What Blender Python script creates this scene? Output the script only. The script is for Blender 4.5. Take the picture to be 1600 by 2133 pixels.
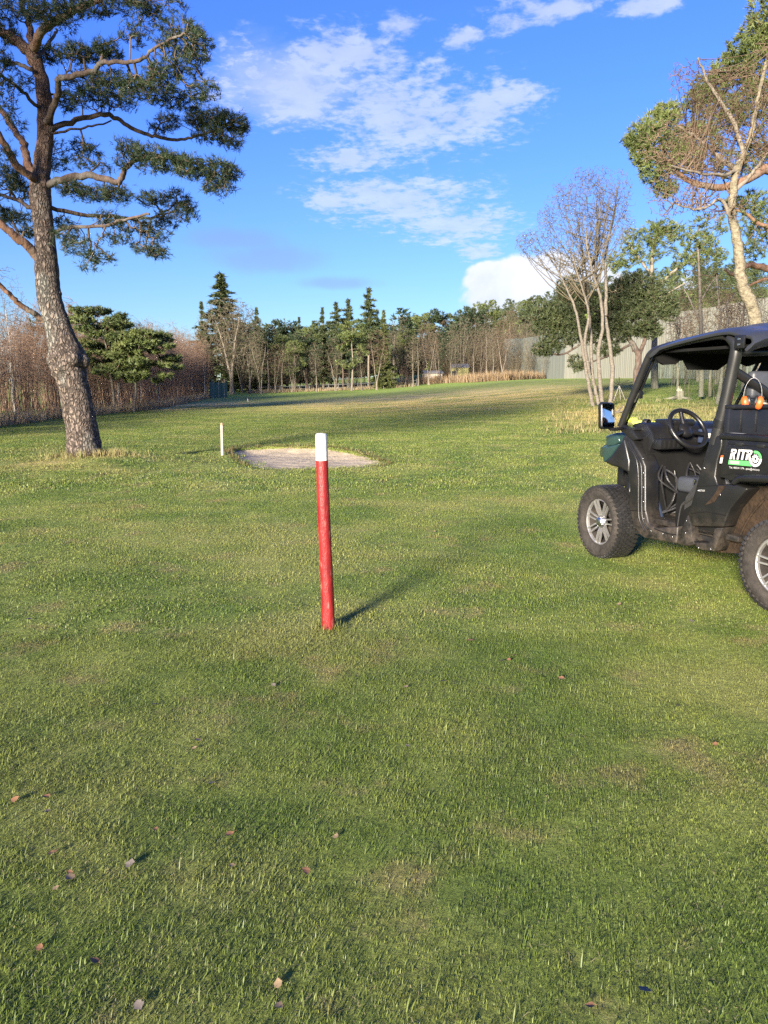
import bpy, bmesh, math, random
import numpy as np
from mathutils import Vector, Matrix

for _o in list(bpy.data.objects):
    bpy.data.objects.remove(_o)
SC = bpy.context.scene
COL = SC.collection

# ------------------------------------------------------------------ camera, sky, sun, exposure
CAM_F, CAM_P, CAM_H = 1540.0, math.radians(9.26), 1.55      # focal length in photo pixels, pitch down, eye height
cd = bpy.data.cameras.new('camera'); cam = bpy.data.objects.new('camera', cd); COL.objects.link(cam)
cd.sensor_fit = 'VERTICAL'; cd.sensor_height = 36.0; cd.lens = CAM_F / 2133.0 * 36.0
cd.clip_start = 0.05; cd.clip_end = 5000
cam.location = (0, 0, CAM_H); cam.rotation_euler = (math.radians(90) - CAM_P, 0, 0)
SC.camera = cam
SC.cycles.use_denoising = False; SC.cycles.sample_clamp_indirect = 2.0; SC.cycles.sample_clamp_direct = 8.0

SUN_AZ, SUN_EL = math.radians(26.0), math.radians(14.0)      # the way the light travels: right of forward, low
ldir = Vector((math.sin(SUN_AZ) * math.cos(SUN_EL), math.cos(SUN_AZ) * math.cos(SUN_EL), -math.sin(SUN_EL)))
sl = bpy.data.lights.new('sun', 'SUN'); sun = bpy.data.objects.new('sun', sl); COL.objects.link(sun)
sl.energy = 5.0; sl.angle = math.radians(10.0); sl.color = (1.0, 0.89, 0.72)
sun.rotation_euler = ldir.to_track_quat('-Z', 'Y').to_euler()
sun.location = (-30, -40, 30)

vs = SC.view_settings
vs.view_transform = 'Standard'; vs.look = 'None'; vs.exposure = 2.0; vs.gamma = 1.0; vs.use_curve_mapping = False

# helpers that turn a photo pixel into a direction / point
def ray(u, v):
    xc = (u - 800) / CAM_F; yc = -(v - 1066.5) / CAM_F
    return np.array([xc, math.cos(CAM_P) + yc * math.sin(CAM_P), -math.sin(CAM_P) + yc * math.cos(CAM_P)])
def at(u, v, y):
    r = ray(u, v); p = r * (y / r[1]); p[2] += CAM_H
    return p

def build_world():
    w = bpy.data.worlds.new('World'); SC.world = w; w.use_nodes = True
    nt = w.node_tree; N = nt.nodes; L = nt.links; N.clear()
    def node(t, **k):
        n = N.new(t)
        for a, b in k.items(): setattr(n, a, b)
        return n
    def math_(op, a, b=None, clamp=False):
        n = node('ShaderNodeMath', operation=op, use_clamp=clamp)
        for i, x in enumerate((a, b)):
            if x is None: continue
            if isinstance(x, (int, float)): n.inputs[i].default_value = x
            else: L.new(x, n.inputs[i])
        return n.outputs[0]
    def vmath(op, a, b=None):
        n = node('ShaderNodeVectorMath', operation=op)
        for i, x in enumerate((a, b)):
            if x is None: continue
            if isinstance(x, (tuple, list)): n.inputs[i].default_value = x
            else: L.new(x, n.inputs[i])
        return n
    def mix(f, a, b, blend='MIX'):
        n = node('ShaderNodeMix', data_type='RGBA', blend_type=blend)
        for s, x in ((n.inputs['Factor'], f), (n.inputs['A'], a), (n.inputs['B'], b)):
            if isinstance(x, (int, float)): s.default_value = x
            elif isinstance(x, tuple): s.default_value = x + (1,) if len(x) == 3 else x
            else: L.new(x, s)
        return n.outputs['Result']
    tc = node('ShaderNodeTexCoord'); d = tc.outputs['Generated']
    sky = node('ShaderNodeTexSky', sky_type='NISHITA', sun_disc=False)
    sky.sun_elevation = SUN_EL; sky.sun_rotation = SUN_AZ + math.pi   # where the sun stands (behind the camera, left)
    sky.altitude = 20; sky.air_density = 1.0; sky.dust_density = 0.25; sky.ozone_density = 2.6
    sp = node('ShaderNodeSeparateXYZ'); L.new(d, sp.inputs[0])
    el = node('ShaderNodeMapRange', interpolation_type='SMOOTHSTEP'); L.new(sp.outputs[2], el.inputs[0]); el.inputs[1].default_value = -0.05; el.inputs[2].default_value = 0.42
    blue = mix(1.0, sky.outputs[0], mix(el.outputs[0], SKY_LOW, SKY_TINT), 'MULTIPLY')     # the clear northern air: deeper blue, the same in every direction
    zc = math_('MAXIMUM', sp.outputs[2], 0.0)
    # cloud layer: direction cast onto a high flat layer
    dz = math_('ADD', zc, 0.10)
    px = math_('DIVIDE', sp.outputs[0], dz); py = math_('DIVIDE', sp.outputs[1], dz)
    cv = node('ShaderNodeCombineXYZ'); L.new(px, cv.inputs[0]); L.new(py, cv.inputs[1])
    P = cv.outputs[0]
    def cpt(u, v):
        r = ray(u, v); r = r / np.linalg.norm(r); q = max(r[2], 0) + 0.10
        return np.array([r[0] / q, r[1] / q])
    def noise(scale, detail, rough, off=(0, 0, 0), dist=0.0, vec=P, stretch=(1, 1, 1)):
        m = node('ShaderNodeMapping'); m.inputs['Location'].default_value = off; m.inputs['Scale'].default_value = stretch
        L.new(vec, m.inputs[0])
        n = node('ShaderNodeTexNoise'); n.inputs['Scale'].default_value = scale; n.inputs['Detail'].default_value = detail
        n.inputs['Roughness'].default_value = rough; n.inputs['Distortion'].default_value = dist
        L.new(m.outputs[0], n.inputs['Vector']); return n.outputs[0]
    def blob(u, v, du, dv, ang=0.0):
        # soft elliptical patch in the layer, sized so that it spans du x dv photo pixels; returns 0..1
        c = cpt(u, v); ex = np.linalg.norm(cpt(u + du, v) - c); ey = np.linalg.norm(cpt(u, v + dv) - cpt(u, v - dv)) / 2
        s = vmath('SUBTRACT', P, (c[0], c[1], 0)).outputs[0]
        # axis along the azimuth of the patch
        az = math.atan2(c[0], c[1])
        rt = node('ShaderNodeVectorRotate', rotation_type='Z_AXIS'); rt.inputs['Angle'].default_value = az + ang; L.new(s, rt.inputs['Vector'])
        sc_ = vmath('MULTIPLY', rt.outputs[0], (1 / ex, 1 / ey, 0)).outputs[0]
        l = vmath('LENGTH', sc_).outputs['Value']
        return math_('SUBTRACT', 1.0, l, clamp=True)
    def total(xs):
        r = xs[0]
        for x in xs[1:]: r = math_('MAXIMUM', r, x)
        return r
    fleece = noise(7.5, 8, 0.60, (3.1, 1.7, 0), 0.35)
    fine = noise(24.0, 6, 0.6, (1.3, 7.7, 0), 0.2)
    veil = noise(1.6, 4, 0.5, (8.2, 2.4, 0))
    cover = total([blob(870, 250, 330, 150), blob(700, 110, 260, 90), blob(1010, 230, 150, 90), blob(830, 420, 300, 90), blob(620, 190, 330, 150), blob(760, 120, 170, 70), blob(800, 210, 260, 110), blob(930, 245, 200, 90), blob(1060, 205, 130, 60),
                   blob(740, 330, 170, 60), blob(770, 400, 160, 60), blob(950, 470, 230, 70), blob(850, 440, 190, 60), blob(690, 420, 110, 50),
                   blob(1150, 15, 190, 55), blob(960, 80, 80, 40), blob(1060, 45, 100, 50), blob(1000, 525, 90, 35), blob(1350, 8, 120, 45), blob(830, 55, 110, 50)])
    elsewhere = node('ShaderNodeMapRange'); L.new(noise(0.55, 2, 0.5, (4.4, 0.9, 0)), elsewhere.inputs[0])
    elsewhere.inputs[1].default_value = 0.42; elsewhere.inputs[2].default_value = 0.66; elsewhere.inputs[3].default_value = 0.0; elsewhere.inputs[4].default_value = 0.75
    behind = math_('MULTIPLY', elsewhere.outputs[0], math_('SUBTRACT', 0.75, py, clamp=True))  # cloud cover out of view only, thickened to brighten and whiten the shade
    cov = math_('MAXIMUM', cover, behind)
    texv = math_('ADD', math_('MULTIPLY', fleece, 0.52), math_('MULTIPLY', fine, 0.52))
    m0 = math_('ADD', texv, math_('MULTIPLY', cov, 0.34))
    mr = node('ShaderNodeMapRange', interpolation_type='SMOOTHSTEP'); L.new(m0, mr.inputs[0])
    mr.inputs[1].default_value = 0.61; mr.inputs[2].default_value = 0.82; mr.inputs[3].default_value = 0; mr.inputs[4].default_value = 0.64
    gate = node('ShaderNodeMapRange', interpolation_type='SMOOTHSTEP'); L.new(cov, gate.inputs[0]); gate.inputs[1].default_value = 0.0; gate.inputs[2].default_value = 0.35
    cm = math_('MULTIPLY', mr.outputs[0], gate.outputs[0])
    # broad soft sheet on the left of the fleece
    sheet = node('ShaderNodeMapRange', interpolation_type='SMOOTHSTEP')
    L.new(math_('ADD', math_('MULTIPLY', blob(600, 185, 270, 135), 0.62), math_('ADD', math_('MULTIPLY', veil, 0.45), math_('MULTIPLY', fleece, 0.45))), sheet.inputs[0])
    sheet.inputs[1].default_value = 0.56; sheet.inputs[2].default_value = 1.02; sheet.inputs[4].default_value = 0.58
    cm = math_('MAXIMUM', cm, sheet.outputs[0])
    ccol = mix(fleece, CLOUD_SH, CLOUD_HI)
    s1 = mix(cm, blue, ccol)
    # thin violet-grey cloud low on the left
    dn = noise(6.0, 5, 0.5, (0.4, 5.5, 0), 0.2, stretch=(1.6, 0.35, 1))
    dm = node('ShaderNodeMapRange', interpolation_type='SMOOTHSTEP')
    L.new(math_('ADD', total([blob(560, 540, 190, 55), blob(490, 500, 170, 40), blob(700, 590, 140, 22)]), math_('MULTIPLY', dn, 0.5)), dm.inputs[0])
    dm.inputs[1].default_value = 0.40; dm.inputs[2].default_value = 1.05; dm.inputs[4].default_value = 0.42
    s2 = mix(dm.outputs[0], s1, CLOUD_DK)
    # heap cloud over the hill on the right, in direction space
    def dblob(u, v, ru, rv):
        r = ray(u, v); r = r / np.linalg.norm(r)
        az = math.atan2(r[0], r[1]); el = math.asin(r[2])
        a = math_('ARCTAN2', sp.outputs[0], sp.outputs[1]); e = math_('ARCSINE', sp.outputs[2])
        x = math_('DIVIDE', math_('SUBTRACT', a, az), ru / CAM_F); y = math_('DIVIDE', math_('SUBTRACT', e, el), rv / CAM_F)
        return math_('SUBTRACT', 1.0, math_('SQRT', math_('ADD', math_('MULTIPLY', x, x), math_('MULTIPLY', y, y))), clamp=True)
    hn = noise(14.0, 7, 0.55, (0, 0, 3.3), 0.3, vec=d)
    hm = node('ShaderNodeMapRange', interpolation_type='SMOOTHSTEP')
    hblob = total([dblob(1085, 640, 150, 112), dblob(1025, 585, 70, 45), dblob(1180, 620, 150, 100), dblob(1330, 640, 200, 90)])
    L.new(math_('ADD', hblob, math_('MULTIPLY', math_('SUBTRACT', hn, 0.5), 1.2)), hm.inputs[0])
    hm.inputs[1].default_value = 0.16; hm.inputs[2].default_value = 0.36; hm.inputs[4].default_value = 0.95
    hg = node('ShaderNodeMapRange', interpolation_type='SMOOTHSTEP'); L.new(hblob, hg.inputs[0]); hg.inputs[2].default_value = 0.18
    hcol = mix(hn, CLOUD_SH, CLOUD_HI2)
    s3 = mix(math_('MULTIPLY', hm.outputs[0], hg.outputs[0]), s2, hcol)
    # pale low haze band just above the horizon
    bg = node('ShaderNodeBackground'); bg.inputs['Strength'].default_value = SKY_STRENGTH
    L.new(s3, bg.inputs['Color'])
    out = node('ShaderNodeOutputWorld'); L.new(bg.outputs[0], out.inputs[0])

SKY_STRENGTH = 0.15
SKY_TINT = (0.165, 0.255, 0.58)
SKY_LOW = (0.205, 0.240, 0.275)
CLOUD_HI, CLOUD_SH, CLOUD_HI2, CLOUD_DK = (1.72, 1.80, 2.08), (.80, .98, 1.5), (2.2, 2.2, 2.26), (0.54, 0.68, 1.18)
build_world()

# ------------------------------------------------------------------ mesh helpers
rng = np.random.default_rng(7)
random.seed(7)

class MB:
    """collects vertices and faces of ONE part"""
    def __init__(s): s.v = []; s.t = []; s.q = []; s.n = 0; s.var = []
    def add(s, v, f, var=0.5):
        v = np.asarray(v, float).reshape(-1, 3); f = np.asarray(f, int)
        if len(v) == 0 or len(f) == 0: return s
        s.v.append(v); (s.t if f.shape[1] == 3 else s.q).append(f + s.n); s.n += len(v)
        s.var.append(np.full(len(v), var) if np.isscalar(var) else np.asarray(var, float)); return s
    def tube(s, pts, rad, n=8, cap=True, var=0.5):
        pts = np.asarray(pts, float); rad = np.broadcast_to(np.asarray(rad, float), (len(pts),))
        tg = np.gradient(pts, axis=0); tg /= np.linalg.norm(tg, axis=1)[:, None] + 1e-12
        ref = np.array([0, 0, 1.0]) if abs(tg[0][2]) < 0.9 else np.array([1.0, 0, 0])
        a = np.cross(tg[0], ref); a /= np.linalg.norm(a); V = []
        for i in range(len(pts)):
            a = a - tg[i] * (a @ tg[i]); a /= np.linalg.norm(a) + 1e-12
            b = np.cross(tg[i], a); th = np.arange(n) * 2 * math.pi / n
            V.append(pts[i] + rad[i] * (np.cos(th)[:, None] * a + np.sin(th)[:, None] * b))
        V = np.concatenate(V); F = []
        k = np.arange(n); k2 = (k + 1) % n
        for i in range(len(pts) - 1):
            F.append(np.stack([i * n + k, i * n + k2, (i + 1) * n + k2, (i + 1) * n + k], 1))
        s.add(V, np.concatenate(F), var)
        if cap:
            for i, fl in ((0, True), (len(pts) - 1, False)):
                c = np.concatenate([V[i * n:(i + 1) * n], pts[i][None]]); f = np.stack([k2, k, np.full(n, n)], 1) if fl else np.stack([k, k2, np.full(n, n)], 1)
                s.add(c, f, var)
        return s
    def edges(s, A, B, ra, rb, n=3, var=0.5):
        """many separate tapered sticks at once"""
        A = np.asarray(A); B = np.asarray(B); m = len(A)
        if m == 0: return s
        d = B - A; L_ = np.linalg.norm(d, axis=1)[:, None] + 1e-9; d = d / L_
        ref = np.where(np.abs(d[:, 2:3]) < 0.9, np.array([[0, 0, 1.0]]), np.array([[1.0, 0, 0]]))
        a = np.cross(d, ref); a /= np.linalg.norm(a, axis=1)[:, None]; b = np.cross(d, a)
        th = np.arange(n) * 2 * math.pi / n
        ring = np.cos(th)[None, :, None] * a[:, None] + np.sin(th)[None, :, None] * b[:, None]
        V = np.concatenate([A[:, None] + ring * np.asarray(ra)[:, None, None], B[:, None] + ring * np.asarray(rb)[:, None, None]], 1)
        k = np.arange(n); k2 = (k + 1) % n
        f = np.stack([k, k2, n + k2, n + k], 1)
        F = (np.arange(m) * 2 * n)[:, None, None] + f[None]
        vv = var if np.isscalar(var) else np.repeat(var, 2 * n)
        return s.add(V.reshape(-1, 3), F.reshape(-1, 4), vv)
    def box(s, c, h, R=None, var=0.5):
        c = np.asarray(c, float); h = np.asarray(h, float)
        sg = np.array([[x, y, z] for x in (-1, 1) for y in (-1, 1) for z in (-1, 1)], float) * h
        if R is not None: sg = sg @ np.asarray(R).T
        return s.add(sg + c, [[0, 1, 3, 2], [4, 6, 7, 5], [0, 4, 5, 1], [2, 3, 7, 6], [0, 2, 6, 4], [1, 5, 7, 3]], var)
    def lathe(s, prof, axis_pt, axis, n=32, var=0.5):
        """prof: list of (along axis, radius)"""
        ax = np.asarray(axis, float); ax /= np.linalg.norm(ax)
        ref = np.array([0, 0, 1.0]) if abs(ax[2]) < 0.9 else np.array([1.0, 0, 0])
        a = np.cross(ax, ref); a /= np.linalg.norm(a); b = np.cross(ax, a); th = np.arange(n) * 2 * math.pi / n
        ring = np.cos(th)[:, None] * a + np.sin(th)[:, None] * b
        V = np.concatenate([np.asarray(axis_pt) + ax * p + ring * r for p, r in prof])
        k = np.arange(n); k2 = (k + 1) % n
        F = np.concatenate([np.stack([i * n + k, i * n + k2, (i + 1) * n + k2, (i + 1) * n + k], 1) for i in range(len(prof) - 1)])
        return s.add(V, F, var)
    def build(s, name, mat, parent=None, smooth=True, auto=None):
        me = bpy.data.meshes.new(name)
        if s.n:
            V = np.concatenate(s.v); T = np.concatenate(s.t) if s.t else np.zeros((0, 3), int); Q = np.concatenate(s.q) if s.q else np.zeros((0, 4), int)
            me.vertices.add(len(V)); me.vertices.foreach_set('co', V.astype(np.float32).ravel())
            nl = len(T) * 3 + len(Q) * 4; me.loops.add(nl)
            me.loops.foreach_set('vertex_index', np.concatenate([T.ravel(), Q.ravel()]).astype(np.int32))
            me.polygons.add(len(T) + len(Q))
            ls = np.concatenate([np.arange(len(T)) * 3, len(T) * 3 + np.arange(len(Q)) * 4]).astype(np.int32)
            me.polygons.foreach_set('loop_start', ls)
            me.polygons.foreach_set('use_smooth', np.full(len(T) + len(Q), smooth))
            at_ = me.attributes.new('var', 'FLOAT', 'POINT'); at_.data.foreach_set('value', np.concatenate(s.var).astype(np.float32))
            me.update(calc_edges=True)
            if auto is not None:
                me.set_sharp_from_angle(angle=math.radians(auto))
        return obj(name, me, mat, parent)

def obj(name, me, mat=None, parent=None):
    o = bpy.data.objects.new(name, me); COL.objects.link(o)
    if mat is not None and me is not None: me.materials.append(mat)
    if parent is not None: o.parent = parent
    return o
def bm_obj(name, bm, mat, parent=None, auto=35):
    me = bpy.data.meshes.new(name); bm.to_mesh(me); bm.free()
    for p in me.polygons: p.use_smooth = True
    me.set_sharp_from_angle(angle=math.radians(auto))
    return obj(name, me, mat, parent)
def empty(name, loc=(0, 0, 0), rz=0.0):
    o = bpy.data.objects.new(name, None); COL.objects.link(o); o.location = loc; o.rotation_euler = (0, 0, rz); o.empty_display_size = 0.3
    return o
def tag(o, label, cat, group=None, kind=None):
    o['label'] = label; o['category'] = cat
    if group: o['group'] = group
    if kind: o['kind'] = kind
    return o
def copy_tree(o, parent=None):
    c = o.copy(); COL.objects.link(c); c.parent = parent
    for ch in o.children: copy_tree(ch, c)
    return c

# ------------------------------------------------------------------ materials
def pmat(name, cols, scale=4.0, detail=5, rough=0.75, bump=0.0, bscale=None, metal=0.0, spec=0.5, var=None, coord='Object', stretch=(1, 1, 1),
         dist=0.0, coat=0.0, trans=None, nrough=0.55, randobj=0.0, top=None):
    """procedural material: noise through a colour ramp; optional per-vertex 'var' brightness, bump, second colour layer"""
    m = bpy.data.materials.new(name); m.use_nodes = True; nt = m.node_tree; N = nt.nodes; L = nt.links; N.clear()
    out = N.new('ShaderNodeOutputMaterial'); b = N.new('ShaderNodeBsdfPrincipled'); L.new(b.outputs[0], out.inputs[0])
    if coord == 'Position':
        g = N.new('ShaderNodeNewGeometry'); vec = g.outputs['Position']
    else:
        g = N.new('ShaderNodeTexCoord'); vec = g.outputs['Object']
    mp = N.new('ShaderNodeMapping'); mp.inputs['Scale'].default_value = stretch; L.new(vec, mp.inputs[0])
    n = N.new('ShaderNodeTexNoise'); n.inputs['Scale'].default_value = scale; n.inputs['Detail'].default_value = detail
    n.inputs['Roughness'].default_value = nrough; n.inputs['Distortion'].default_value = dist; L.new(mp.outputs[0], n.inputs['Vector'])
    rp = N.new('ShaderNodeValToRGB'); el = rp.color_ramp.elements
    for i, (p, c) in enumerate(cols):
        e = el[i] if i < 2 else el.new(p)
        e.position = p; e.color = tuple(c) + (1,)
    L.new(n.outputs[0], rp.inputs[0]); col = rp.outputs[0]
    if top is not None:      # a second patchy layer: (colour, scale, low, high, amount)
        c2, sc2, lo, hi, amt = top
        n2 = N.new('ShaderNodeTexNoise'); n2.inputs['Scale'].default_value = sc2; n2.inputs['Detail'].default_value = 6; L.new(mp.outputs[0], n2.inputs['Vector'])
        mr = N.new('ShaderNodeMapRange'); L.new(n2.outputs[0], mr.inputs[0]); mr.inputs[1].default_value = lo; mr.inputs[2].default_value = hi; mr.inputs[4].default_value = amt
        mx = N.new('ShaderNodeMix'); mx.data_type = 'RGBA'; L.new(mr.outputs[0], mx.inputs['Factor']); L.new(col, mx.inputs['A']); mx.inputs['B'].default_value = tuple(c2) + (1,); col = mx.outputs['Result']
    if var is not None:
        a = N.new('ShaderNodeAttribute'); a.attribute_name = 'var'
        mr = N.new('ShaderNodeMapRange'); L.new(a.outputs['Fac'], mr.inputs[0]); mr.inputs[3].default_value = 0; mr.inputs[4].default_value = 1
        mx = N.new('ShaderNodeMix'); mx.data_type = 'RGBA'; mx.blend_type = 'MIX'; L.new(mr.outputs[0], mx.inputs['Factor'])
        mx.inputs['B'].default_value = tuple(var) + (1,); L.new(col, mx.inputs['A']); col = mx.outputs['Result']
    if randobj:
        oi = N.new('ShaderNodeObjectInfo'); mr = N.new('ShaderNodeMapRange'); L.new(oi.outputs['Random'], mr.inputs[0]); mr.inputs[3].default_value = 1 - randobj; mr.inputs[4].default_value = 1 + randobj
        mx = N.new('ShaderNodeVectorMath'); mx.operation = 'SCALE'; L.new(col, mx.inputs[0]); L.new(mr.outputs[0], mx.inputs['Scale']); col = mx.outputs[0]
    L.new(col, b.inputs['Base Color'])
    b.inputs['Roughness'].default_value = rough; b.inputs['Metallic'].default_value = metal; b.inputs['Specular IOR Level'].default_value = spec
    b.inputs['Coat Weight'].default_value = coat; b.inputs['Coat Roughness'].default_value = 0.08
    if bump:
        n3 = N.new('ShaderNodeTexNoise'); n3.inputs['Scale'].default_value = bscale or scale * 4; n3.inputs['Detail'].default_value = 6; L.new(mp.outputs[0], n3.inputs['Vector'])
        bp = N.new('ShaderNodeBump'); bp.inputs['Strength'].default_value = bump; bp.inputs['Distance'].default_value = 0.02
        L.new(n3.outputs[0], bp.inputs['Height']); L.new(bp.outputs[0], b.inputs['Normal'])
    if trans:
        t = N.new('ShaderNodeBsdfTranslucent'); L.new(col, t.inputs[0]); mxs = N.new('ShaderNodeMixShader'); mxs.inputs[0].default_value = trans
        L.new(b.outputs[0], mxs.inputs[1]); L.new(t.outputs[0], mxs.inputs[2]); L.new(mxs.outputs[0], out.inputs[0])
    return m

# ------------------------------------------------------------------ terrain
_ky = np.array([-400, 0, 12, 25, 50, 90, 140, 170, 230, 320, 700.])
_kx = np.array([-400, -80, -25, 0, 18, 40, 90, 400.])
_kz = np.array([
    [0, 0, 0, 0, 0, 0, 0, 0],
    [0, 0, 0, 0, 0, 0, 0, 0],
    [0, 0, 0, 0, 0.02, .15, .3, .3],
    [0.1, .1, .05, .05, .48, .95, 1.2, 1.2],
    [0.2, .2, .15, .40, 1.80, 2.25, 2.5, 2.5],
    [0.6, .6, .50, 1.15, 2.90, 3.25, 4, 4],
    [1.8, 1.6, 1.50, 2.55, 3.70, 4.15, 7, 8],
    [2.5, 2.2, 2.2, 3.2, 5.2, 7.5, 14, 16],
    [4, 3.5, 3.5, 5.0, 12, 21, 32, 34],
    [6, 6, 6, 8, 16, 27, 42, 46],
    [9, 9, 9, 12, 20, 30, 46, 50]])
_gx = np.arange(-400, 401, 2.0); _gy = np.arange(-400, 701, 2.0)
_tmp = np.array([np.interp(_gx, _kx, r) for r in _kz])
_GZ = np.array([np.interp(_gy, _ky, _tmp[:, i]) for i in range(len(_gx))]).T
_k = np.exp(-0.5 * (np.arange(-5, 6) / 2.0) ** 2); _k /= _k.sum()
_GZ = np.apply_along_axis(lambda r: np.convolve(np.pad(r, 5, 'edge'), _k, 'valid'), 0, _GZ)
_GZ = np.apply_along_axis(lambda r: np.convolve(np.pad(r, 5, 'edge'), _k, 'valid'), 1, _GZ)
PINE_XY = np.array([-6.25, 15.6])
def zbase(x, y):
    x = np.asarray(x, float); y = np.asarray(y, float)
    fx = np.clip((x + 400) / 2, 0, len(_gx) - 1.001); fy = np.clip((y + 400) / 2, 0, len(_gy) - 1.001)
    ix = fx.astype(int); iy = fy.astype(int); tx = fx - ix; ty = fy - iy
    z = (_GZ[iy, ix] * (1 - tx) + _GZ[iy, ix + 1] * tx) * (1 - ty) + (_GZ[iy + 1, ix] * (1 - tx) + _GZ[iy + 1, ix + 1] * tx) * ty
    z = z + 0.22 * np.exp(-(((x - PINE_XY[0] - .3) / 2.0) ** 2 + ((y - PINE_XY[1]) / 1.6) ** 2))
    z = z + 0.035 * np.sin(x * 0.55 + 1.3) * np.sin(y * 0.37 + 0.4) * np.clip((y - 8) / 10, 0, 1) + 0.012 * np.sin(x * 2.1 + y * .7) * np.sin(y * 1.6 + .4)
    return z
def hit(u, v, fn=None):
    """point where the photo pixel meets the ground"""
    fn = fn or zbase; r = ray(u, v); t = np.concatenate([np.linspace(1, 40, 1600), np.linspace(40, 400, 3600)])
    p = np.array([0, 0, CAM_H]) + t[:, None] * r; below = np.nonzero(p[:, 2] < fn(p[:, 0], p[:, 1]))[0]
    return p[below[0]] if len(below) else p[-1]
BUNK = np.array([hit(u, v)[:2] for u, v in [(477, 946), (500, 941), (545, 938.5), (600, 937), (650, 937.5), (690, 940), (725, 946), (765, 954), (812, 967), (795, 970.5), (745, 973.5), (670, 976), (600, 978), (555, 977), (525, 972), (500, 962), (484, 952)]])
def bunk_sd(x, y):
    """signed distance to the bunker outline, + inside"""
    x = np.asarray(x, float); y = np.asarray(y, float); d = np.full(x.shape, 1e9); ins = np.zeros(x.shape, bool); n = len(BUNK)
    for i in range(n):
        a = BUNK[i]; b = BUNK[(i + 1) % n]; e = b - a
        t = np.clip(((x - a[0]) * e[0] + (y - a[1]) * e[1]) / (e @ e), 0, 1)
        d = np.minimum(d, np.hypot(x - a[0] - t * e[0], y - a[1] - t * e[1]))
        c = ((a[1] > y) != (b[1] > y)) & (x < (b[0] - a[0]) * (y - a[1]) / (b[1] - a[1] + 1e-12) + a[0]); ins ^= c
    return np.where(ins, d, -d)
def zg(x, y):
    x = np.asarray(x, float); y = np.asarray(y, float); z = zbase(x, y)
    sd = bunk_sd(x, y); far = np.clip((y - 15.4) / 2.5, 0, 1)
    lip = 0.10 * far * np.exp(-(np.clip(-sd, 0, 9) / 0.45) ** 2)
    return z + np.where(sd < 0, lip, lip) - 0.30 * np.clip((sd + 0.02) / 0.16, 0, 1)
def zs(x, y): return float(zg(np.array([x]), np.array([y]))[0])
SHADE_SEED = 3
SHADE = [(-1.0, 62, 'bare', 1.25), (2.5, 66, 'bare', 1.3), (-14, 58, 'bare', 1.2), (9, 60, 'bare', 1.25), (-13.4, 14, 'tall', 1.0), (-16.4, 18, 'tall', 1.05)]
SHADE_XY = [(-17, 27, 1.0), (-20, 29, .9), (-26, 36, 1.05), (-24, 33, .95), (-36, 47, 1.1), (-33, 50, 1.0), (-40, 44, 1.1), (-17.5, 12, .8)]
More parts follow.
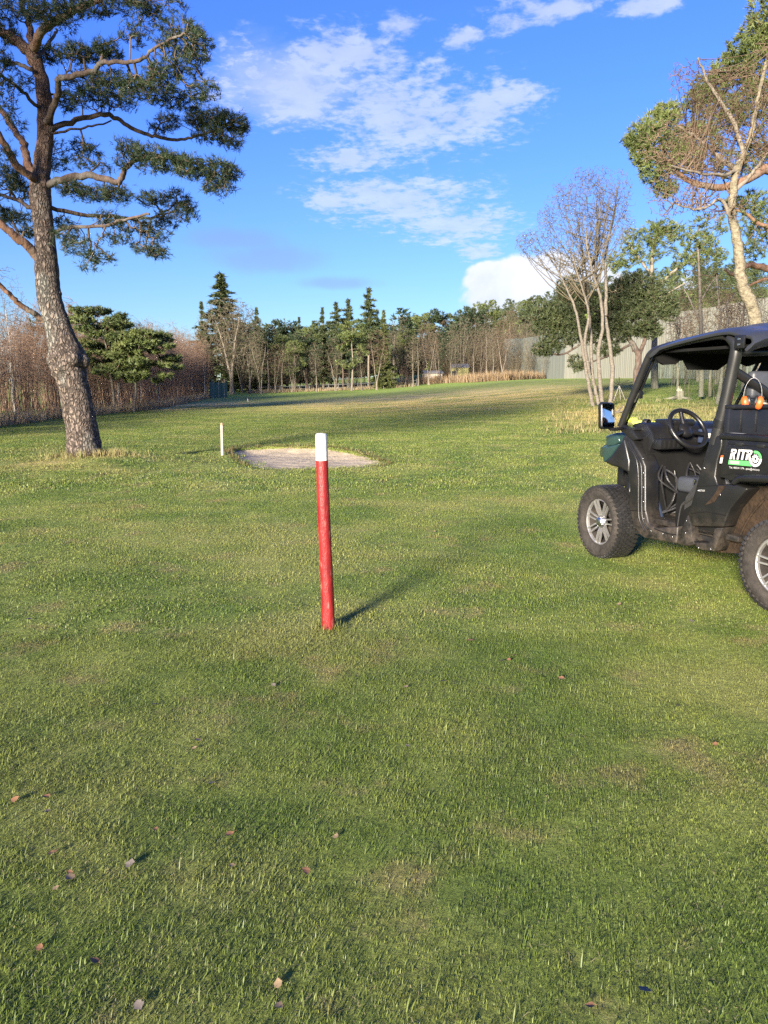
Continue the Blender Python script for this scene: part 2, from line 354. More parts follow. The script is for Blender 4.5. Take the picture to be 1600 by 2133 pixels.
# ------------------------------------------------------------------ ground sheet, bunker, turf
def turf_group():
    """colour of the turf by place: green, olive, worn and straw patches"""
    g = bpy.data.node_groups.new('turf_colour', 'ShaderNodeTree'); N = g.nodes; L = g.links
    g.interface.new_socket('Color', in_out='OUTPUT', socket_type='NodeSocketColor'); g.interface.new_socket('Dry', in_out='OUTPUT', socket_type='NodeSocketFloat')
    out = N.new('NodeGroupOutput'); geo = N.new('ShaderNodeNewGeometry'); P = geo.outputs['Position']
    flat = N.new('ShaderNodeVectorMath'); flat.operation = 'MULTIPLY'; flat.inputs[1].default_value = (1, 1, 0); L.new(P, flat.inputs[0]); P = flat.outputs[0]
    def noise(scale, detail=4, off=(0, 0, 0), rough=.55, st=(1, 1, 1)):
        m = N.new('ShaderNodeMapping'); m.inputs['Location'].default_value = off; m.inputs['Scale'].default_value = st; L.new(P, m.inputs[0])
        n = N.new('ShaderNodeTexNoise'); n.inputs['Scale'].default_value = scale; n.inputs['Detail'].default_value = detail; n.inputs['Roughness'].default_value = rough
        L.new(m.outputs[0], n.inputs['Vector']); return n.outputs[0]
    def rng_(x, a, b, c=0., d=1.):
        m = N.new('ShaderNodeMapRange'); m.interpolation_type = 'SMOOTHSTEP'; L.new(x, m.inputs[0])
        for i, q in enumerate((a, b, c, d)): m.inputs[i + 1].default_value = q
        return m.outputs[0]
    def mx(f, a, b):
        m = N.new('ShaderNodeMix'); m.data_type = 'RGBA'; L.new(f, m.inputs['Factor'])
        for s, q in ((m.inputs['A'], a), (m.inputs['B'], b)):
            if isinstance(q, tuple): s.default_value = q + (1,)
            else: L.new(q, s)
        return m.outputs['Result']
    def mt(op, a, b):
        m = N.new('ShaderNodeMath'); m.operation = op; m.use_clamp = True
        for i, q in enumerate((a, b)):
            if isinstance(q, (int, float)): m.inputs[i].default_value = q
            else: L.new(q, m.inputs[i])
        return m.outputs[0]
    c = mx(rng_(noise(0.9, 5), .32, .68), (.108, .162, .031), (.200, .232, .059))
    c = mx(rng_(noise(2.6, 5, (5, 2, 0), .65), .44, .68, 0, .55), c, (.084, .130, .029))
    c = mx(rng_(noise(9.0, 5, (3, 6, 0), .65), .50, .72, 0, .45), c, (.070, .108, .026))
    c = mx(rng_(noise(0.42, 5, (9, 3, 0)), .50, .66, 0, .8), c, (.235, .245, .078))
    c = mx(rng_(noise(1.7, 6, (2, 8, 0), .65), .54, .70, 0, .75), c, (.24, .20, .095))
    # the dry fairway in the middle distance and the worn apron by the birches
    sp = N.new('ShaderNodeSeparateXYZ'); L.new(P, sp.inputs[0])
    def bump_(x0, y0, rx, ry):
        m = N.new('ShaderNodeMapping'); m.inputs['Location'].default_value = (-x0 / rx, -y0 / ry, 0); m.inputs['Scale'].default_value = (1 / rx, 1 / ry, 0); L.new(P, m.inputs[0])
        l = N.new('ShaderNodeVectorMath'); l.operation = 'LENGTH'; L.new(m.outputs[0], l.inputs[0]); return rng_(l.outputs['Value'], 1.0, 0.25)
    dryz = mt('MAXIMUM', mt('MAXIMUM', bump_(4, 60, 20, 28), bump_(13, 30, 9, 11)), mt('MAXIMUM', bump_(9, 14, 6, 8), bump_(-5.6, 14.6, 2.6, 1.5)))
    dryz = mt('MAXIMUM', dryz, bump_(-15, 62, 7, 16))
    dry = mt('MULTIPLY', dryz, rng_(noise(0.55, 6, (1, 1, 0), .62, (.35, 1.0, 1)), .36, .58))
    c = mx(dry, c, (.44, .345, .155))
    # mown far end: fresher green
    fresh = mt('MULTIPLY', rng_(sp.outputs[1], 88, 104), rng_(noise(.08, 3, (4, 4, 0)), .25, .5))
    c = mx(fresh, c, (.20, .28, .055))
    L.new(c, out.inputs[0]); L.new(dry, out.inputs[1])
    return g
TURF = turf_group()

def ground_mat():
    m = bpy.data.materials.new('turf_ground'); m.use_nodes = True; nt = m.node_tree; N = nt.nodes; L = nt.links
    b = N['Principled BSDF']; gr = N.new('ShaderNodeGroup'); gr.node_tree = TURF
    geo = N.new('ShaderNodeNewGeometry'); n = N.new('ShaderNodeTexNoise'); n.inputs['Scale'].default_value = 26; n.inputs['Detail'].default_value = 8; n.inputs['Roughness'].default_value = .7
    L.new(geo.outputs['Position'], n.inputs['Vector'])
    rp = N.new('ShaderNodeValToRGB'); rp.color_ramp.elements[0].position = .3; rp.color_ramp.elements[0].color = (.80, .78, .68, 1); rp.color_ramp.elements[1].position = .72; rp.color_ramp.elements[1].color = (1.35, 1.3, 1.2, 1)
    L.new(n.outputs[0], rp.inputs[0])
    mx = N.new('ShaderNodeMix'); mx.data_type = 'RGBA'; mx.blend_type = 'MULTIPLY'; mx.inputs['Factor'].default_value = 1; L.new(gr.outputs[0], mx.inputs['A']); L.new(rp.outputs[0], mx.inputs['B'])
    L.new(mx.outputs['Result'], b.inputs['Base Color']); b.inputs['Roughness'].default_value = .9; b.inputs['Specular IOR Level'].default_value = .2
    bp = N.new('ShaderNodeBump'); bp.inputs['Strength'].default_value = .8; bp.inputs['Distance'].default_value = .05
    n2 = N.new('ShaderNodeTexNoise'); n2.inputs['Scale'].default_value = 9; n2.inputs['Detail'].default_value = 9; n2.inputs['Roughness'].default_value = .75; L.new(geo.outputs['Position'], n2.inputs['Vector'])
    L.new(n2.outputs[0], bp.inputs['Height']); L.new(bp.outputs[0], b.inputs['Normal'])
    return m
MAT_GROUND = ground_mat()
xs = np.unique(np.round(np.concatenate([-np.geomspace(6, 600, 46), np.arange(-6, 1.5, .11), np.arange(1.5, 12, .5), np.geomspace(12, 600, 46)]), 3))
ys = np.unique(np.round(np.concatenate([np.linspace(-300, -6, 30), np.arange(-6, 13.5, .5), np.arange(13.5, 20.5, .09), np.arange(20.5, 60, 1.0), np.geomspace(60, 900, 70)]), 3))
X, Y = np.meshgrid(xs, ys); Z = zg(X, Y)
ny, nx = X.shape; ii = np.arange(ny * nx).reshape(ny, nx)
gb = MB().add(np.stack([X, Y, Z], -1).reshape(-1, 3), np.stack([ii[:-1, :-1], ii[:-1, 1:], ii[1:, 1:], ii[1:, :-1]], -1).reshape(-1, 4))
ground = gb.build('ground', MAT_GROUND); ground['kind'] = 'structure'

# sand lying in the bunker
MAT_SAND = pmat('sand', [(.25, (.24, .195, .13)), (.5, (.37, .305, .215)), (.75, (.48, .405, .295))], 9, 8, rough=.95, bump=.9, bscale=22, spec=.2, coord='Position', nrough=.7, top=((.20, .165, .12), 2.2, .5, .7, .5))
bx = np.arange(BUNK[:, 0].min() - .3, BUNK[:, 0].max() + .3, .05); by = np.arange(BUNK[:, 1].min() - .3, BUNK[:, 1].max() + .3, .06)
SX, SY = np.meshgrid(bx, by); sd = bunk_sd(SX, SY)
fy = (SY - BUNK[:, 1].min()) / (BUNK[:, 1].max() - BUNK[:, 1].min())
SZ = zbase(SX, SY) - 0.012 - 0.03 * np.clip(sd / .7, 0, 1) - 0.06 * fy + 0.115 * fy * np.exp(-(np.clip(sd, 0, 9) / .35)) + 0.010 * np.sin(SX * 9 + SY * 4) * np.sin(SY * 7 - SX * 3) + rng.normal(0, .004, SX.shape)
ny, nx = SX.shape; ii = np.arange(ny * nx).reshape(ny, nx)
F = np.stack([ii[:-1, :-1], ii[:-1, 1:], ii[1:, 1:], ii[1:, :-1]], -1).reshape(-1, 4); keep = (sd.ravel()[F] > -0.03).all(1)
sb = MB().add(np.stack([SX, SY, SZ], -1).reshape(-1, 3), F[keep]); sand = sb.build('bunker_sand', MAT_SAND); sand['kind'] = 'structure'

# ---- grass blades: a few tufts scattered over the near turf
def grass_mat(name, straw, dead):
    m = bpy.data.materials.new(name); m.use_nodes = True; nt = m.node_tree; N = nt.nodes; L = nt.links; N.clear()
    out = N.new('ShaderNodeOutputMaterial'); b = N.new('ShaderNodeBsdfPrincipled'); gr = N.new('ShaderNodeGroup'); gr.node_tree = TURF
    a = N.new('ShaderNodeAttribute'); a.attribute_name = 'var'
    def ramp(els):
        r = N.new('ShaderNodeValToRGB'); e = r.color_ramp.elements
        for i, (p, c) in enumerate(els):
            q = e[i] if i < 2 else e.new(p)
            q.position = p; q.color = c + (1,)
        r.color_ramp.interpolation = 'CONSTANT' if False else 'LINEAR'; L.new(a.outputs['Fac'], r.inputs[0]); return r.outputs[0]
    tint = ramp([(0, (.70, .74, .70)), (.45, (1.0, 1.02, .9)), (.8, (1.28, 1.22, 1.0)), (1.0, (1.35, 1.28, 1.05))])
    mx = N.new('ShaderNodeMix'); mx.data_type = 'RGBA'; mx.blend_type = 'MULTIPLY'; mx.inputs['Factor'].default_value = 1; L.new(gr.outputs[0], mx.inputs['A']); L.new(tint, mx.inputs['B'])
    st = N.new('ShaderNodeMapRange'); L.new(a.outputs['Fac'], st.inputs[0]); st.inputs[1].default_value = straw; st.inputs[2].default_value = straw + .03; st.inputs[4].default_value = .85
    m2 = N.new('ShaderNodeMix'); m2.data_type = 'RGBA'; L.new(st.outputs[0], m2.inputs['Factor']); L.new(mx.outputs['Result'], m2.inputs['A']); m2.inputs['B'].default_value = dead + (1,)
    L.new(m2.outputs['Result'], b.inputs['Base Color']); b.inputs['Roughness'].default_value = .5; b.inputs['Specular IOR Level'].default_value = .35
    t = N.new('ShaderNodeBsdfTranslucent'); L.new(m2.outputs['Result'], t.inputs[0]); ms = N.new('ShaderNodeMixShader'); ms.inputs[0].default_value = .36
    L.new(b.outputs[0], ms.inputs[1]); L.new(t.outputs[0], ms.inputs[2]); L.new(ms.outputs[0], out.inputs[0])
    return m
MAT_GRASS = grass_mat('grass_blades', .86, (.40, .345, .19))
def blades(n, radius, hmin, hmax, wid, lean, seed):
    r = np.random.default_rng(seed); mb = MB()
    a = r.uniform(0, 2 * math.pi, n); q = radius * np.sqrt(r.uniform(0, 1, n)); base = np.stack([q * np.cos(a), q * np.sin(a), np.full(n, -.004)], 1)
    h = r.uniform(hmin, hmax, n) * r.choice([.6, 1, 1, 1.25], n); th = r.uniform(0, 2 * math.pi, n); ln = np.abs(r.normal(lean, lean * .6, n)); ln = np.clip(ln, .05, 1.5)
    dirh = np.stack([np.cos(th), np.sin(th), np.zeros(n)], 1); side = np.stack([-np.sin(th), np.cos(th), np.zeros(n)], 1); up = np.array([0, 0, 1.0])
    w = wid * r.uniform(.6, 1.3, n); var = r.uniform(0, 1, n)
    dead = var > .86
    ln[dead] = r.uniform(.9, 1.5, dead.sum())
    def pt(t):
        ang = ln * (0.35 + 0.85 * t); return base + (h * t)[:, None] * (np.sin(ang)[:, None] * dirh + np.cos(ang)[:, None] * up)
    one = np.ones(n); p0 = base; p1 = pt(.55 * one); p2 = pt(one)
    V = np.stack([p0 - side * w[:, None] / 2, p0 + side * w[:, None] / 2, p1 + side * w[:, None] * .42, p1 - side * w[:, None] * .42, p2], 1)
    o = (np.arange(n) * 5)[:, None]
    mb.add(V.reshape(-1, 3), o + np.array([[0, 1, 2, 3]]), np.repeat(var, 5))
    mb.t.append(o + np.array([[3, 2, 4]])); return mb
def tuft_collection(name, specs):
    c = bpy.data.collections.new(name)
    for i, s_ in enumerate(specs):
        o = blades(*s_, seed=100 + i).build('grass_tuft', MAT_GRASS, smooth=True); COL.objects.unlink(o); c.objects.link(o)
    return c
def scatter_object(name, pts, rot, scl, idx, coll, label, cat):
    me = bpy.data.meshes.new(name); me.vertices.add(len(pts)); me.vertices.foreach_set('co', np.asarray(pts, np.float32).ravel())
    for nm, tp, ar in (('rz', 'FLOAT', rot), ('sc', 'FLOAT', scl)):
        a = me.attributes.new(nm, tp, 'POINT'); a.data.foreach_set('value', np.asarray(ar, np.float32))
    a = me.attributes.new('ix', 'INT', 'POINT'); a.data.foreach_set('value', np.asarray(idx, np.int32)); me.update()
    o = obj(name, me)
    ng = bpy.data.node_groups.new(name + '_scatter', 'GeometryNodeTree'); N = ng.nodes; L = ng.links
    ng.interface.new_socket('Geometry', in_out='INPUT', socket_type='NodeSocketGeometry'); ng.interface.new_socket('Geometry', in_out='OUTPUT', socket_type='NodeSocketGeometry')
    i = N.new('NodeGroupInput'); ou = N.new('NodeGroupOutput'); ip = N.new('GeometryNodeInstanceOnPoints'); ci = N.new('GeometryNodeCollectionInfo')
    ci.inputs[0].default_value = coll; ci.inputs['Separate Children'].default_value = True; ci.inputs['Reset Children'].default_value = True
    def attr(nm, tp):
        n = N.new('GeometryNodeInputNamedAttribute'); n.data_type = tp; n.inputs[0].default_value = nm; return n.outputs[0]
    cx = N.new('ShaderNodeCombineXYZ'); L.new(attr('rz', 'FLOAT'), cx.inputs[2])
    L.new(i.outputs[0], ip.inputs['Points']); L.new(ci.outputs[0], ip.inputs['Instance']); ip.inputs['Pick Instance'].default_value = True
    L.new(attr('ix', 'INT'), ip.inputs['Instance Index']); L.new(cx.outputs[0], ip.inputs['Rotation']); L.new(attr('sc', 'FLOAT'), ip.inputs['Scale'])
    L.new(ip.outputs[0], ou.inputs[0])
    md = o.modifiers.new('scatter', 'NODES'); md.node_group = ng
    tag(o, label, cat, kind='stuff'); return o
def turf_points(y0, y1, per_m2, seed, sl=.60, pad=.5):
    r = np.random.default_rng(seed); w = sl * y1 + pad; n = int((y1 - y0) * 2 * w * per_m2)
    x = r.uniform(-w, w, n); y = r.uniform(y0, y1, n); k = np.abs(x) < sl * y + pad; x = x[k]; y = y[k]
    k = bunk_sd(x, y) < -0.03; x = x[k]; y = y[k]
    return np.stack([x, y, zg(x, y)], 1), r
C_A = tuft_collection('turf_tufts_near', [(85, .075, .009, .021, .0024, 1.05), (85, .08, .008, .019, .0023, 1.2), (70, .07, .011, .024, .0024, 1.15), (85, .085, .008, .018, .0024, 1.3), (36, .07, .018, .045, .0022, 1.4)])
C_B = tuft_collection('turf_tufts_mid', [(140, .17, .009, .021, .0046, 1.1), (140, .18, .008, .019, .0045, 1.25), (120, .17, .010, .025, .0047, 1.05)])
C_C = tuft_collection('turf_tufts_far', [(150, .42, .016, .036, .013, .9), (150, .42, .014, .03, .013, 1.1)])
P_, R_, S_, I_ = [], [], [], []
pa, r = turf_points(1.0, 4.6, 780, 11); nA = len(pa)
clump = np.sin(pa[:, 0] * 3.1 + 1) * np.sin(pa[:, 1] * 2.7) * .5 + np.sin(pa[:, 0] * 7.3 + pa[:, 1] * 5.1) * .3
scatter_object('grass_foreground', pa, r.uniform(0, 6.28, nA), np.clip(r.normal(.95, .18, nA) + .22 * clump, .5, 1.6), r.choice(5, nA, p=[.26, .24, .2, .2, .1]), C_A, 'short mown grass blades of the lawn in the foreground', 'grass')
pb, r = turf_points(4.55, 11.5, 140, 12); nB = len(pb)
scatter_object('grass_middle', pb, r.uniform(0, 6.28, nB), np.clip(r.normal(.95, .2, nB), .5, 1.5), r.choice(3, nB), C_B, 'short mown grass of the lawn around the red post', 'grass')
pc, r = turf_points(11.4, 66, 24, 13); pc = pc[r.uniform(size=len(pc)) < np.clip((68 - pc[:, 1]) / 34, 0, 1) ** 1.3]; nC = len(pc)
scatter_object('grass_far', pc, r.uniform(0, 6.28, nC), np.clip(r.normal(.9, .2, nC), .5, 1.4), r.choice(2, nC), C_C, 'mown grass of the fairway around the sand bunker', 'grass')

# longer rough: overhanging the bunker lip, round the pine's foot, the apron by the birches
MAT_ROUGH = grass_mat('rough_grass', .38, (.33, .265, .135))
def rough_obj(name, pts, hmin, hmax, wid, label, seed, mat=None, per=14, rad=.10, lean=.45, green=1.0):
    r = np.random.default_rng(seed); mb = MB()
    for p in pts:
        t = blades(per, rad, hmin, hmax, wid, lean, int(r.integers(1e9)))
        for v_, va in zip(t.v, t.var):
            mb.v.append(v_ + np.asarray(p)); mb.var.append(va)
        for f in t.q: mb.q.append(f + mb.n)
        for f in t.t: mb.t.append(f + mb.n)
        mb.n += t.n
    o = mb.build(name, mat or MAT_ROUGH); return tag(o, label, 'grass', kind='stuff')
r = np.random.default_rng(5); lp = []
cx_, cy_ = BUNK.mean(0)
for i in range(len(BUNK)):
    a = BUNK[i]; b = BUNK[(i + 1) % len(BUNK)]
    for t in np.arange(0, 1, .055 / max(.06, np.linalg.norm(b - a))):
        p = a + (b - a) * t
        if p[1] > 15.2:
            dn = (p - np.array([cx_, cy_])); dn /= np.linalg.norm(dn); p = p + dn * r.uniform(.0, .12); lp.append((p[0], p[1], zs(p[0], p[1]) - .01))
MAT_LIP = grass_mat('lip_grass', .22, (.17, .115, .055))
rough_obj('grass_bunker_lip', lp, .05, .13, .011, 'brown ragged grass edge along the back lip of the sand bunker', 21, MAT_LIP, per=13, rad=.08, lean=1.0)
lp = []
for i in range(260):
    a = r.uniform(0, 6.28); q = .25 + abs(r.normal(0, .35)); x = PINE_XY[0] + .2 + q * math.cos(a) * 1.2; y = PINE_XY[1] - .1 + q * math.sin(a) * .8; lp.append((x, y, zs(x, y)))
rough_obj('grass_pine_foot', lp, .06, .20, .010, 'pale tufts of uncut grass round the foot of the leaning pine', 22, per=7, rad=.08, lean=.35)
lp = []
for i in range(900):
    u = r.uniform(1150, 1640); v = r.uniform(832, 905); p = hit(u, v)
    if p[1] < 9 or p[1] > 60: continue
    lp.append((p[0], p[1], zs(p[0], p[1])))
rough_obj('grass_birch_apron', lp, .10, .28, .022, 'straw-coloured rough grass below the birches behind the vehicle', 23, per=10, rad=.32, lean=.7)

# ---- painted post in the foreground
MAT_RED = pmat('red_paint', [(.3, (.115, .006, .008)), (.55, (.20, .010, .011)), (.8, (.275, .026, .022))], 5, 6, rough=.42, bump=.25, bscale=30, stretch=(6, 6, 1.2), top=((.40, .20, .17), 7, .60, .70, .6))
MAT_WHITE = pmat('white_paint', [(.3, (.42, .41, .37)), (.7, (.56, .55, .51))], 6, 6, rough=.5, bump=.25, bscale=25, stretch=(4, 4, 1), top=((.35, .32, .26), 8, .66, .74, .6))
pb_ = hit(684, 1311, zg); top = at(669.5, 904, pb_[1] - .005)
post = empty('marker_post', (pb_[0], pb_[1], zs(pb_[0], pb_[1]) - .02)); base = np.array(post.location)
axis = top - base; Lp = np.linalg.norm(axis)
def post_piece(nm, f0, f1, r0, r1, m, cap):
    n = 14; ts = np.linspace(f0, f1, n); pts = [axis * t + np.array([.0025 * math.sin(5 * t + 1), .002 * math.sin(7 * t), 0]) for t in ts]; rd = np.linspace(r0, r1, n) + rng.normal(0, .0004, n)
    if cap:
        pts += [axis * (f1 + .004), axis * (f1 + .0065)]; rd = np.concatenate([rd, [r1 * .93, r1 * .78]])
    return MB().tube(pts, rd, 28).build(nm, m, post, auto=50)
post_piece('shaft', 0.0, .872, .0435, .0385, MAT_RED, False); post_piece('cap_band', .8715, .995, .0391, .0372, MAT_WHITE, True)
tag(post, 'round red wooden post with a white top standing in the grass', 'post')
lp = [(pb_[0] + .075 * math.cos(a) * random.uniform(.8, 1.6), pb_[1] + .075 * math.sin(a) * random.uniform(.8, 1.6), zs(pb_[0], pb_[1])) for a in np.arange(0, 6.28, .22)]
rough_obj('grass_post_foot', lp, .03, .075, .004, 'slightly longer grass round the foot of the red post', 24, MAT_GRASS, per=7, rad=.03, lean=.5)
# little dug rim of dark soil round the post
MAT_SOIL = pmat('soil', [(.3, (.035, .025, .015)), (.7, (.09, .065, .04))], 20, 6, rough=.95, bump=.6)

# thin white stake by the bunker
sp_ = hit(463.5, 949, zg); st_top = at(462, 881, sp_[1])
stake = empty('bunker_stake', (sp_[0], sp_[1], zs(sp_[0], sp_[1]) - .02)); ax = st_top - np.array(stake.location)
MAT_GREYW = pmat('weathered_white', [(.3, (.22, .205, .175)), (.7, (.42, .395, .35))], 8, 5, rough=.8, bump=.3, stretch=(6, 6, 1))
MAT_WOOD = pmat('raw_wood', [(.3, (.22, .15, .09)), (.7, (.38, .28, .18))], 8, 5, rough=.85, bump=.4, stretch=(6, 6, 1))
MB().tube([ax * t for t in np.linspace(0, .93, 6)], [.034, .034, .033, .033, .032, .032], 12).build('shaft', MAT_GREYW, stake, auto=50)
MB().tube([ax * .9305, ax * .97, ax * 1.0], [.031, .030, .026], 12).build('tip', MAT_WOOD, stake, auto=50)
tag(stake, 'thin weathered white stake with a bare wooden tip beside the bunker', 'stake')
# tee marker far down the fairway
tp = hit(516.5, 837, zg); hh = 9 / CAM_F * tp[1]
tee = empty('tee_marker', (tp[0], tp[1], zs(tp[0], tp[1])))
MB().tube([(0, 0, 0), (0, 0, hh * .7)], .055 * hh / .4, 10).build('shaft', MAT_GREYW, tee)
MB().lathe([(0, .001), (.02, .09 * hh / .4), (hh * .22, .10 * hh / .4), (hh * .3, .06 * hh / .4), (hh * .32, .001)], (0, 0, hh * .68), (0, 0, 1), 12).build('cap', pmat('dark_rubber', [(.3, (.02, .02, .02)), (.7, (.04, .04, .04))]), tee)
tag(tee, 'small dark-capped marker peg far down the fairway', 'marker')

# ---- fallen leaves on the lawn
LEAF = [pmat('leaf_brown', [(.3, (.13, .06, .03)), (.7, (.26, .13, .06))], 30, 4, rough=.75), pmat('leaf_tan', [(.3, (.14, .095, .05)), (.7, (.25, .18, .10))], 30, 4, rough=.7),
        pmat('leaf_grey', [(.3, (.09, .075, .06)), (.7, (.17, .14, .115))], 30, 4, rough=.7)]
def leaf_mesh(seed, m):
    r = np.random.default_rng(seed); n = 9; t = np.linspace(0, 1, n); w = np.sin(t ** .75 * math.pi) * .42 * (1 + .12 * r.normal(size=n)); w[0] = .03; w[-1] = .0
    cz = .25 * (t - .4) ** 2 + .03 * r.normal(size=n) * .5; fold = r.uniform(.1, .45)
    V = np.concatenate([np.stack([t - .5, -w, cz + w * fold], 1), np.stack([t - .5, 0 * t, cz], 1), np.stack([t - .5, w, cz + w * fold * .8], 1)])
    F = [[j * n + i, j * n + i + 1, (j + 1) * n + i + 1, (j + 1) * n + i] for j in range(2) for i in range(n - 1)]
    mb = MB().add(V, F); mb.tube([(-.5, 0, cz[0]), (-.68, .03, cz[0] + .04), (-.8, .08, cz[0] + .03)], [.016, .013, .012], 4)
    o = mb.build('fallen_leaf', m); COL.objects.unlink(o); me = o.data; bpy.data.objects.remove(o); return me
LM = [leaf_mesh(i, LEAF[i % 3]) for i in range(6)]
KIND = ['brown', 'tan', 'grey']
spots = [(99, 1700, 1), (97, 1668, 0), (109, 1787, 0), (147, 1830, 0), (146, 1838, 1), (118, 1862, 1), (84, 1988, 0), (197, 2015, 0), (290, 2108, 2), (583, 2118, 1), (272, 1807, 2), (325, 1736, 0), (483, 1811, 1), (478, 1746, 0), (638, 1823, 0),
         (412, 1549, 1), (406, 1566, 1), (521, 1365, 1), (570, 1434, 2), (850, 1562, 2), (846, 1438, 1), (920, 1425, 1), (1060, 1378, 0), (1045, 1384, 2), (1072, 1372, 0), (1490, 1560, 0), (1412, 1475, 1), (1440, 1298, 2), (32, 1677, 0), (60, 1295, 2),
         (580, 2070, 1), (1228, 2117, 0), (1341, 2075, 2), (700, 1750, 1), (440, 1640, 2), (322, 1475, 1), (1062, 1208, 0), (1125, 1250, 2), (980, 1340, 0), (1290, 1262, 1), (760, 1195, 1), (590, 1140, 1), (905, 1110, 1), (1170, 1420, 0)]
for i, (u, v, k) in enumerate(spots):
    p = hit(u, v); dd = math.hypot(p[0], p[1]); s_ = random.uniform(.022, .038) * (1.0 if v > 1500 else 1.25)
    o = bpy.data.objects.new('fallen_leaf', LM[k + 3 * (i % 2)]); COL.objects.link(o)
    o.location = (p[0], p[1], zs(p[0], p[1]) + .013); o.scale = (s_, s_, s_); o.rotation_euler = (random.uniform(-.3, .3), random.uniform(-.3, .3), random.uniform(0, 6.28))
    tag(o, ['small curled brown leaf lying in the lawn', 'small pale tan leaf lying in the lawn', 'small grey withered leaf lying in the lawn'][k], 'leaf', KIND[k] + ' fallen leaves on the lawn')
# ------------------------------------------------------------------ trees
def bark_mat(name, c1, c2, c3, scale, rough=.9, bump=1.0, stretch=(1, 1, .35), patch=None):
    m = pmat(name, [(.30, c1), (.5, c2), (.68, c3)], scale, 8, rough=rough, bump=bump, bscale=scale * 1.6, spec=.2, coord='Object', stretch=stretch, nrough=.7, top=patch)
    for n in m.node_tree.nodes:
        if n.type == 'BUMP': n.inputs['Distance'].default_value = .06
    return m
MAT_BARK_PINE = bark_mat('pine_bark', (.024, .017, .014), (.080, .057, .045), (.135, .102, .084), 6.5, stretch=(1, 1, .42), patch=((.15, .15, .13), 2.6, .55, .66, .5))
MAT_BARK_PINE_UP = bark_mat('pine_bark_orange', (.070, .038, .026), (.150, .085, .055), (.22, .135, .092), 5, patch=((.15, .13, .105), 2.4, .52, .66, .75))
def plated_bark():
    m = bark_mat('plated_pine_bark', (.056, .043, .035), (.145, .114, .094), (.23, .188, .158), 12, bump=.9, stretch=(1, 1, .5), patch=((.20, .205, .18), 2.4, .54, .66, .6)); nt = m.node_tree; N = nt.nodes; L = nt.links
    b = next(n for n in N if n.type == 'BSDF_PRINCIPLED'); col = b.inputs['Base Color'].links[0].from_socket; mp = next(n for n in N if n.type == 'MAPPING')
    ns = N.new('ShaderNodeTexNoise'); ns.inputs['Scale'].default_value = 6; ns.inputs['Detail'].default_value = 4; L.new(mp.outputs[0], ns.inputs['Vector'])
    ad = N.new('ShaderNodeVectorMath'); ad.operation = 'MULTIPLY_ADD'; L.new(ns.outputs['Color'], ad.inputs[0]); ad.inputs[1].default_value = (.22, .22, .22); L.new(mp.outputs[0], ad.inputs[2])
    vo = N.new('ShaderNodeTexVoronoi'); vo.feature = 'DISTANCE_TO_EDGE'; vo.inputs['Scale'].default_value = 15; L.new(ad.outputs[0], vo.inputs['Vector'])
    mr = N.new('ShaderNodeMapRange'); L.new(vo.outputs[0], mr.inputs[0]); mr.inputs[1].default_value = .02; mr.inputs[2].default_value = .22; mr.inputs[3].default_value = .42; mr.inputs[4].default_value = 1.12
    sc = N.new('ShaderNodeVectorMath'); sc.operation = 'SCALE'; L.new(col, sc.inputs[0]); L.new(mr.outputs[0], sc.inputs['Scale']); L.new(sc.outputs[0], b.inputs['Base Color'])
    tc = N.new('ShaderNodeTexCoord'); sx = N.new('ShaderNodeSeparateXYZ'); L.new(tc.outputs['Object'], sx.inputs[0]); hz = N.new('ShaderNodeMapRange'); L.new(sx.outputs[2], hz.inputs[0]); hz.inputs[1].default_value = 4.2; hz.inputs[2].default_value = 6.4; hz.inputs[4].default_value = .85
    n2 = N.new('ShaderNodeTexNoise'); n2.inputs['Scale'].default_value = 5; n2.inputs['Detail'].default_value = 7; L.new(mp.outputs[0], n2.inputs['Vector']); rp = N.new('ShaderNodeValToRGB'); rp.color_ramp.elements[0].position = .3; rp.color_ramp.elements[0].color = (.060, .034, .024, 1); rp.color_ramp.elements[1].position = .7; rp.color_ramp.elements[1].color = (.215, .125, .082, 1); L.new(n2.outputs[0], rp.inputs[0])
    mo = N.new('ShaderNodeMix'); mo.data_type = 'RGBA'; L.new(hz.outputs[0], mo.inputs['Factor']); L.new(sc.outputs[0], mo.inputs['A']); L.new(rp.outputs[0], mo.inputs['B']); L.new(mo.outputs['Result'], b.inputs['Base Color'])   # flaky orange bark higher up the stem
    bp = next(n for n in N if n.type == 'BUMP'); b2 = N.new('ShaderNodeBump'); b2.inputs['Strength'].default_value = 1.0; b2.inputs['Distance'].default_value = .05; L.new(mr.outputs[0], b2.inputs['Height']); L.new(bp.outputs[0], b2.inputs['Normal']); L.new(b2.outputs[0], b.inputs['Normal'])
    return m
MAT_BARK_HERO = plated_bark()
MAT_TWIG_PINE = bark_mat('pine_twig', (.06, .045, .032), (.12, .085, .06), (.18, .13, .09), 6, bump=.3)
MAT_BARK_BIRCH = bark_mat('birch_bark', (.055, .046, .037), (.130, .113, .092), (.19, .168, .14), 9, bump=.5, stretch=(1, 1, 1.6), patch=((.12, .10, .075), 6.0, .58, .66, .85))
MAT_BARK_WHITE = bark_mat('white_birch_bark', (.24, .22, .20), (.40, .38, .345), (.50, .48, .44), 6, bump=.3, stretch=(1, 1, 2.2), patch=((.10, .09, .08), 3.5, .60, .66, .9))
MAT_BARK_GREY = bark_mat('grey_bark', (.085, .07, .055), (.165, .14, .11), (.23, .20, .16), 5, bump=.5)
MAT_TWIG = bark_mat('bare_twig', (.058, .048, .032), (.10, .084, .056), (.15, .128, .088), 3, bump=0)
MAT_TWIG_RED = bark_mat('bare_twig_reddish', (.066, .044, .030), (.115, .079, .054), (.165, .120, .084), 2, bump=0)
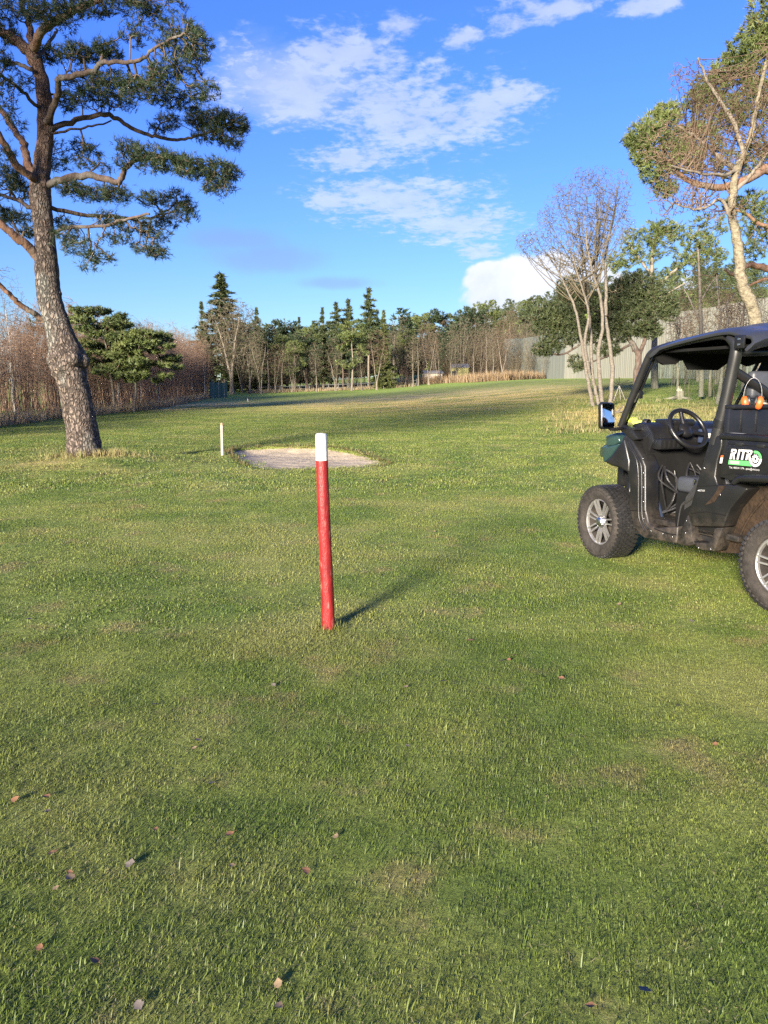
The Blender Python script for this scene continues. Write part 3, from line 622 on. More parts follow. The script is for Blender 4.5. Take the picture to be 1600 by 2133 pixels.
def needle_mat(name, a, b, c):
    return pmat(name, [(.3, a), (.55, b), (.75, c)], 1.1, 4, rough=.55, spec=.35, var=c, coord='Position', trans=.18)
def with_var(m, amt):
    return m
MAT_NEEDLE = needle_mat('pine_needles', (.012, .024, .013), (.022, .040, .017), (.046, .068, .025))
MAT_NEEDLE_LIGHT = needle_mat('pine_needles_light', (.050, .078, .024), (.088, .120, .034), (.150, .170, .050))
MAT_NEEDLE_SPRUCE = needle_mat('spruce_needles', (.030, .044, .021), (.050, .068, .027), (.085, .102, .038))
MAT_NEEDLE_YEL = needle_mat('spruce_needles_yellow', (.048, .066, .022), (.082, .100, .030), (.130, .140, .045))

def ellipsoid_pts(r, c, rad, n, shell=.0):
    d = r.normal(size=(n, 3)); d /= np.linalg.norm(d, axis=1)[:, None]; q = r.uniform(shell, 1, n) ** (1 / 3.)
    return np.asarray(c) + d * q[:, None] * np.asarray(rad)
def grow(stems, targets, bf=.35, tip=.006, expo=.42, maxlen=None, wob=0.0, r=None):
    """join target points to traced stems by short, balanced paths. stems: list of (pts, radii). Returns nodes, parent, radius, isleaf, n_stem_nodes"""
    nodes = []; par = []; rad0 = []; pl = []
    for pts, rd in stems:
        for i, p in enumerate(pts):
            nodes.append(p); rad0.append(rd[i]); pl.append(0.0); par.append(-1)
    ns = len(nodes); T = np.asarray(targets, float); m = len(T)
    NO = np.concatenate([np.asarray(nodes, float).reshape(-1, 3), T]); par = np.concatenate([np.array(par, int), np.full(m, -1)]); PL = np.concatenate([np.array(pl), np.zeros(m)])
    cost = np.full(m, 1e9); best = np.zeros(m, int)
    for j in range(ns):
        d = np.linalg.norm(T - NO[j], axis=1); k = d < cost; cost[k] = d[k]; best[k] = j
    left = np.ones(m, bool)
    for _ in range(m):
        i = int(np.argmin(np.where(left, cost, 1e18))); left[i] = False; g = ns + i; par[g] = best[i]
        PL[g] = PL[best[i]] + np.linalg.norm(T[i] - NO[best[i]])
        d = np.linalg.norm(T - T[i], axis=1); cc = d + bf * PL[g]; k = left & (cc < cost); cost[k] = cc[k]; best[k] = g
    cnt = np.zeros(ns + m); order = np.argsort(-PL[ns:]) + ns; leaf = np.ones(ns + m, bool)
    for g in order:
        cnt[g] += 1 if cnt[g] == 0 else 0
        p = par[g]
        if p >= 0: cnt[p] += cnt[g]; leaf[p] = False
    rad = tip * np.maximum(cnt, 1) ** expo; rad[:ns] = rad0
    return NO, par, rad, leaf, ns
def sticks(mb, NO, par, rad, ns, n=3, rmin=0.0, rmax=1e9, cap_parent=1.0):
    g = np.arange(ns, len(NO)); g = g[(par[g] >= 0) & (rad[g] >= rmin) & (rad[g] < rmax)]
    if len(g) == 0: return mb
    pr = np.minimum(rad[par[g]], rad[g] * 1.35)
    return mb.edges(NO[par[g]], NO[g], pr, rad[g], n)
def needles(mb, P, D, r, count, length, width, spread=.9, var=None):
    """needle tufts: thin triangles round the shoot direction D at P"""
    m = len(P)
    if m == 0: return mb
    P = np.repeat(P, count, 0); D = np.repeat(D, count, 0); n = len(P)
    v = D * r.uniform(.35, 1.0, (n, 1)) + r.normal(0, spread * .55, (n, 3)); v /= np.linalg.norm(v, axis=1)[:, None]
    s = np.cross(v, r.normal(size=(n, 3))); s /= np.linalg.norm(s, axis=1)[:, None] + 1e-9
    L_ = length * r.uniform(.6, 1.15, (n, 1)); back = P - D * r.uniform(0, .9, (n, 1)) * length
    V = np.stack([back - s * width / 2, back + s * width / 2, back + v * L_], 1)
    va = np.repeat(np.repeat(r.uniform(0, .55, m) if var is None else var, count), 3)
    return mb.add(V.reshape(-1, 3), np.arange(n * 3).reshape(-1, 3), va)
def shoot_dirs(NO, par, g, r, up=.35):
    d = NO[g] - NO[np.maximum(par[g], 0)]; d /= np.linalg.norm(d, axis=1)[:, None] + 1e-9; d = d + np.array([0, 0, up]) + r.normal(0, .25, d.shape); return d / np.linalg.norm(d, axis=1)[:, None]
def smooth_path(P, R, k=6):
    """Catmull-Rom through traced points"""
    P = np.asarray(P, float); R = np.asarray(R, float); n = len(P); out = []; ro = []
    for i in range(n - 1):
        p0 = P[max(i - 1, 0)]; p1 = P[i]; p2 = P[i + 1]; p3 = P[min(i + 2, n - 1)]
        for t in np.arange(k) / k:
            out.append(.5 * ((2 * p1) + (-p0 + p2) * t + (2 * p0 - 5 * p1 + 4 * p2 - p3) * t * t + (-p0 + 3 * p1 - 3 * p2 + p3) * t ** 3)); ro.append(R[i] + (R[i + 1] - R[i]) * t)
    out.append(P[-1]); ro.append(R[-1]); return np.array(out), np.array(ro)
def gnarl(P, R, n=14, amp=.06, seed=0, flare=0.0):
    """trunk tube with lumpy bark outline"""
    r = np.random.default_rng(seed); mb = MB(); mb.tube(P, R, n, cap=True); V = mb.v[0]; k = len(P)
    A = V.reshape(k, n, 3); C = P[:, None]; off = A - C; th = np.arange(n) * 2 * math.pi / n
    ph = np.cumsum(r.normal(0, .25, (k, 4)), 0); lum = sum(np.sin((j + 2) * th[None] + ph[:, j:j + 1] * 3) / (j + 1.5) for j in range(4)) * amp + r.normal(0, amp * .35, (k, n))
    mb.v[0] = (C + off * (1 + lum)[:, :, None]).reshape(-1, 3); return mb

def traced(pix, y, ydir=0.0):
    """pixel path -> points at depth y (drifting by ydir metres along the path)"""
    n = len(pix); return np.array([at(p[0], p[1], y + ydir * i / max(1, n - 1)) for i, p in enumerate(pix)])

# ---- the big leaning pine on the left
D0 = PINE_XY[1]; PX = D0 / CAM_F
def z2(pts): return [(x * .35, y * .35) for x, y in pts]
hero = empty('pine_tree', (PINE_XY[0], PINE_XY[1], zs(*PINE_XY))); HB = np.array(hero.location)
tr = [(182, 975, 92), (180, 958, 78), (174, 915, 64), (167, 870, 60), (158, 825, 59), (150, 790, 62), (143, 765, 72), (140, 745, 76), (134, 722, 60), (124, 692, 54), (111, 650, 48), (102, 612, 45), (98, 570, 43), (95, 520, 41), (90, 460, 40), (84, 415, 39), (84, 388, 38), (86, 365, 33)]
P, R = smooth_path([at(u, v, D0) - HB for u, v, w in tr], [w * PX / 2 for *_, w in tr], 5)
tmb = gnarl(P, R, 22, .055, 3)
# burr at the bend and old branch stubs
for (u, v, rr, dy) in [(116, 752, .17, -.12), (172, 752, .15, -.05), (150, 748, .18, -.22), (122, 612, .07, 0), (84, 600, .05, -.15)]:
    c = at(u, v, D0 + dy) - HB; q = rng.normal(0, .05, 6)
    tmb.lathe([(-rr, .01), (-rr * .8, rr * .62), (-rr * .3, rr * (.95 + q[0])), (rr * .2, rr * (1 + q[1])), (rr * .7, rr * .7), (rr, .02)], c, rng.normal(size=3), 11)
tmb.build('trunk', MAT_BARK_HERO, hero)
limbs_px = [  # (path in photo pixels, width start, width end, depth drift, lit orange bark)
    ([(84, 390), (88, 350), (93, 280), (93, 210), (82, 150), (63, 112), (38, 87), (0, 66), (-40, 40)], 36, 15, .3, 1),
    ([(70, 100), (91, 60), (133, 35), (175, 14), (215, -8), (260, -40)], 17, 7, -.9, 1),
    ([(68, 98), (62, 60), (50, 20), (36, -30), (30, -90)], 14, 7, .5, 1),
    ([(76, 378), (62, 366), (35, 343), (10, 304), (-12, 262), (-40, 230)], 17, 9, -.8, 1),
    ([(72, 365), (58, 340), (52, 315), (45, 292), (21, 259), (0, 224), (-30, 190)], 17, 9, .6, 1),
    ([(98, 255), (119, 205), (122, 168), (140, 161), (196, 147), (210, 130), (262, 129), (298, 122), (332, 95), (385, 70)], 13, 4, -1.2, 0),
    ([(104, 268), (147, 252), (210, 240), (238, 245), (273, 266), (308, 280), (350, 289), (385, 289), (420, 280), (470, 266)], 11, 4, 1.0, 0),
    ([(108, 280), (158, 270), (200, 261), (232, 250)], 5, 3, .5, 0),
    ([(98, 388), (140, 371), (192, 367), (248, 378), (259, 354), (283, 332), (332, 329), (385, 332), (437, 354), (472, 378)], 15, 4, -.6, 0),
    ([(102, 430), (158, 445), (217, 451), (301, 455), (350, 438)], 9, 4, .9, 0),
    ([(106, 487), (140, 474), (210, 471), (259, 458), (312, 444)], 8, 4, -1.0, 0),
    ([(84, 545), (66, 520), (40, 500), (21, 483), (-5, 462), (-40, 440)], 19, 12, -.4, 1),
    ([(72, 436), (50, 424), (22, 412), (-5, 405)], 9, 6, .8, 0),
    ([(72, 535), (45, 495), (18, 455), (0, 425)], 6, 4, .7, 0),
    ([(92, 668), (68, 652), (45, 637), (20, 614), (-3, 590), (-40, 560)], 12, 8, -.5, 1),
    ([(78, 222), (45, 190), (8, 160), (-20, 150)], 7, 5, -.7, 0),
    ([(66, 145), (40, 135), (12, 128), (-20, 118)], 8, 5, .6, 0),
    ([(75, 120), (110, 80), (118, 60)], 8, 4, .9, 0),
]
stems = []
for i, (px_, w0, w1, dr, lit) in enumerate(limbs_px):
    n = len(px_); pts = np.array([at(u, v, D0 + dr * (j / (n - 1)) ** .8 * 1.4) - HB for j, (u, v) in enumerate(px_)]); rd = np.linspace(w0, w1, n) * PX / 2
    P, R = smooth_path(pts, rd, 5); P = P + rng.normal(0, .012, P.shape)
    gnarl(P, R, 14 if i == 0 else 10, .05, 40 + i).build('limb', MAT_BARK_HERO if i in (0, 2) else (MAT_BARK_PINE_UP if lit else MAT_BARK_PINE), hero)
    stems.append((P, R))
blobs = [  # zoomed-crop centres (x,y,rx,ry), tuft count, depth
    (100, 40, 200, 70, 260, 0), (300, 60, 190, 60, 240, -.6), (480, 30, 150, 50, 200, -.9), (700, 20, 220, 45, 190, -.8), (860, 20, 70, 50, 90, -.9), (1020, 20, 80, 30, 45, -.9), (900, 110, 120, 60, 90, -.8), (40, 180, 90, 80, 130, .3), (330, 160, 110, 50, 60, -.5),
    (1080, 170, 110, 55, 130, -1.1), (1180, 260, 75, 90, 170, -1.2), (1050, 270, 120, 70, 150, -1.0), (800, 215, 75, 50, 80, -.8), (650, 290, 75, 45, 120, -.7), (440, 310, 110, 50, 190, -.5), (280, 320, 70, 60, 130, .4), (560, 330, 90, 50, 120, .5),
    (520, 480, 150, 70, 210, -.3), (700, 500, 170, 75, 300, -.6), (860, 530, 160, 75, 260, -.8), (560, 590, 160, 60, 190, .2), (400, 590, 80, 70, 120, .4), (960, 400, 110, 60, 130, -1.1), (1120, 380, 90, 55, 110, -1.1), (980, 480, 110, 60, 130, -1.1), (1200, 540, 110, 60, 150, -1.0), (1060, 600, 120, 50, 130, -.6), (720, 610, 90, 30, 50, 0),
    (1180, 700, 90, 60, 190, 1.0), (1300, 710, 110, 75, 330, 1.0), (1420, 740, 80, 60, 190, 1.1), (1250, 800, 120, 50, 150, 1.0), (1370, 840, 90, 45, 120, 1.1), (1000, 720, 80, 50, 100, .8), (950, 770, 70, 30, 40, .8),
    (430, 870, 110, 60, 90, .6), (540, 900, 70, 50, 60, .5), (350, 960, 80, 70, 80, .4), (520, 970, 110, 40, 60, .3), (620, 1000, 40, 25, 20, .2), (760, 880, 70, 50, 100, -.5), (880, 910, 110, 55, 180, -.6), (1020, 960, 130, 60, 230, -.7), (1150, 1000, 120, 65, 210, -.8), (1290, 1010, 110, 70, 190, -.8), (1380, 1020, 60, 50, 90, -.8), (1300, 1110, 90, 50, 130, -.8), (900, 990, 100, 35, 60, -.6), (720, 950, 30, 60, 30, -.5),
    (430, 1120, 90, 50, 130, -.3), (560, 1150, 110, 50, 190, -.3), (690, 1150, 90, 50, 130, -.4), (900, 1180, 90, 55, 130, .6), (1040, 1180, 100, 60, 150, .6), (1120, 1260, 75, 60, 110, .6), (990, 1300, 100, 60, 130, .5), (800, 1340, 130, 45, 150, -.6), (640, 1300, 100, 45, 80, -.4), (950, 1400, 90, 40, 60, -.5), (700, 1420, 110, 40, 70, -.5),
    (400, 1400, 90, 60, 90, -.5), (480, 1470, 110, 60, 110, -.6), (600, 1530, 80, 40, 70, -.6), (520, 1590, 40, 20, 20, -.6), (880, 1480, 80, 50, 80, -.8), (960, 1510, 60, 40, 60, -.8), (380, 1320, 70, 40, 50, .3), (250, 1370, 70, 40, 60, .5), (170, 1380, 60, 40, 60, .5),
    (60, 1070, 90, 70, 150, .4), (130, 1130, 60, 60, 80, .5), (40, 1280, 90, 60, 130, .5), (130, 1290, 60, 50, 60, .5), (40, 620, 50, 100, 60, -.6), (60, 500, 60, 50, 60, -.5), (30, 1000, 60, 60, 60, .3), (100, 740, 60, 40, 30, .5), (20, 350, 50, 60, 80, -.5), (160, 480, 50, 60, 40, .6), (30, 900, 50, 40, 40, -.6),
    (-120, 200, 150, 150, 160, 0), (-150, 600, 150, 120, 140, -.4), (-120, 1150, 130, 120, 120, .2), (200, -150, 300, 90, 260, .2), (600, -120, 300, 80, 220, -.6), (-100, -100, 200, 120, 160, .3)]
r = np.random.default_rng(31); T = []
for (x, y, rx, ry, n, dy) in blobs:
    c = at(x * .35, y * .35, D0 + dy * 1.35) - HB; k = .35 * PX; dep = max(.35, (rx + ry) * .5 * k * .85)
    T.append(ellipsoid_pts(r, c, (rx * k, dep, ry * k * .85), int(n * .85)))
T = np.concatenate(T)
NO, par, rad, leaf, ns = grow(stems, T, .28, .0042, .46)
sticks(MB(), NO, par, np.minimum(rad, .035), ns, 3).build('twigs', MAT_TWIG_PINE, hero)['kind'] = 'stuff'
g = np.arange(ns, len(NO)); g = g[leaf[g] | (r.uniform(size=len(g)) < .35)]
nm = MB(); Dm = shoot_dirs(NO, par, g, r, .45)
needles(nm, NO[g], Dm, r, 14, .125, .0095, .62)
needles(nm, NO[g] + r.normal(0, .05, (len(g), 3)), Dm, r, 8, .11, .0095, .7)
nm.build('needles', MAT_NEEDLE, hero, smooth=False)
tag(hero, 'tall leaning pine with scaly trunk, burr at the bend and drooping dark needle boughs', 'tree')

# ---- generic trees ------------------------------------------------------------------------
def sub_branches(stems, targets, k, r, up=.30, lo=.35, w=.5):
    """long curved secondary branches from the traced stems towards random crown points"""
    out = []
    for i in range(k):
        P, R = stems[r.integers(len(stems))]; n = len(P)
        if n < 4: continue
        j = int(n * r.uniform(lo, .97)); s0 = P[min(j, n - 2)]; rr = R[min(j, n - 2)]; T = targets[r.integers(0, len(targets), 14)]; T = T[T[:, 2] > s0[2] + .02 * abs(s0[2])]
        if len(T) == 0: continue
        d = np.linalg.norm(T - s0, axis=1); t_ = T[np.argsort(d)[int(len(d) * r.uniform(.15, .85))]]; ln = np.linalg.norm(t_ - s0)
        ts = np.linspace(0, 1, 8)[:, None]; out_h = (t_ - s0) * np.array([1, 1, 0]); mid = s0 + out_h * .62 + np.array([0, 0, (t_[2] - s0[2]) * (.5 - up * .6)])
        Q = (1 - ts) ** 2 * s0 + 2 * ts * (1 - ts) * mid + ts ** 2 * t_ + np.cumsum(r.normal(0, ln * .012, (8, 3)), 0) * ts
        out.append((Q, np.linspace(min(rr * w, ln * .008 + .003), min(rr * w, ln * .008 + .003) * .3, 8)))
    return out
def bare_tree(name, seed, h, crown_r, crown_lo, n, lean=(0, 0), trunk_r=None, bark=None, twig=None, bf=.45, tip=.012, forks=1, egg=.6, parent_loc=(0, 0, 0), wide_top=True, expo=.42):
    """leafless tree: trunk + crown of twigs, returned as Empty at its foot"""
    r = np.random.default_rng(seed); e = empty(name, parent_loc); tr_ = trunk_r or h * .016; stems = []; tm = MB()
    for f in range(forks):
        a = r.uniform(0, 6.28); sp_ = 0 if forks == 1 else h * .09
        top = np.array([lean[0] * h + sp_ * math.cos(a) * 1.6, lean[1] * h + sp_ * math.sin(a) * 1.6, h * r.uniform(.72, .86)])
        ts = np.linspace(0, 1, 9); P = np.array([top * np.array([t ** 1.3, t ** 1.3, t]) for t in ts]) + np.cumsum(r.normal(0, h * .006, (9, 3)), 0) * np.array([1, 1, 0]); P[0] = (sp_ * .12 * math.cos(a), sp_ * .12 * math.sin(a), -.1)
        R = tr_ / math.sqrt(forks) * (1 - .82 * ts) * (1 + .35 * np.exp(-ts * 14)); P, R = smooth_path(P, R, 3)
        m = gnarl(P, R, 8, .04, seed + f); tm.v += m.v; tm.var += m.var
        for q in m.q: tm.q.append(q + tm.n)
        for t in m.t: tm.t.append(t + tm.n)
        tm.n += m.n
        k = P[:, 2] > h * crown_lo * .8; stems.append((P[k], R[k]))
    tm.build('trunk', bark, e)
    c = np.array([lean[0] * h, lean[1] * h, h * (crown_lo + (1 - crown_lo) * .55)]); rad3 = np.array([crown_r, crown_r, h * (1 - crown_lo) * .53])
    T = ellipsoid_pts(r, c, rad3, n)
    fz = (T[:, 2] - h * crown_lo) / (h * (1 - crown_lo)); lump = np.sin(T[:, 0] * 2.2 / crown_r * 1.7 + seed) * np.sin(T[:, 1] * 3 / crown_r + seed * 2) * np.sin(fz * 7 + seed); T = T[lump > -.55]
    sub = sub_branches(stems, T, int(8 + n / 70), r, lo=.15)
    NO, par, rad, leaf, ns = grow(stems + sub, T, bf * .35, tip, expo)
    cm = MB()
    for Q, R in sub: cm.edges(Q[:-1], Q[1:], R[:-1], R[1:], 4)
    sticks(cm, NO, par, np.minimum(rad, tr_ * .6), ns, 3); cm.build('crown', twig, e); return e

def conifer(name, seed, h, base_r, crown_lo, levels, per, mat, bark, droop=.25, tuft=(.34, .11), power=.9, ragged=.2, per_branch=7):
    r = np.random.default_rng(seed); e = empty(name); ts = np.linspace(0, 1, 10)
    P = np.stack([np.cumsum(r.normal(0, .03, 10)), np.cumsum(r.normal(0, .03, 10)), ts * h - .1], 1); P[0, :2] = 0
    MB().tube(P, h * .013 * (1 - .93 * ts) + .01, 7).build('trunk', bark, e)
    A, B, ra, PP, DD = [], [], [], [], []
    for l in range(levels):
        f = (l + r.uniform(-.3, .3)) / levels; z = h * (crown_lo + (1 - crown_lo) * f); rr = base_r * max(.03, (1 - f)) ** power * (1 + r.normal(0, ragged * .5))
        k = max(3, int(per * (1 - .45 * f))); a0 = r.uniform(0, 6.28)
        for b in range(k):
            a = a0 + b * 6.283 / k + r.normal(0, .3); z = h * (crown_lo + (1 - crown_lo) * np.clip(f + r.normal(0, .6 / levels), 0, .985)); ln = rr * r.uniform(1 - ragged * 1.6, 1.12); d = np.array([math.cos(a), math.sin(a), 0])
            s0 = np.array([np.interp(z, P[:, 2], P[:, 0]), np.interp(z, P[:, 2], P[:, 1]), z]); nb = max(2, int(per_branch * ln / base_r + 1.5))
            prev = s0
            for j in range(1, nb + 1):
                t = j / nb; p = s0 + d * ln * t + np.array([0, 0, -droop * ln * t + .22 * droop * ln * t * t * 2.2 + .08 * ln * (1 - f) * 0]) + r.normal(0, .03 * ln, 3) * t
                A.append(prev); B.append(p); ra.append(.035 * (1 - .7 * t) * h / 20 + .008); prev = p
                if t > .18:
                    side = np.cross(d, [0, 0, 1]); w = ln * .26 * (1 - t * .5)
                    for sgn in (-1, 1, 0):
                        PP.append(p + side * sgn * w * r.uniform(.25, 1) + r.normal(0, .05 * ln, 3) * .5); dv = d + side * sgn * .9 + np.array([0, 0, -.28]) + r.normal(0, .2, 3); DD.append(dv / np.linalg.norm(dv))
    MB().edges(np.array(A), np.array(B), np.array(ra), np.array(ra) * .8, 3).build('branches', MAT_TWIG_PINE, e)['kind'] = 'stuff'
    tm = MB(); top = np.array([P[-1] + [0, 0, -.25 * i] for i in range(5)]); PP = np.concatenate([np.array(PP), top]); DD = np.concatenate([np.array(DD), np.tile([0, 0, 1.0], (5, 1))])
    needles(tm, PP, DD, r, 13, tuft[0] * 1.5 * h / 18, tuft[1] * 1.5 * h / 18, .75); tm.build('crown', mat, e, smooth=False); return e

def pine(name, seed, h, crown_lo, crown_r, n_clump, per_clump, mat, bark, flat=.55, tuft=(.24, .06), lean=(0, 0), count=9, clump_r=None, twigtip=.01, fork=False):
    """pine with a bare lower trunk and rounded boughs of needle clumps"""
    r = np.random.default_rng(seed); e = empty(name); ts = np.linspace(0, 1, 11)
    P = np.stack([lean[0] * h * ts ** 1.4 + np.cumsum(r.normal(0, .012 * h, 11)) * .5, lean[1] * h * ts ** 1.4 + np.cumsum(r.normal(0, .012 * h, 11)) * .5, ts * h * .93 - .1], 1); P[0, :2] = 0
    R = h * .019 * (1 - .85 * ts) * (1 + .3 * np.exp(-ts * 12)); P, R = smooth_path(P, R, 3); gnarl(P, R, 10, .05, seed).build('trunk', bark, e)
    k = P[:, 2] > h * crown_lo * .85; stems = [(P[k], R[k])]; cr = clump_r or crown_r * .36; T = []
    for i in range(n_clump):
        f = r.uniform(0, 1) ** .8; z = h * (crown_lo + (1 - crown_lo) * f); q = crown_r * math.sqrt(max(.05, 1 - (f * 1.05 - .3) ** 2 * 1.15)) * math.sqrt(r.uniform(.12, 1)); a = r.uniform(0, 6.28)
        c = np.array([np.interp(z, P[:, 2], P[:, 0]) + q * math.cos(a), np.interp(z, P[:, 2], P[:, 1]) + q * math.sin(a), z]); s_ = cr * r.uniform(.6, 1.25)
        T.append(ellipsoid_pts(r, c, (s_, s_, s_ * flat), per_clump, .2))
    T = np.concatenate(T); NO, par, rad, leaf, ns = grow(stems, T, .3, twigtip, .40)
    sticks(MB(), NO, par, np.minimum(rad, h * .008), ns, 3).build('branches', MAT_TWIG_PINE, e)['kind'] = 'stuff'
    g = np.arange(ns, len(NO)); nm = MB(); needles(nm, NO[g], shoot_dirs(NO, par, g, r, .5), r, count, tuft[0], tuft[1], .8); nm.build('crown', mat, e, smooth=False); return e

PROTO = {}
def place(proto, x, y, scale=1.0, rz=None, label=None, cat='tree', group=None, sz=None, name=None, dz=0.0):
    """first use moves the prototype, later uses copy the thing and its parts"""
    o = PROTO[proto]
    if o.get('placed'): o2 = copy_tree(o)
    else: o2 = o; o['placed'] = 1
    o2.location = (x, y, zs(x, y) - .03 + dz); o2.rotation_euler = (0, 0, random.uniform(0, 6.28) if rz is None else rz); o2.scale = (scale, scale, sz or scale)
    if name: o2.name = name
    tag(o2, label, cat, group); return o2
def top_h(u, v_top, x, y):
    """height a thing standing at (x,y) needs so that its top meets photo row v_top"""
    r_ = ray(u, v_top); return CAM_H + r_[2] / r_[1] * y - zs(x, y)
def spot(u, y): return (u - 800) / CAM_F * y / 1.0 * (1 / math.cos(CAM_P) if False else 1.0) * .99, y

# prototypes
PROTO['spruce_a'] = conifer('spruce_tree', 1, 20, 4.6, .06, 26, 9, MAT_NEEDLE_SPRUCE, MAT_BARK_GREY, .30)
PROTO['spruce_b'] = conifer('spruce_tree', 2, 20, 3.0, .12, 24, 8, MAT_NEEDLE_SPRUCE, MAT_BARK_GREY, .22, ragged=.3)
PROTO['spruce_c'] = conifer('spruce_tree', 3, 20, 3.6, .42, 15, 6, MAT_NEEDLE_SPRUCE, MAT_BARK_GREY, .05, ragged=.45, power=.65, tuft=(.42, .13))
PROTO['spruce_y'] = conifer('spruce_tree', 4, 18, 3.2, .05, 26, 9, MAT_NEEDLE_YEL, MAT_BARK_GREY, .45, ragged=.25)
PROTO['pine_a'] = pine('pine_tree', 11, 15, .48, 3.0, 26, 34, MAT_NEEDLE_SPRUCE, MAT_BARK_GREY, tuft=(.42, .12), twigtip=.014)
PROTO['pine_b'] = pine('pine_tree', 12, 14, .34, 3.2, 30, 34, MAT_NEEDLE_LIGHT, MAT_BARK_GREY, tuft=(.42, .12), twigtip=.014)
PROTO['pine_c'] = pine('pine_tree', 13, 13, .25, 3.4, 34, 32, MAT_NEEDLE, MAT_BARK_PINE, tuft=(.42, .13), twigtip=.014)
for i, k in enumerate('abcde'):
    PROTO['bare_' + k] = bare_tree('bare_tree', 20 + i, 12, [2.1, 2.7, 1.7, 3.0, 2.3][i], [.22, .3, .2, .25, .15][i], 800, lean=[(0, 0), (.04, 0), (-.03, .02), (.06, 0), (-.05, 0)][i], bark=MAT_BARK_BIRCH if i in (0, 2) else MAT_BARK_GREY, twig=MAT_TWIG if i != 1 else MAT_TWIG_RED, forks=[1, 2, 1, 2, 2][i], tip=.019, trunk_r=.17)
PROTO['big_bare'] = bare_tree('broadleaf_tree', 33, 16, 6.2, .20, 3600, bark=MAT_BARK_GREY, twig=MAT_TWIG, forks=2, tip=.026, trunk_r=.5, bf=.30)
PROTO['slim_birch'] = bare_tree('birch_tree', 34, 8.5, 1.2, .25, 800, bark=MAT_BARK_WHITE, twig=MAT_TWIG_RED, tip=.006, trunk_r=.075, bf=.55)
random.seed(17)

# --- left edge: green pine pair, slim birch, spruce tip
_d = hit(243, 857, zg)[1] - 1.0; x, y = spot(240, _d); H_ = top_h(215, 640, x, y)
PROTO['pair_a'] = pine('pine_tree', 41, H_, .36, H_ * .34, 78, 46, MAT_NEEDLE_LIGHT, MAT_BARK_GREY, flat=.32, clump_r=H_ * .085, tuft=(.26, .06), lean=(-.08, 0), twigtip=.010)
place('pair_a', x, y, rz=0, label='bushy light green pine with a pale straight trunk in front of the thicket')
x, y = spot(279, _d - .8); H_ = top_h(330, 690, x, y)
PROTO['pair_b'] = pine('pine_tree', 42, H_, .36, H_ * .48, 74, 46, MAT_NEEDLE_LIGHT, MAT_BARK_GREY, flat=.28, clump_r=H_ * .10, tuft=(.26, .06), lean=(.14, 0), twigtip=.010)
place('pair_b', x, y, rz=0, label='low spreading pine with boughs sweeping right, beside the taller bushy pine')
x, y = spot(34, 44); H_ = top_h(30, 565, x, y); place('slim_birch', x, y, H_ / 8.5, label='slim white-stemmed birch at the thicket edge behind the leaning pine')
x, y = spot(160, 92); place('spruce_b', x, y, top_h(160, 635, x, y) / 20, label='small spruce tip rising above the thicket behind the bushy pine')
x, y = spot(100, 84); place('pine_c', x, y, top_h(100, 665, x, y) / 13, label='round pine crown showing above the thicket beside the slim birch')

# --- far end, left of centre
x, y = spot(468, 140); place('spruce_a', x, y, top_h(468, 567, x, y) / 20 * 1.85, sz=top_h(468, 567, x, y) / 20, label='tallest broad spruce, rising behind the spreading leafless tree')
x, y = spot(428, 138); place('spruce_b', x, y, top_h(428, 628, x, y) / 20, label='narrow spruce half hidden left of the tallest spruce')
x, y = spot(484, 117); H_ = top_h(470, 628, x, y); place('big_bare', x, y, H_ / 16 * 1.0, rz=.6, label='large spreading leafless tree with a thick pale trunk')
x, y = spot(507, 122); place('bare_d', x, y, 1.0, label='leafless tree with a grey trunk right of the large spreading tree')
trees = [('spruce_b', 540, 640, 132, 'spruce with a pale thin top next to the spreading leafless tree'), ('pine_a', 560, 690, 128, None), ('pine_c', 600, 672, 140, None), ('spruce_b', 626, 660, 138, 'dark spruce standing above the pines of the far row'),
         ('pine_b', 590, 700, 126, None), ('pine_b', 650, 680, 136, None), ('spruce_b', 674, 640, 134, 'pointed spruce left of the twin-topped spruces'), ('pine_c', 640, 695, 122, None), ('spruce_c', 703, 630, 130, 'slender spruce with a bare stem, left of a pair'), ('spruce_c', 728, 624, 132, 'slender spruce with a bare stem, right of a pair'),
         ('spruce_c', 768, 600, 128, 'open-crowned fir with a long bare stem, highest over the far row'), ('pine_b', 733, 672, 112, 'pine with a pinkish bent trunk in front of the slender spruces'), ('spruce_y', 800, 645, 118, 'dense yellowish spruce beside the grey fence'),
         ('pine_a', 690, 690, 138, None), ('pine_c', 770, 690, 136, None), ('pine_b', 845, 690, 146, None), ('pine_a', 575, 668, 160, None), ('pine_a', 520, 700, 136, None), ('pine_b', 615, 712, 120, None), ('pine_a', 665, 672, 152, None), ('spruce_b', 585, 676, 142, 'dark spruce standing above the pines of the far row'), ('spruce_b', 655, 668, 146, 'dark spruce standing above the pines of the far row'), ('pine_c', 715, 690, 126, None), ('spruce_a', 555, 690, 150, 'dark spruce standing above the pines of the far row')]
BASEH = {'spruce_a': 20, 'spruce_b': 20, 'spruce_c': 20, 'spruce_y': 18, 'pine_a': 15, 'pine_b': 14, 'pine_c': 13, 'bare_a': 12, 'bare_b': 12, 'bare_c': 12, 'bare_d': 12, 'bare_e': 12}
for k, u, v, y, lab in trees:
    x, y = spot(u, y); H_ = top_h(u, v, x, y)
    place(k, x, y, H_ / BASEH[k], label=lab or 'dark pine in the close-set far row of conifers', group=None if lab and 'standing above' not in lab else ('dark spruces of the far row' if lab else 'pines of the far tree row'))
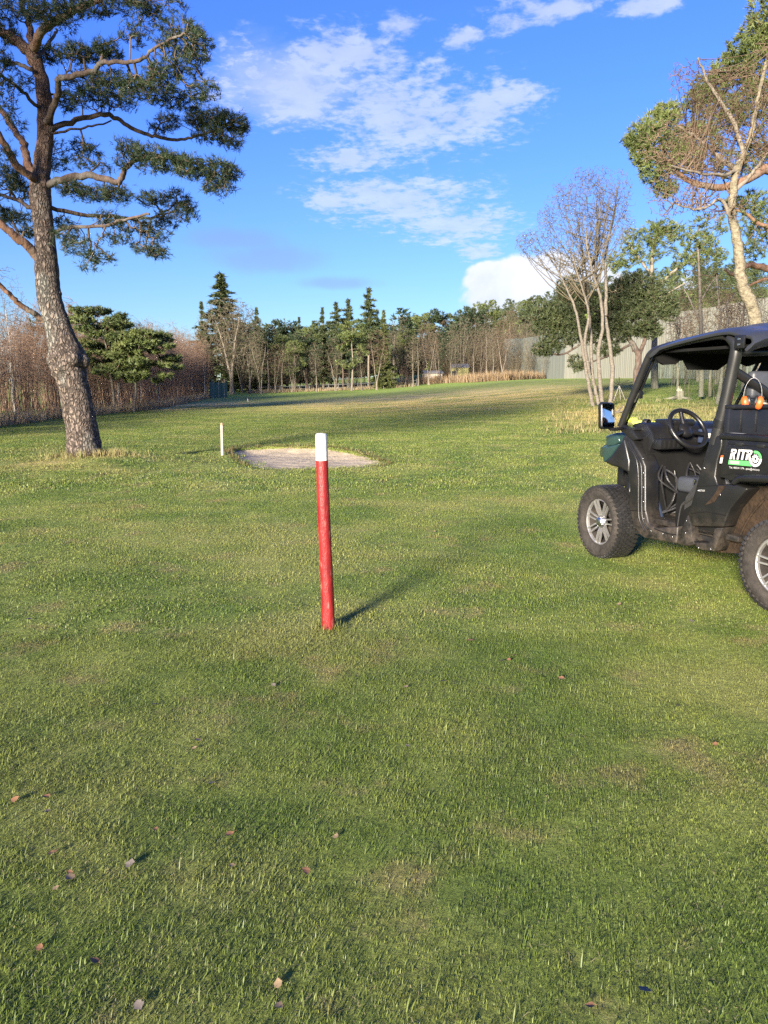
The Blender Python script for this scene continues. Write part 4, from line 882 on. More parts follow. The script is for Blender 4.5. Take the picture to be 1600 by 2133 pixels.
# --- leafless wood right of centre
r = np.random.default_rng(77)
bares = [('bare_e', 545, 700, 112), ('bare_b', 575, 720, 116), ('bare_d', 610, 715, 118), ('bare_a', 660, 715, 114), ('bare_e', 700, 705, 116), ('bare_d', 640, 700, 124), ('bare_b', 785, 690, 112), ('bare_e', 820, 672, 132), ('bare_a', 860, 700, 116), ('bare_d', 520, 690, 118), ('bare_a', 871, 688, 122), ('bare_b', 893, 676, 124), ('bare_c', 938, 682, 128), ('bare_e', 905, 700, 140), ('bare_d', 960, 672, 140), ('bare_a', 985, 690, 132), ('bare_e', 1012, 678, 136), ('bare_b', 1045, 668, 134), ('bare_d', 1075, 676, 138), ('bare_c', 1028, 690, 126), ('bare_e', 1098, 690, 130), ('bare_d', 1010, 655, 152), ('bare_b', 930, 668, 155), ('bare_a', 965, 660, 150),
         ('bare_e', 835, 660, 146), ('bare_d', 818, 690, 124), ('bare_c', 880, 668, 150), ('bare_b', 1060, 650, 156), ('bare_a', 1095, 660, 150), ('bare_e', 1120, 680, 142), ('bare_b', 1000, 690, 146), ('bare_d', 1035, 700, 148), ('bare_e', 950, 700, 134), ('bare_b', 1082, 700, 146), ('bare_d', 915, 690, 132), ('bare_c', 1065, 640, 160), ('bare_c', 755, 720, 112), ('bare_a', 845, 668, 158)]
blabels = {'bare_a': 'pale-stemmed leafless birch in the far wood by the sheds', 'bare_c': 'narrow pale-stemmed leafless birch in the far wood', 'bare_b': 'forked reddish leafless tree in the far wood', 'bare_d': 'wide crooked leafless tree in the far wood', 'bare_e': 'forked grey leafless tree in the far wood'}
for k, u, v, y in bares:
    x, y = spot(u, y); place(k, x, y, top_h(u, v, x, y) / 12, label=blabels[k], group=blabels[k].replace('tree', 'trees').replace('birch', 'birches'), sz=top_h(u, v, x, y) / 12)
# --- pines on the hill behind the leafless wood
hill = [(1012, 628, 178, 'pine_b'), (990, 645, 172, 'pine_c'), (1050, 650, 175, 'pine_a'), (905, 650, 172, 'pine_c'), (930, 655, 178, 'pine_a'), (880, 655, 170, 'pine_b'), (860, 660, 176, 'pine_c'), (960, 652, 176, 'pine_c'), (970, 640, 190, 'pine_a')]
for i in range(34):
    u = 1035 + 600 * r.uniform() ** 1.3; y = r.uniform(178, 235); hill.append((u, None, y, ['pine_a', 'pine_b', 'pine_c'][i % 3]))
for u, v, y, k in hill:
    x, y = spot(u, y); s_ = top_h(u, v, x, y) / BASEH[k] if v else r.uniform(.42, .62)
    place(k, x, y, s_, label='dark pine on the wooded hill behind the leafless wood', group='pines on the far hill')
# ------------------------------------------------------------------ traced trees on the right
def z6(x, y): return (1060 + x * .3375, 340 + y * .3375)
def merge(dst, m):
    for v_, va in zip(m.v, m.var): dst.v.append(v_); dst.var.append(va)
    for q in m.q: dst.q.append(q + dst.n)
    for t in m.t: dst.t.append(t + dst.n)
    dst.n += m.n
def traced_tree(name, foot, y, stems_px, blobs_px, label, bark, twig, tip, count_scale=1.0, bf=.35, needle=None, tuft=(.16, .03), ncount=9, depth=.8, expo=.42, stem_part='stem', limb_bark=None, group=None, frac=1.0, sub_lo=.35, wcap=.45):
    """stems_px: list of ([(u,v)...], w0, w1, drift); blobs_px: (u,v,ru,rv,n,dy)"""
    fx, fy = foot; e = empty(name, (fx, fy, zs(fx, fy) - .03)); B = np.array(e.location); k = y / CAM_F; S = []
    for i, (pp, w0, w1, dr) in enumerate(stems_px):
        n = len(pp); pts = np.array([at(u, v, y + dr * j / (n - 1)) - B for j, (u, v) in enumerate(pp)]); P, R = smooth_path(pts, np.linspace(w0, w1, n) * k / 2, 5)
        P = P + rng.normal(0, .010, P.shape)
        gnarl(P, R, 10, .05, 60 + i).build(stem_part if i == 0 or stem_part != 'trunk' else 'limb', bark if (i == 0 or limb_bark is None) else limb_bark, e); S.append((P, R))
    r = np.random.default_rng(len(blobs_px) + int(y * 10)); T = []
    for (u, v, ru, rv, n, dy) in blobs_px:
        c = at(u, v, y + dy) - B; T.append(ellipsoid_pts(r, c, (ru * k, (ru + rv) * .5 * k * depth, rv * k), int(n * count_scale)))
    T = np.concatenate(T)
    if not needle:
        w_ = 2.6 / (k * 40); T = T[(np.sin(T[:, 0] * w_ + 1) * np.sin(T[:, 1] * w_ * .8 + 2) * np.sin(T[:, 2] * w_ + .5) + r.normal(0, .22, len(T))) > -.30]
    sub = [] if needle else sub_branches(S, T, 10 + len(T) // 60, r, lo=sub_lo)
    NO, par, rad, leaf, ns = grow(S + sub, T, bf if needle else bf * .3, tip, expo)
    wmax = max(w for _, w, _, _ in stems_px) * k / 2 * wcap
    m_ = MB()
    for Q, R in sub: m_.edges(Q[:-1], Q[1:], R[:-1], R[1:], 4)
    tw = sticks(m_, NO, par, np.minimum(rad, wmax), ns, 3).build('twigs' if needle else 'crown', twig, e); tw['kind'] = 'stuff'
    if needle:
        g = np.arange(ns, len(NO)); g = g[r.uniform(size=len(g)) < frac]
        nm = MB(); needles(nm, NO[g], shoot_dirs(NO, par, g, r, .5), r, ncount, tuft[0], tuft[1], .8); nm.build('needles', needle, e, smooth=False)['kind'] = 'stuff'
    return tag(e, label, 'tree', group)

bp = hit(1245, 847, zg); yb = bp[1]
def Z(*p): return [z6(*q) for q in p]
stems = [(Z((520, 1500), (490, 1350), (465, 1200), (440, 1050), (410, 900), (370, 800), (330, 720), (290, 640), (240, 560)), 8, 2.2, .6),
         (Z((555, 1490), (522, 1350), (510, 1200), (505, 1000), (490, 850), (480, 720), (470, 620), (450, 500)), 7.5, 2.2, 1.2),
         (Z((500, 1300), (468, 1120), (490, 960), (480, 860), (430, 700), (390, 560)), 7, 2.5, -.8),
         (Z((575, 1470), (560, 1300), (555, 1150), (580, 1020), (575, 900), (560, 800), (520, 690), (500, 600), (480, 480), (470, 330)), 9, 2.2, -.5),
         (Z((625, 1480), (640, 1300), (620, 1100), (595, 950), (570, 830), (545, 720), (530, 620), (555, 520), (560, 400), (590, 260)), 9, 2.2, .4),
         (Z((598, 940), (600, 800), (600, 700), (595, 600), (620, 450), (650, 330), (660, 180)), 7, 2.5, .8)]
bl = [(*z6(170, 500), 46, 34, 330, .4), (*z6(110, 470), 20, 16, 60, .4), (*z6(310, 130), 14, 18, 40, 0), (*z6(740, 240), 16, 22, 60, .3), (*z6(230, 330), 22, 22, 80, .2), (*z6(330, 330), 50, 52, 460, .2), (*z6(440, 190), 48, 52, 460, 0), (*z6(560, 180), 45, 52, 400, .2), (*z6(650, 200), 36, 55, 350, .3), (*z6(560, 400), 62, 50, 420, 0), (*z6(400, 540), 58, 38, 300, .3), (*z6(250, 590), 42, 28, 170, .3), (*z6(700, 390), 30, 34, 150, .4), (*z6(450, 720), 50, 30, 90, 0), (*z6(640, 760), 24, 30, 40, 0)]
traced_tree('birch_tree', bp[:2], yb, stems, bl, 'leafless birch clump with several pale stems spreading from one foot', MAT_BARK_BIRCH, MAT_TWIG, .0058, 3.0, bf=.5, sub_lo=.55)

yq = yb + 6
fp = at(1328, 815, yq)
traced_tree('pine_tree', fp[:2], yq, [(Z((785, 1420), (792, 1300), (800, 1190), (785, 1150), (740, 1080), (640, 960), (480, 900), (300, 960)), 15, 5, 0), (Z((800, 1190), (825, 1130), (850, 1040), (840, 900), (800, 780)), 10, 4, .6), (Z((770, 1160), (750, 1120), (640, 1180), (480, 1240)), 7, 3, -.5), (Z((560, 930), (480, 1080), (330, 1180), (220, 1160)), 5, 3, -.5)],
            [(*z6(240, 930), 38, 28, 210, -.6), (*z6(330, 960), 40, 30, 220, -.5), (*z6(230, 1010), 30, 22, 120, -.6), (*z6(230, 1140), 30, 18, 120, -.5), (*z6(420, 1230), 20, 18, 70, -.4), (*z6(470, 900), 46, 44, 300, 0), (*z6(400, 790), 42, 34, 220, .2), (*z6(790, 760), 54, 34, 330, .3), (*z6(700, 830), 46, 34, 230, .2), (*z6(760, 950), 60, 36, 420, 0), (*z6(920, 850), 40, 34, 260, .3), (*z6(990, 900), 22, 26, 110, .3), (*z6(660, 1040), 44, 22, 230, -.2), (*z6(860, 1030), 34, 18, 150, .2), (*z6(610, 1150), 30, 14, 80, -.4), (*z6(330, 1070), 36, 22, 170, -.5), (*z6(520, 1040), 40, 30, 220, 0)],
            'low bushy dark pine with a crooked trunk behind the birch clump', MAT_BARK_PINE, MAT_TWIG_PINE, .008, 1.7, needle=MAT_NEEDLE_SPRUCE, tuft=(.22, .042), ncount=11)
yt = yb + 14; fp = at(1365, 815, yt)
traced_tree('pine_tree', fp[:2], yt, [(Z((900, 1420), (900, 1250), (898, 1060), (890, 850), (880, 650), (900, 480), (930, 400)), 15, 4, 0), (Z((890, 800), (980, 700), (1100, 600), (1200, 500)), 7, 3, 0), (Z((890, 850), (1000, 790), (1090, 740)), 5, 2, -.6), (Z((885, 700), (800, 580), (740, 500)), 6, 3, .5)],
            [(*z6(880, 430), 28, 26, 120, 0), (*z6(960, 400), 28, 20, 110, 0), (*z6(760, 480), 26, 26, 110, .4), (*z6(850, 560), 30, 22, 100, 0), (*z6(700, 600), 30, 22, 90, .3), (*z6(1050, 420), 26, 22, 80, 0), (*z6(1180, 480), 40, 22, 170, -.3), (*z6(1260, 560), 34, 16, 120, -.3), (*z6(1100, 590), 30, 16, 110, -.3), (*z6(960, 500), 34, 26, 90, 0), (*z6(640, 620), 22, 20, 60, .2), (*z6(1000, 700), 44, 22, 40, 0)],
            'open yellowish pine with a straight dark trunk rising behind the low bushy pine', MAT_BARK_GREY, MAT_TWIG_PINE, .010, 1.1, needle=MAT_NEEDLE_LIGHT, tuft=(.30, .05), ncount=9)
# slender pale birches and small leafless trees in front of the screen wall
yk = hit(1460, 834, zg)[1]
for i, (st, bls, lab) in enumerate([
    ([(Z((1188, 1440), (1190, 1250), (1186, 1000), (1180, 800), (1175, 650), (1165, 520)), 11, 3, 0), (Z((1187, 1000), (1120, 850), (1080, 780)), 4, 2, .3), (Z((1183, 850), (1250, 740), (1300, 690)), 4, 2, -.3)], [(*z6(1130, 800), 30, 34, 120, 0), (*z6(1220, 760), 34, 36, 120, 0), (*z6(1180, 620), 30, 30, 90, 0)], 'slender pale birch stem standing upright before the screen wall'),
    ([(Z((1240, 1440), (1245, 1290), (1270, 1120), (1310, 960), (1295, 860), (1283, 700)), 7, 3, 0), (Z((1300, 940), (1350, 860), (1400, 800)), 4, 2, .3)], [(*z6(1300, 820), 34, 36, 150, 0), (*z6(1380, 880), 34, 38, 150, .3), (*z6(1330, 960), 30, 26, 80, .3)], 'dark slanting leafless stem close beside the upright birch stem'),
    ([(Z((1285, 1490), (1305, 1380), (1318, 1270), (1335, 1120), (1350, 980), (1340, 860)), 9, 3, 0)], [(*z6(1350, 900), 30, 40, 150, 0), (*z6(1420, 960), 30, 36, 110, .2)], 'pale birch stem leaning right at the edge of the rough grass'),
    ([(Z((1440, 1440), (1450, 1200), (1440, 1000), (1455, 850), (1440, 760)), 8, 3, 0)], [(*z6(1440, 860), 36, 40, 170, 0), (*z6(1500, 900), 30, 40, 130, .2)], 'leafless reddish tree before the screen wall, between two pale birches'),
    ([(Z((1040, 1400), (1045, 1290), (1030, 1150), (1060, 1000), (1040, 900)), 5, 2, 0)], [(*z6(1030, 960), 30, 30, 120, 0), (*z6(1080, 900), 34, 30, 130, 0), (*z6(1120, 960), 24, 24, 80, 0)], 'small twiggy leafless tree right of the low bushy pine')]):
    yy = yk + [0, 1.0, -3.0, 6, 8][i]; u0, v0 = st[0][0][0]; f = at(u0, v0, yy)
    traced_tree('birch_tree' if i in (0, 2) else 'bare_tree', f[:2], yy, st, bls, lab, MAT_BARK_BIRCH if i in (0, 2) else MAT_BARK_GREY, MAT_TWIG_RED, .007, 1.2, bf=.45)

# big lichen-covered birch behind the vehicle, and the great pine it stands before
yb2 = 17.5; st = [([(1602, 905), (1597, 800), (1583, 720), (1572, 660), (1566, 635), (1552, 607), (1543, 575), (1539, 525), (1532, 485), (1524, 443), (1528, 393), (1533, 354), (1552, 318), (1569, 262), (1580, 200), (1596, 130)], 31, 6, 0),
                  ([(1524, 455), (1505, 418), (1488, 420), (1472, 432), (1445, 436), (1410, 425)], 8, 3, -.5), ([(1533, 350), (1500, 330), (1470, 300), (1440, 280), (1410, 262)], 11, 3, .5), ([(1548, 322), (1530, 260), (1500, 210), (1470, 160), (1455, 120)], 10, 3, -.6), ([(1528, 400), (1560, 370), (1590, 330), (1620, 300)], 9, 3, .6), ([(1535, 355), (1500, 365), (1450, 360), (1400, 345)], 7, 3, -.9)]
bl = [(1440, 330, 85, 48, 420, -.3), (1480, 255, 85, 55, 480, 0), (1550, 200, 75, 60, 420, 0), (1420, 395, 75, 38, 260, -.4), (1560, 300, 70, 65, 420, .3), (1500, 185, 60, 45, 300, -.3), (1440, 165, 45, 40, 190, -.5), (1395, 425, 45, 28, 90, -.4), (1610, 250, 50, 90, 260, .3), (1480, 320, 100, 50, 420, .2), (1390, 300, 60, 45, 240, -.3), (1500, 430, 70, 30, 150, -.3), (1590, 140, 40, 50, 140, .2)]
f = at(1602, 905, yb2)
MAT_BARK_LICHEN = bark_mat('lichen_birch_bark', (.075, .062, .040), (.165, .142, .098), (.235, .208, .152), 12, bump=.7, stretch=(1, 1, 1.4), patch=((.10, .08, .06), 9.0, .60, .66, .8))
traced_tree('birch_tree', f[:2], yb2, st, bl, 'large leaning birch with yellowish lichened trunk and reddish bare twigs behind the vehicle', MAT_BARK_LICHEN, MAT_TWIG_RED, .0048, 2.5, bf=.35, limb_bark=MAT_BARK_GREY, stem_part='trunk', sub_lo=.62, wcap=.2)
yp2 = 25.0; f = at(1660, 880, yp2)
st = [([(1660, 880), (1652, 700), (1645, 560), (1655, 420), (1650, 300), (1640, 160), (1630, 40), (1625, -60)], 44, 14, 0), ([(1652, 380), (1600, 352), (1560, 372), (1500, 390), (1440, 378), (1390, 340), (1350, 300)], 22, 4, -1.2), ([(1648, 570), (1600, 560), (1560, 552), (1530, 572), (1510, 560)], 16, 5, -.8), ([(1645, 250), (1590, 200), (1540, 150), (1500, 160)], 16, 4, .8), ([(1640, 110), (1600, 70), (1575, 40)], 12, 4, 0), ([(1650, 480), (1590, 470), (1540, 440), (1490, 440)], 10, 3, .8), ([(1650, 600), (1610, 580), (1570, 590), (1545, 610)], 9, 3, .5)]
bl = [(1580, 75, 38, 42, 240, 0), (1550, 112, 44, 38, 240, .2), (1520, 145, 42, 32, 210, .4), (1480, 178, 40, 26, 170, .4), (1345, 285, 42, 30, 190, -1.3), (1372, 258, 40, 26, 190, -1.1), (1395, 232, 32, 20, 120, -.9), (1335, 318, 22, 26, 110, -1.4), (1362, 350, 30, 28, 150, -1.3), (1386, 390, 26, 18, 90, -1.1), (1420, 325, 48, 36, 220, -1.0), (1460, 205, 40, 24, 140, .2), (1500, 240, 60, 36, 250, .2), (1450, 285, 56, 32, 210, -.6), (1560, 210, 55, 45, 300, .4), (1600, 150, 50, 55, 330, .3), (1400, 300, 46, 34, 200, -1.0), (1590, 470, 55, 34, 180, .6), (1560, 425, 52, 28, 170, .5), (1620, 300, 55, 60, 260, .3), (1600, 10, 40, 60, 220, 0), (1570, 520, 45, 25, 60, .4), (1540, 330, 60, 40, 150, -.2), (1640, 60, 60, 70, 200, 0), (1310, 292, 14, 12, 30, -1.4), (1480, 470, 50, 26, 60, .5)]
traced_tree('pine_tree', f[:2], yp2, st, bl, 'great spreading pine with orange limbs behind the large lichened birch', MAT_BARK_PINE_UP, MAT_TWIG_PINE, .007, 1.25, bf=.3, needle=MAT_NEEDLE_LIGHT, tuft=(.17, .026), ncount=12, limb_bark=MAT_BARK_PINE_UP, stem_part='trunk')

for k, u, v, y in [('bare_e', 1400, 640, 62), ('bare_b', 1425, 600, 58), ('bare_d', 1490, 590, 54), ('bare_b', 1530, 600, 50), ('bare_e', 1575, 570, 46), ('bare_d', 1450, 630, 66), ('bare_a', 1510, 620, 60)]:
    x, y = spot(u, y); place(k, x, y, top_h(u, v, x, y) / 12, label='twiggy leafless tree close in front of the screen wall', group='leafless trees before the screen wall')
# ------------------------------------------------------------------ thicket, far brush, reeds (uncountable)
def sapling(seed, h, n, w):
    r = np.random.default_rng(seed); st = []
    for i in range(r.integers(2, 5)):
        a = r.uniform(0, 6.28); t = np.linspace(0, 1, 6); top = np.array([math.cos(a) * w * r.uniform(.2, .7), math.sin(a) * w * r.uniform(.2, .7), h * r.uniform(.75, 1)])
        P = t[:, None] * top + np.cumsum(r.normal(0, .03 * h * .4, (6, 3)), 0) * np.array([1, 1, 0]); st.append((P, np.linspace(.022, .006, 6) * h / 5))
    T = ellipsoid_pts(r, (0, 0, h * .66), (w, w, h * .40), n); T = T[T[:, 2] > .3]
    NO, par, rad, leaf, ns = grow(st, T, .75, .0065 * h / 5, .34); m = MB()
    for P, R in st: m.edges(P[:-1], P[1:], R[:-1], R[1:], 3)
    sticks(m, NO, par, rad, ns, 3); return np.concatenate(m.v), np.concatenate(m.q)
def brush(name, places, variants, mat, label, cat='thicket', seed=0):
    r = np.random.default_rng(seed); mb = MB()
    for x, y, s_ in places:
        V, Q = variants[r.integers(len(variants))]; a = r.uniform(0, 6.28); c, q = math.cos(a), math.sin(a); Rm = np.array([[c, -q, 0], [q, c, 0], [0, 0, r.uniform(.85, 1.2)]])
        lean = np.array([[1, 0, r.normal(0, .06)], [0, 1, r.normal(0, .06)], [0, 0, 1]])
        mb.add((V @ Rm.T @ lean.T) * s_ + np.array([x, y, zs(x, y) - .05]), Q)
    return tag(mb.build(name, mat), label, cat, kind='stuff')
SAP = [sapling(s_, 5.5, 120, 1.0) for s_ in range(5)]
r = np.random.default_rng(91)
edge = np.array([hit(u, v, zg)[:2] for u, v in [(-260, 935), (-120, 905), (0, 886), (90, 874), (180, 866), (260, 858), (340, 848), (400, 836), (440, 826), (462, 820)]])
elen = np.concatenate([[0], np.cumsum(np.linalg.norm(np.diff(edge, axis=0), axis=1))])
def along(t, off):
    s_ = t * elen[-1]; p = np.array([np.interp(s_, elen, edge[:, i]) for i in (0, 1)]); q = np.array([np.interp(s_ + .5, elen, edge[:, i]) for i in (0, 1)]) - np.array([np.interp(s_ - .5, elen, edge[:, i]) for i in (0, 1)])
    q /= np.linalg.norm(q) + 1e-9; nrm = np.array([-q[1], q[0]]); return p + nrm * off
pl = []
for i in range(900):
    t = r.uniform(0, 1); off = 1.0 + abs(r.normal(0, 5.5)); p = along(t, off); pl.append((p[0], p[1], r.uniform(.85, 1.25) * (.80 + .62 * t) * min(1.0, .62 + off * .09)))
MAT_THICKET = bark_mat('thicket_twig', (.110, .069, .047), (.18, .119, .083), (.25, .175, .128), 2, bump=0)
brush('birch_thicket', pl, SAP, MAT_THICKET, 'dense reddish-brown leafless birch thicket along the left edge of the fairway', seed=1)
# a few pale stems one can tell apart along the thicket's front
for i, u in enumerate([8, 62, 120, 318, 352, 395, 418]):
    t = np.interp(u, [0, 460], [.28, .97]); p = along(t, r.uniform(.6, 2.0)); place('slim_birch', p[0], p[1], r.uniform(.5, .75), label='young pale-stemmed birch at the front of the reddish thicket', group='young birches in front of the thicket')
pl = []
for i in range(360):
    u = r.uniform(500, 1130); y = r.uniform(128, 152) if u < 850 else r.uniform(136, 158); x, y = spot(u, y); pl.append((x, y, r.uniform(.45, .95)))
brush('far_undergrowth', pl, SAP[:3], MAT_TWIG_RED, 'brown leafless undergrowth between the trunks of the far tree row', seed=2)
pl = []
for i in range(120):
    u = r.uniform(930, 1130); y = r.uniform(150, 170); x, y = spot(u, y); pl.append((x, y, r.uniform(1.2, 1.7)))
brush('far_leafless_wood', pl, SAP, MAT_TWIG, 'grey-brown leafless wood reading as one mass behind the far birches', 'wood', seed=3)
# shrubs and twiggy growth at the foot of the right-hand trees
pl = [(p[0], p[1], s_) for p, s_ in [(at(1435, 826, yk + .5), .55), (at(1425, 824, yk + 1), .5), (at(1475, 826, yk), .6), (at(1488, 824, yk + 1.5), .55), (at(1400, 820, yk + 3), .4), (at(1505, 830, yk - 1), .5), (at(1560, 835, yk), .7), (at(1590, 830, yk + 2), .8)]]
brush('twiggy_shrubs', pl, SAP, MAT_TWIG, 'low twiggy shrubs round the pale birch stems behind the vehicle', 'shrub', seed=4)

WA0, WB0_ = (23.9, 150.0), (38.5, 42.0)
def wall_len(): return math.hypot(WB0_[0] - WA0[0], WB0_[1] - WA0[1])
def wall_dir(): return (np.array(WB0_) - np.array(WA0)) / wall_len()
# conifer wood that reads as one mass (behind the far row and over the hill)
def lowtree(seed, h, rr, n, lo):
    r = np.random.default_rng(seed); f = r.uniform(0, 1, n) ** 1.1; z = h * (lo + (1 - lo) * f); q = rr * np.sqrt(np.clip(1 - ((f - .35) / .68) ** 2, .02, 1)) * np.sqrt(r.uniform(.2, 1, n)); a = r.uniform(0, 6.28, n)
    P = np.stack([q * np.cos(a), q * np.sin(a), z], 1); D = np.stack([np.cos(a), np.sin(a), r.uniform(-.1, .9, n)], 1); D /= np.linalg.norm(D, axis=1)[:, None]
    m = MB(); needles(m, P, D, r, 6, .75, .26, .7); return m.v[0], m.t[0], m.var[0]
LOW = [lowtree(s_, 11, 2.6, 170, .22) for s_ in range(4)]
mb = MB()
def add_low(x, y, s_):
    V, T_, va = LOW[r.integers(4)]; a = r.uniform(0, 6.28); c, q = math.cos(a), math.sin(a)
    mb.add((V @ np.array([[c, -q, 0], [q, c, 0], [0, 0, 1.0]]).T) * s_ * np.array([1, 1, r.uniform(.85, 1.15)]) + np.array([x, y, zs(x, y) - .2]), T_, va)
for i in range(110):
    u = r.uniform(500, 1010); y = r.uniform(150, 178); x, y = spot(u, y); add_low(x, y, r.uniform(.85, 1.25) * (1.0 if u < 850 else .85))
tag(mb.build('far_conifer_wood', MAT_NEEDLE, smooth=False), 'dark conifer wood reading as one mass behind the far tree row', 'wood', kind='stuff')
mb = MB()
for i in range(330):
    x = r.uniform(14, 170); y = r.uniform(172, 262); add_low(x, y, r.uniform(.6, .85))
tag(mb.build('hill_pine_wood', MAT_NEEDLE_SPRUCE, smooth=False), 'pine wood covering the far hill above the leafless trees', 'wood', kind='stuff')

pl = []
for i in range(70):
    s_ = r.choice([r.uniform(0, 28), r.uniform(62, wall_len())]); q = np.array(WA0) + wall_dir() * s_ + np.array([-1.0, 0]) * r.uniform(.8, 4); pl.append((q[0], q[1], r.uniform(.6, 1.15)))
brush('wall_scrub', pl, SAP, MAT_TWIG, 'leafless scrub growing along the foot of the screen wall', 'scrub', seed=6)
# straw fringe along the thicket, reeds below the leafless wood
MAT_STRAW = pmat('straw', [(.3, (.22, .175, .10)), (.7, (.34, .28, .175))], .8, 4, rough=.85, coord='Position', var=(.24, .16, .09), trans=.2)
MAT_REED = pmat('reed', [(.3, (.17, .115, .068)), (.7, (.265, .195, .12))], .5, 4, rough=.85, coord='Position', var=(.24, .165, .085), trans=.2)
lp = []
for i in range(1500):
    t = r.uniform(0, 1); p = along(t, -.5 + abs(r.normal(0, 1.1))); lp.append((p[0], p[1], zs(*p)))
rough_obj('dry_grass_fringe', lp, .25, .75, .03, 'tall bleached dry grass along the foot of the thicket', 31, MAT_STRAW, per=9, rad=.35, lean=.35)
lp = []
ed = np.array([hit(u, v, zg)[:2] for u, v in [(872, 801), (910, 799), (960, 797), (1000, 796), (1050, 793), (1100, 790), (1150, 788), (1175, 788)]])
for i in range(900):
    t = r.uniform(0, 1); s_ = t * (len(ed) - 1); p = np.array([np.interp(s_, np.arange(len(ed)), ed[:, k]) for k in (0, 1)]); q = p / np.linalg.norm(p); p = p + q * abs(r.normal(0, 2.5)); lp.append((p[0], p[1], zs(*p)))
rough_obj('dry_reeds', lp, .7, 1.5, .07, 'rust-coloured dry reeds at the foot of the leafless wood', 32, MAT_REED, per=8, rad=.6, lean=.22)
lp = []
for i in range(260):
    u = r.uniform(520, 860); y = r.uniform(117, 124); x, y = spot(u, y); lp.append((x, y, zs(x, y)))
rough_obj('dry_grass_far', lp, .3, .7, .06, 'thin strip of dry grass before the grey fence at the far end', 33, MAT_STRAW, per=8, rad=.6, lean=.3)

# ------------------------------------------------------------------ screen wall of tall panels
WA, WB, WH = np.array([23.9, 150.0]), np.array([38.5, 42.0]), 7.5
wl = np.linalg.norm(WB - WA); wd = (WB - WA) / wl; wn = np.array([-wd[1], wd[0]]); wn = wn if wn[0] < 0 else -wn
WPAN = [pmat('panel_grey_green', [(.3, (.08, .09, .08)), (.7, (.12, .13, .115))], 1.4, 6, rough=.8, stretch=(5, 5, .12), top=((.11, .12, .10), 1.1, .52, .7, .6)),
        pmat('panel_cream', [(.3, (.128, .128, .103)), (.7, (.195, .19, .158))], 1.4, 6, rough=.8, stretch=(5, 5, .12), top=((.145, .155, .13), 1.1, .5, .7, .7)),
        pmat('panel_pale', [(.3, (.155, .152, .126)), (.7, (.215, .208, .175))], 1.4, 6, rough=.8, stretch=(5, 5, .12), top=((.16, .17, .145), .9, .48, .7, .7))]
wall = empty('screen_wall', (WA[0], WA[1], zs(*WA)), math.atan2(wd[1], wd[0])); WB0 = np.array(wall.location)
pw = 1.55; npan = int(wl / pw); rot = Matrix.Rotation(-math.atan2(wd[1], wd[0]), 3, 'Z')
def wall_panel_mesh(v, mat):
    m = MB(); ribs = 6
    for k in range(ribs):      # ribbed sheet
        w = (pw - .03) / ribs; m.box(((k + .5) * w + .015, (.02 if k % 2 else -.02), WH / 2), (w / 2 - .004, .035, WH / 2))
    o = m.build('panel', mat, smooth=False); me = o.data; bpy.data.objects.remove(o); return me
WME = [wall_panel_mesh(i, m) for i, m in enumerate(WPAN)]
for i in range(npan):
    p = WA + wd * pw * i; s_ = pw * i; k = 0 if s_ < 32 else (1 if random.random() < .55 else 2)
    o = bpy.data.objects.new('panel', WME[k]); COL.objects.link(o); o.parent = wall
    o.location = (s_, random.uniform(-.015, .015) + (.02 if i % 2 else 0), zs(*p) - WB0[2] - .25 + random.uniform(-.05, .05))
m = MB(); m.box((32, 0.16, zs(*(WA + wd * 32)) - WB0[2] + 1.8), (.14, .10, 2.1)); m.build('post', pmat('red_brown_post', [(.3, (.20, .05, .035)), (.7, (.30, .09, .06))], 3), wall, smooth=False)
tag(wall, 'tall pale ribbed screen wall running along the right side of the fairway', 'wall')
# pale square notice fixed to the wall
s_ = np.interp(1410, [1060, 1600], [4, 84]); wp = hit(1410, 790, zg)
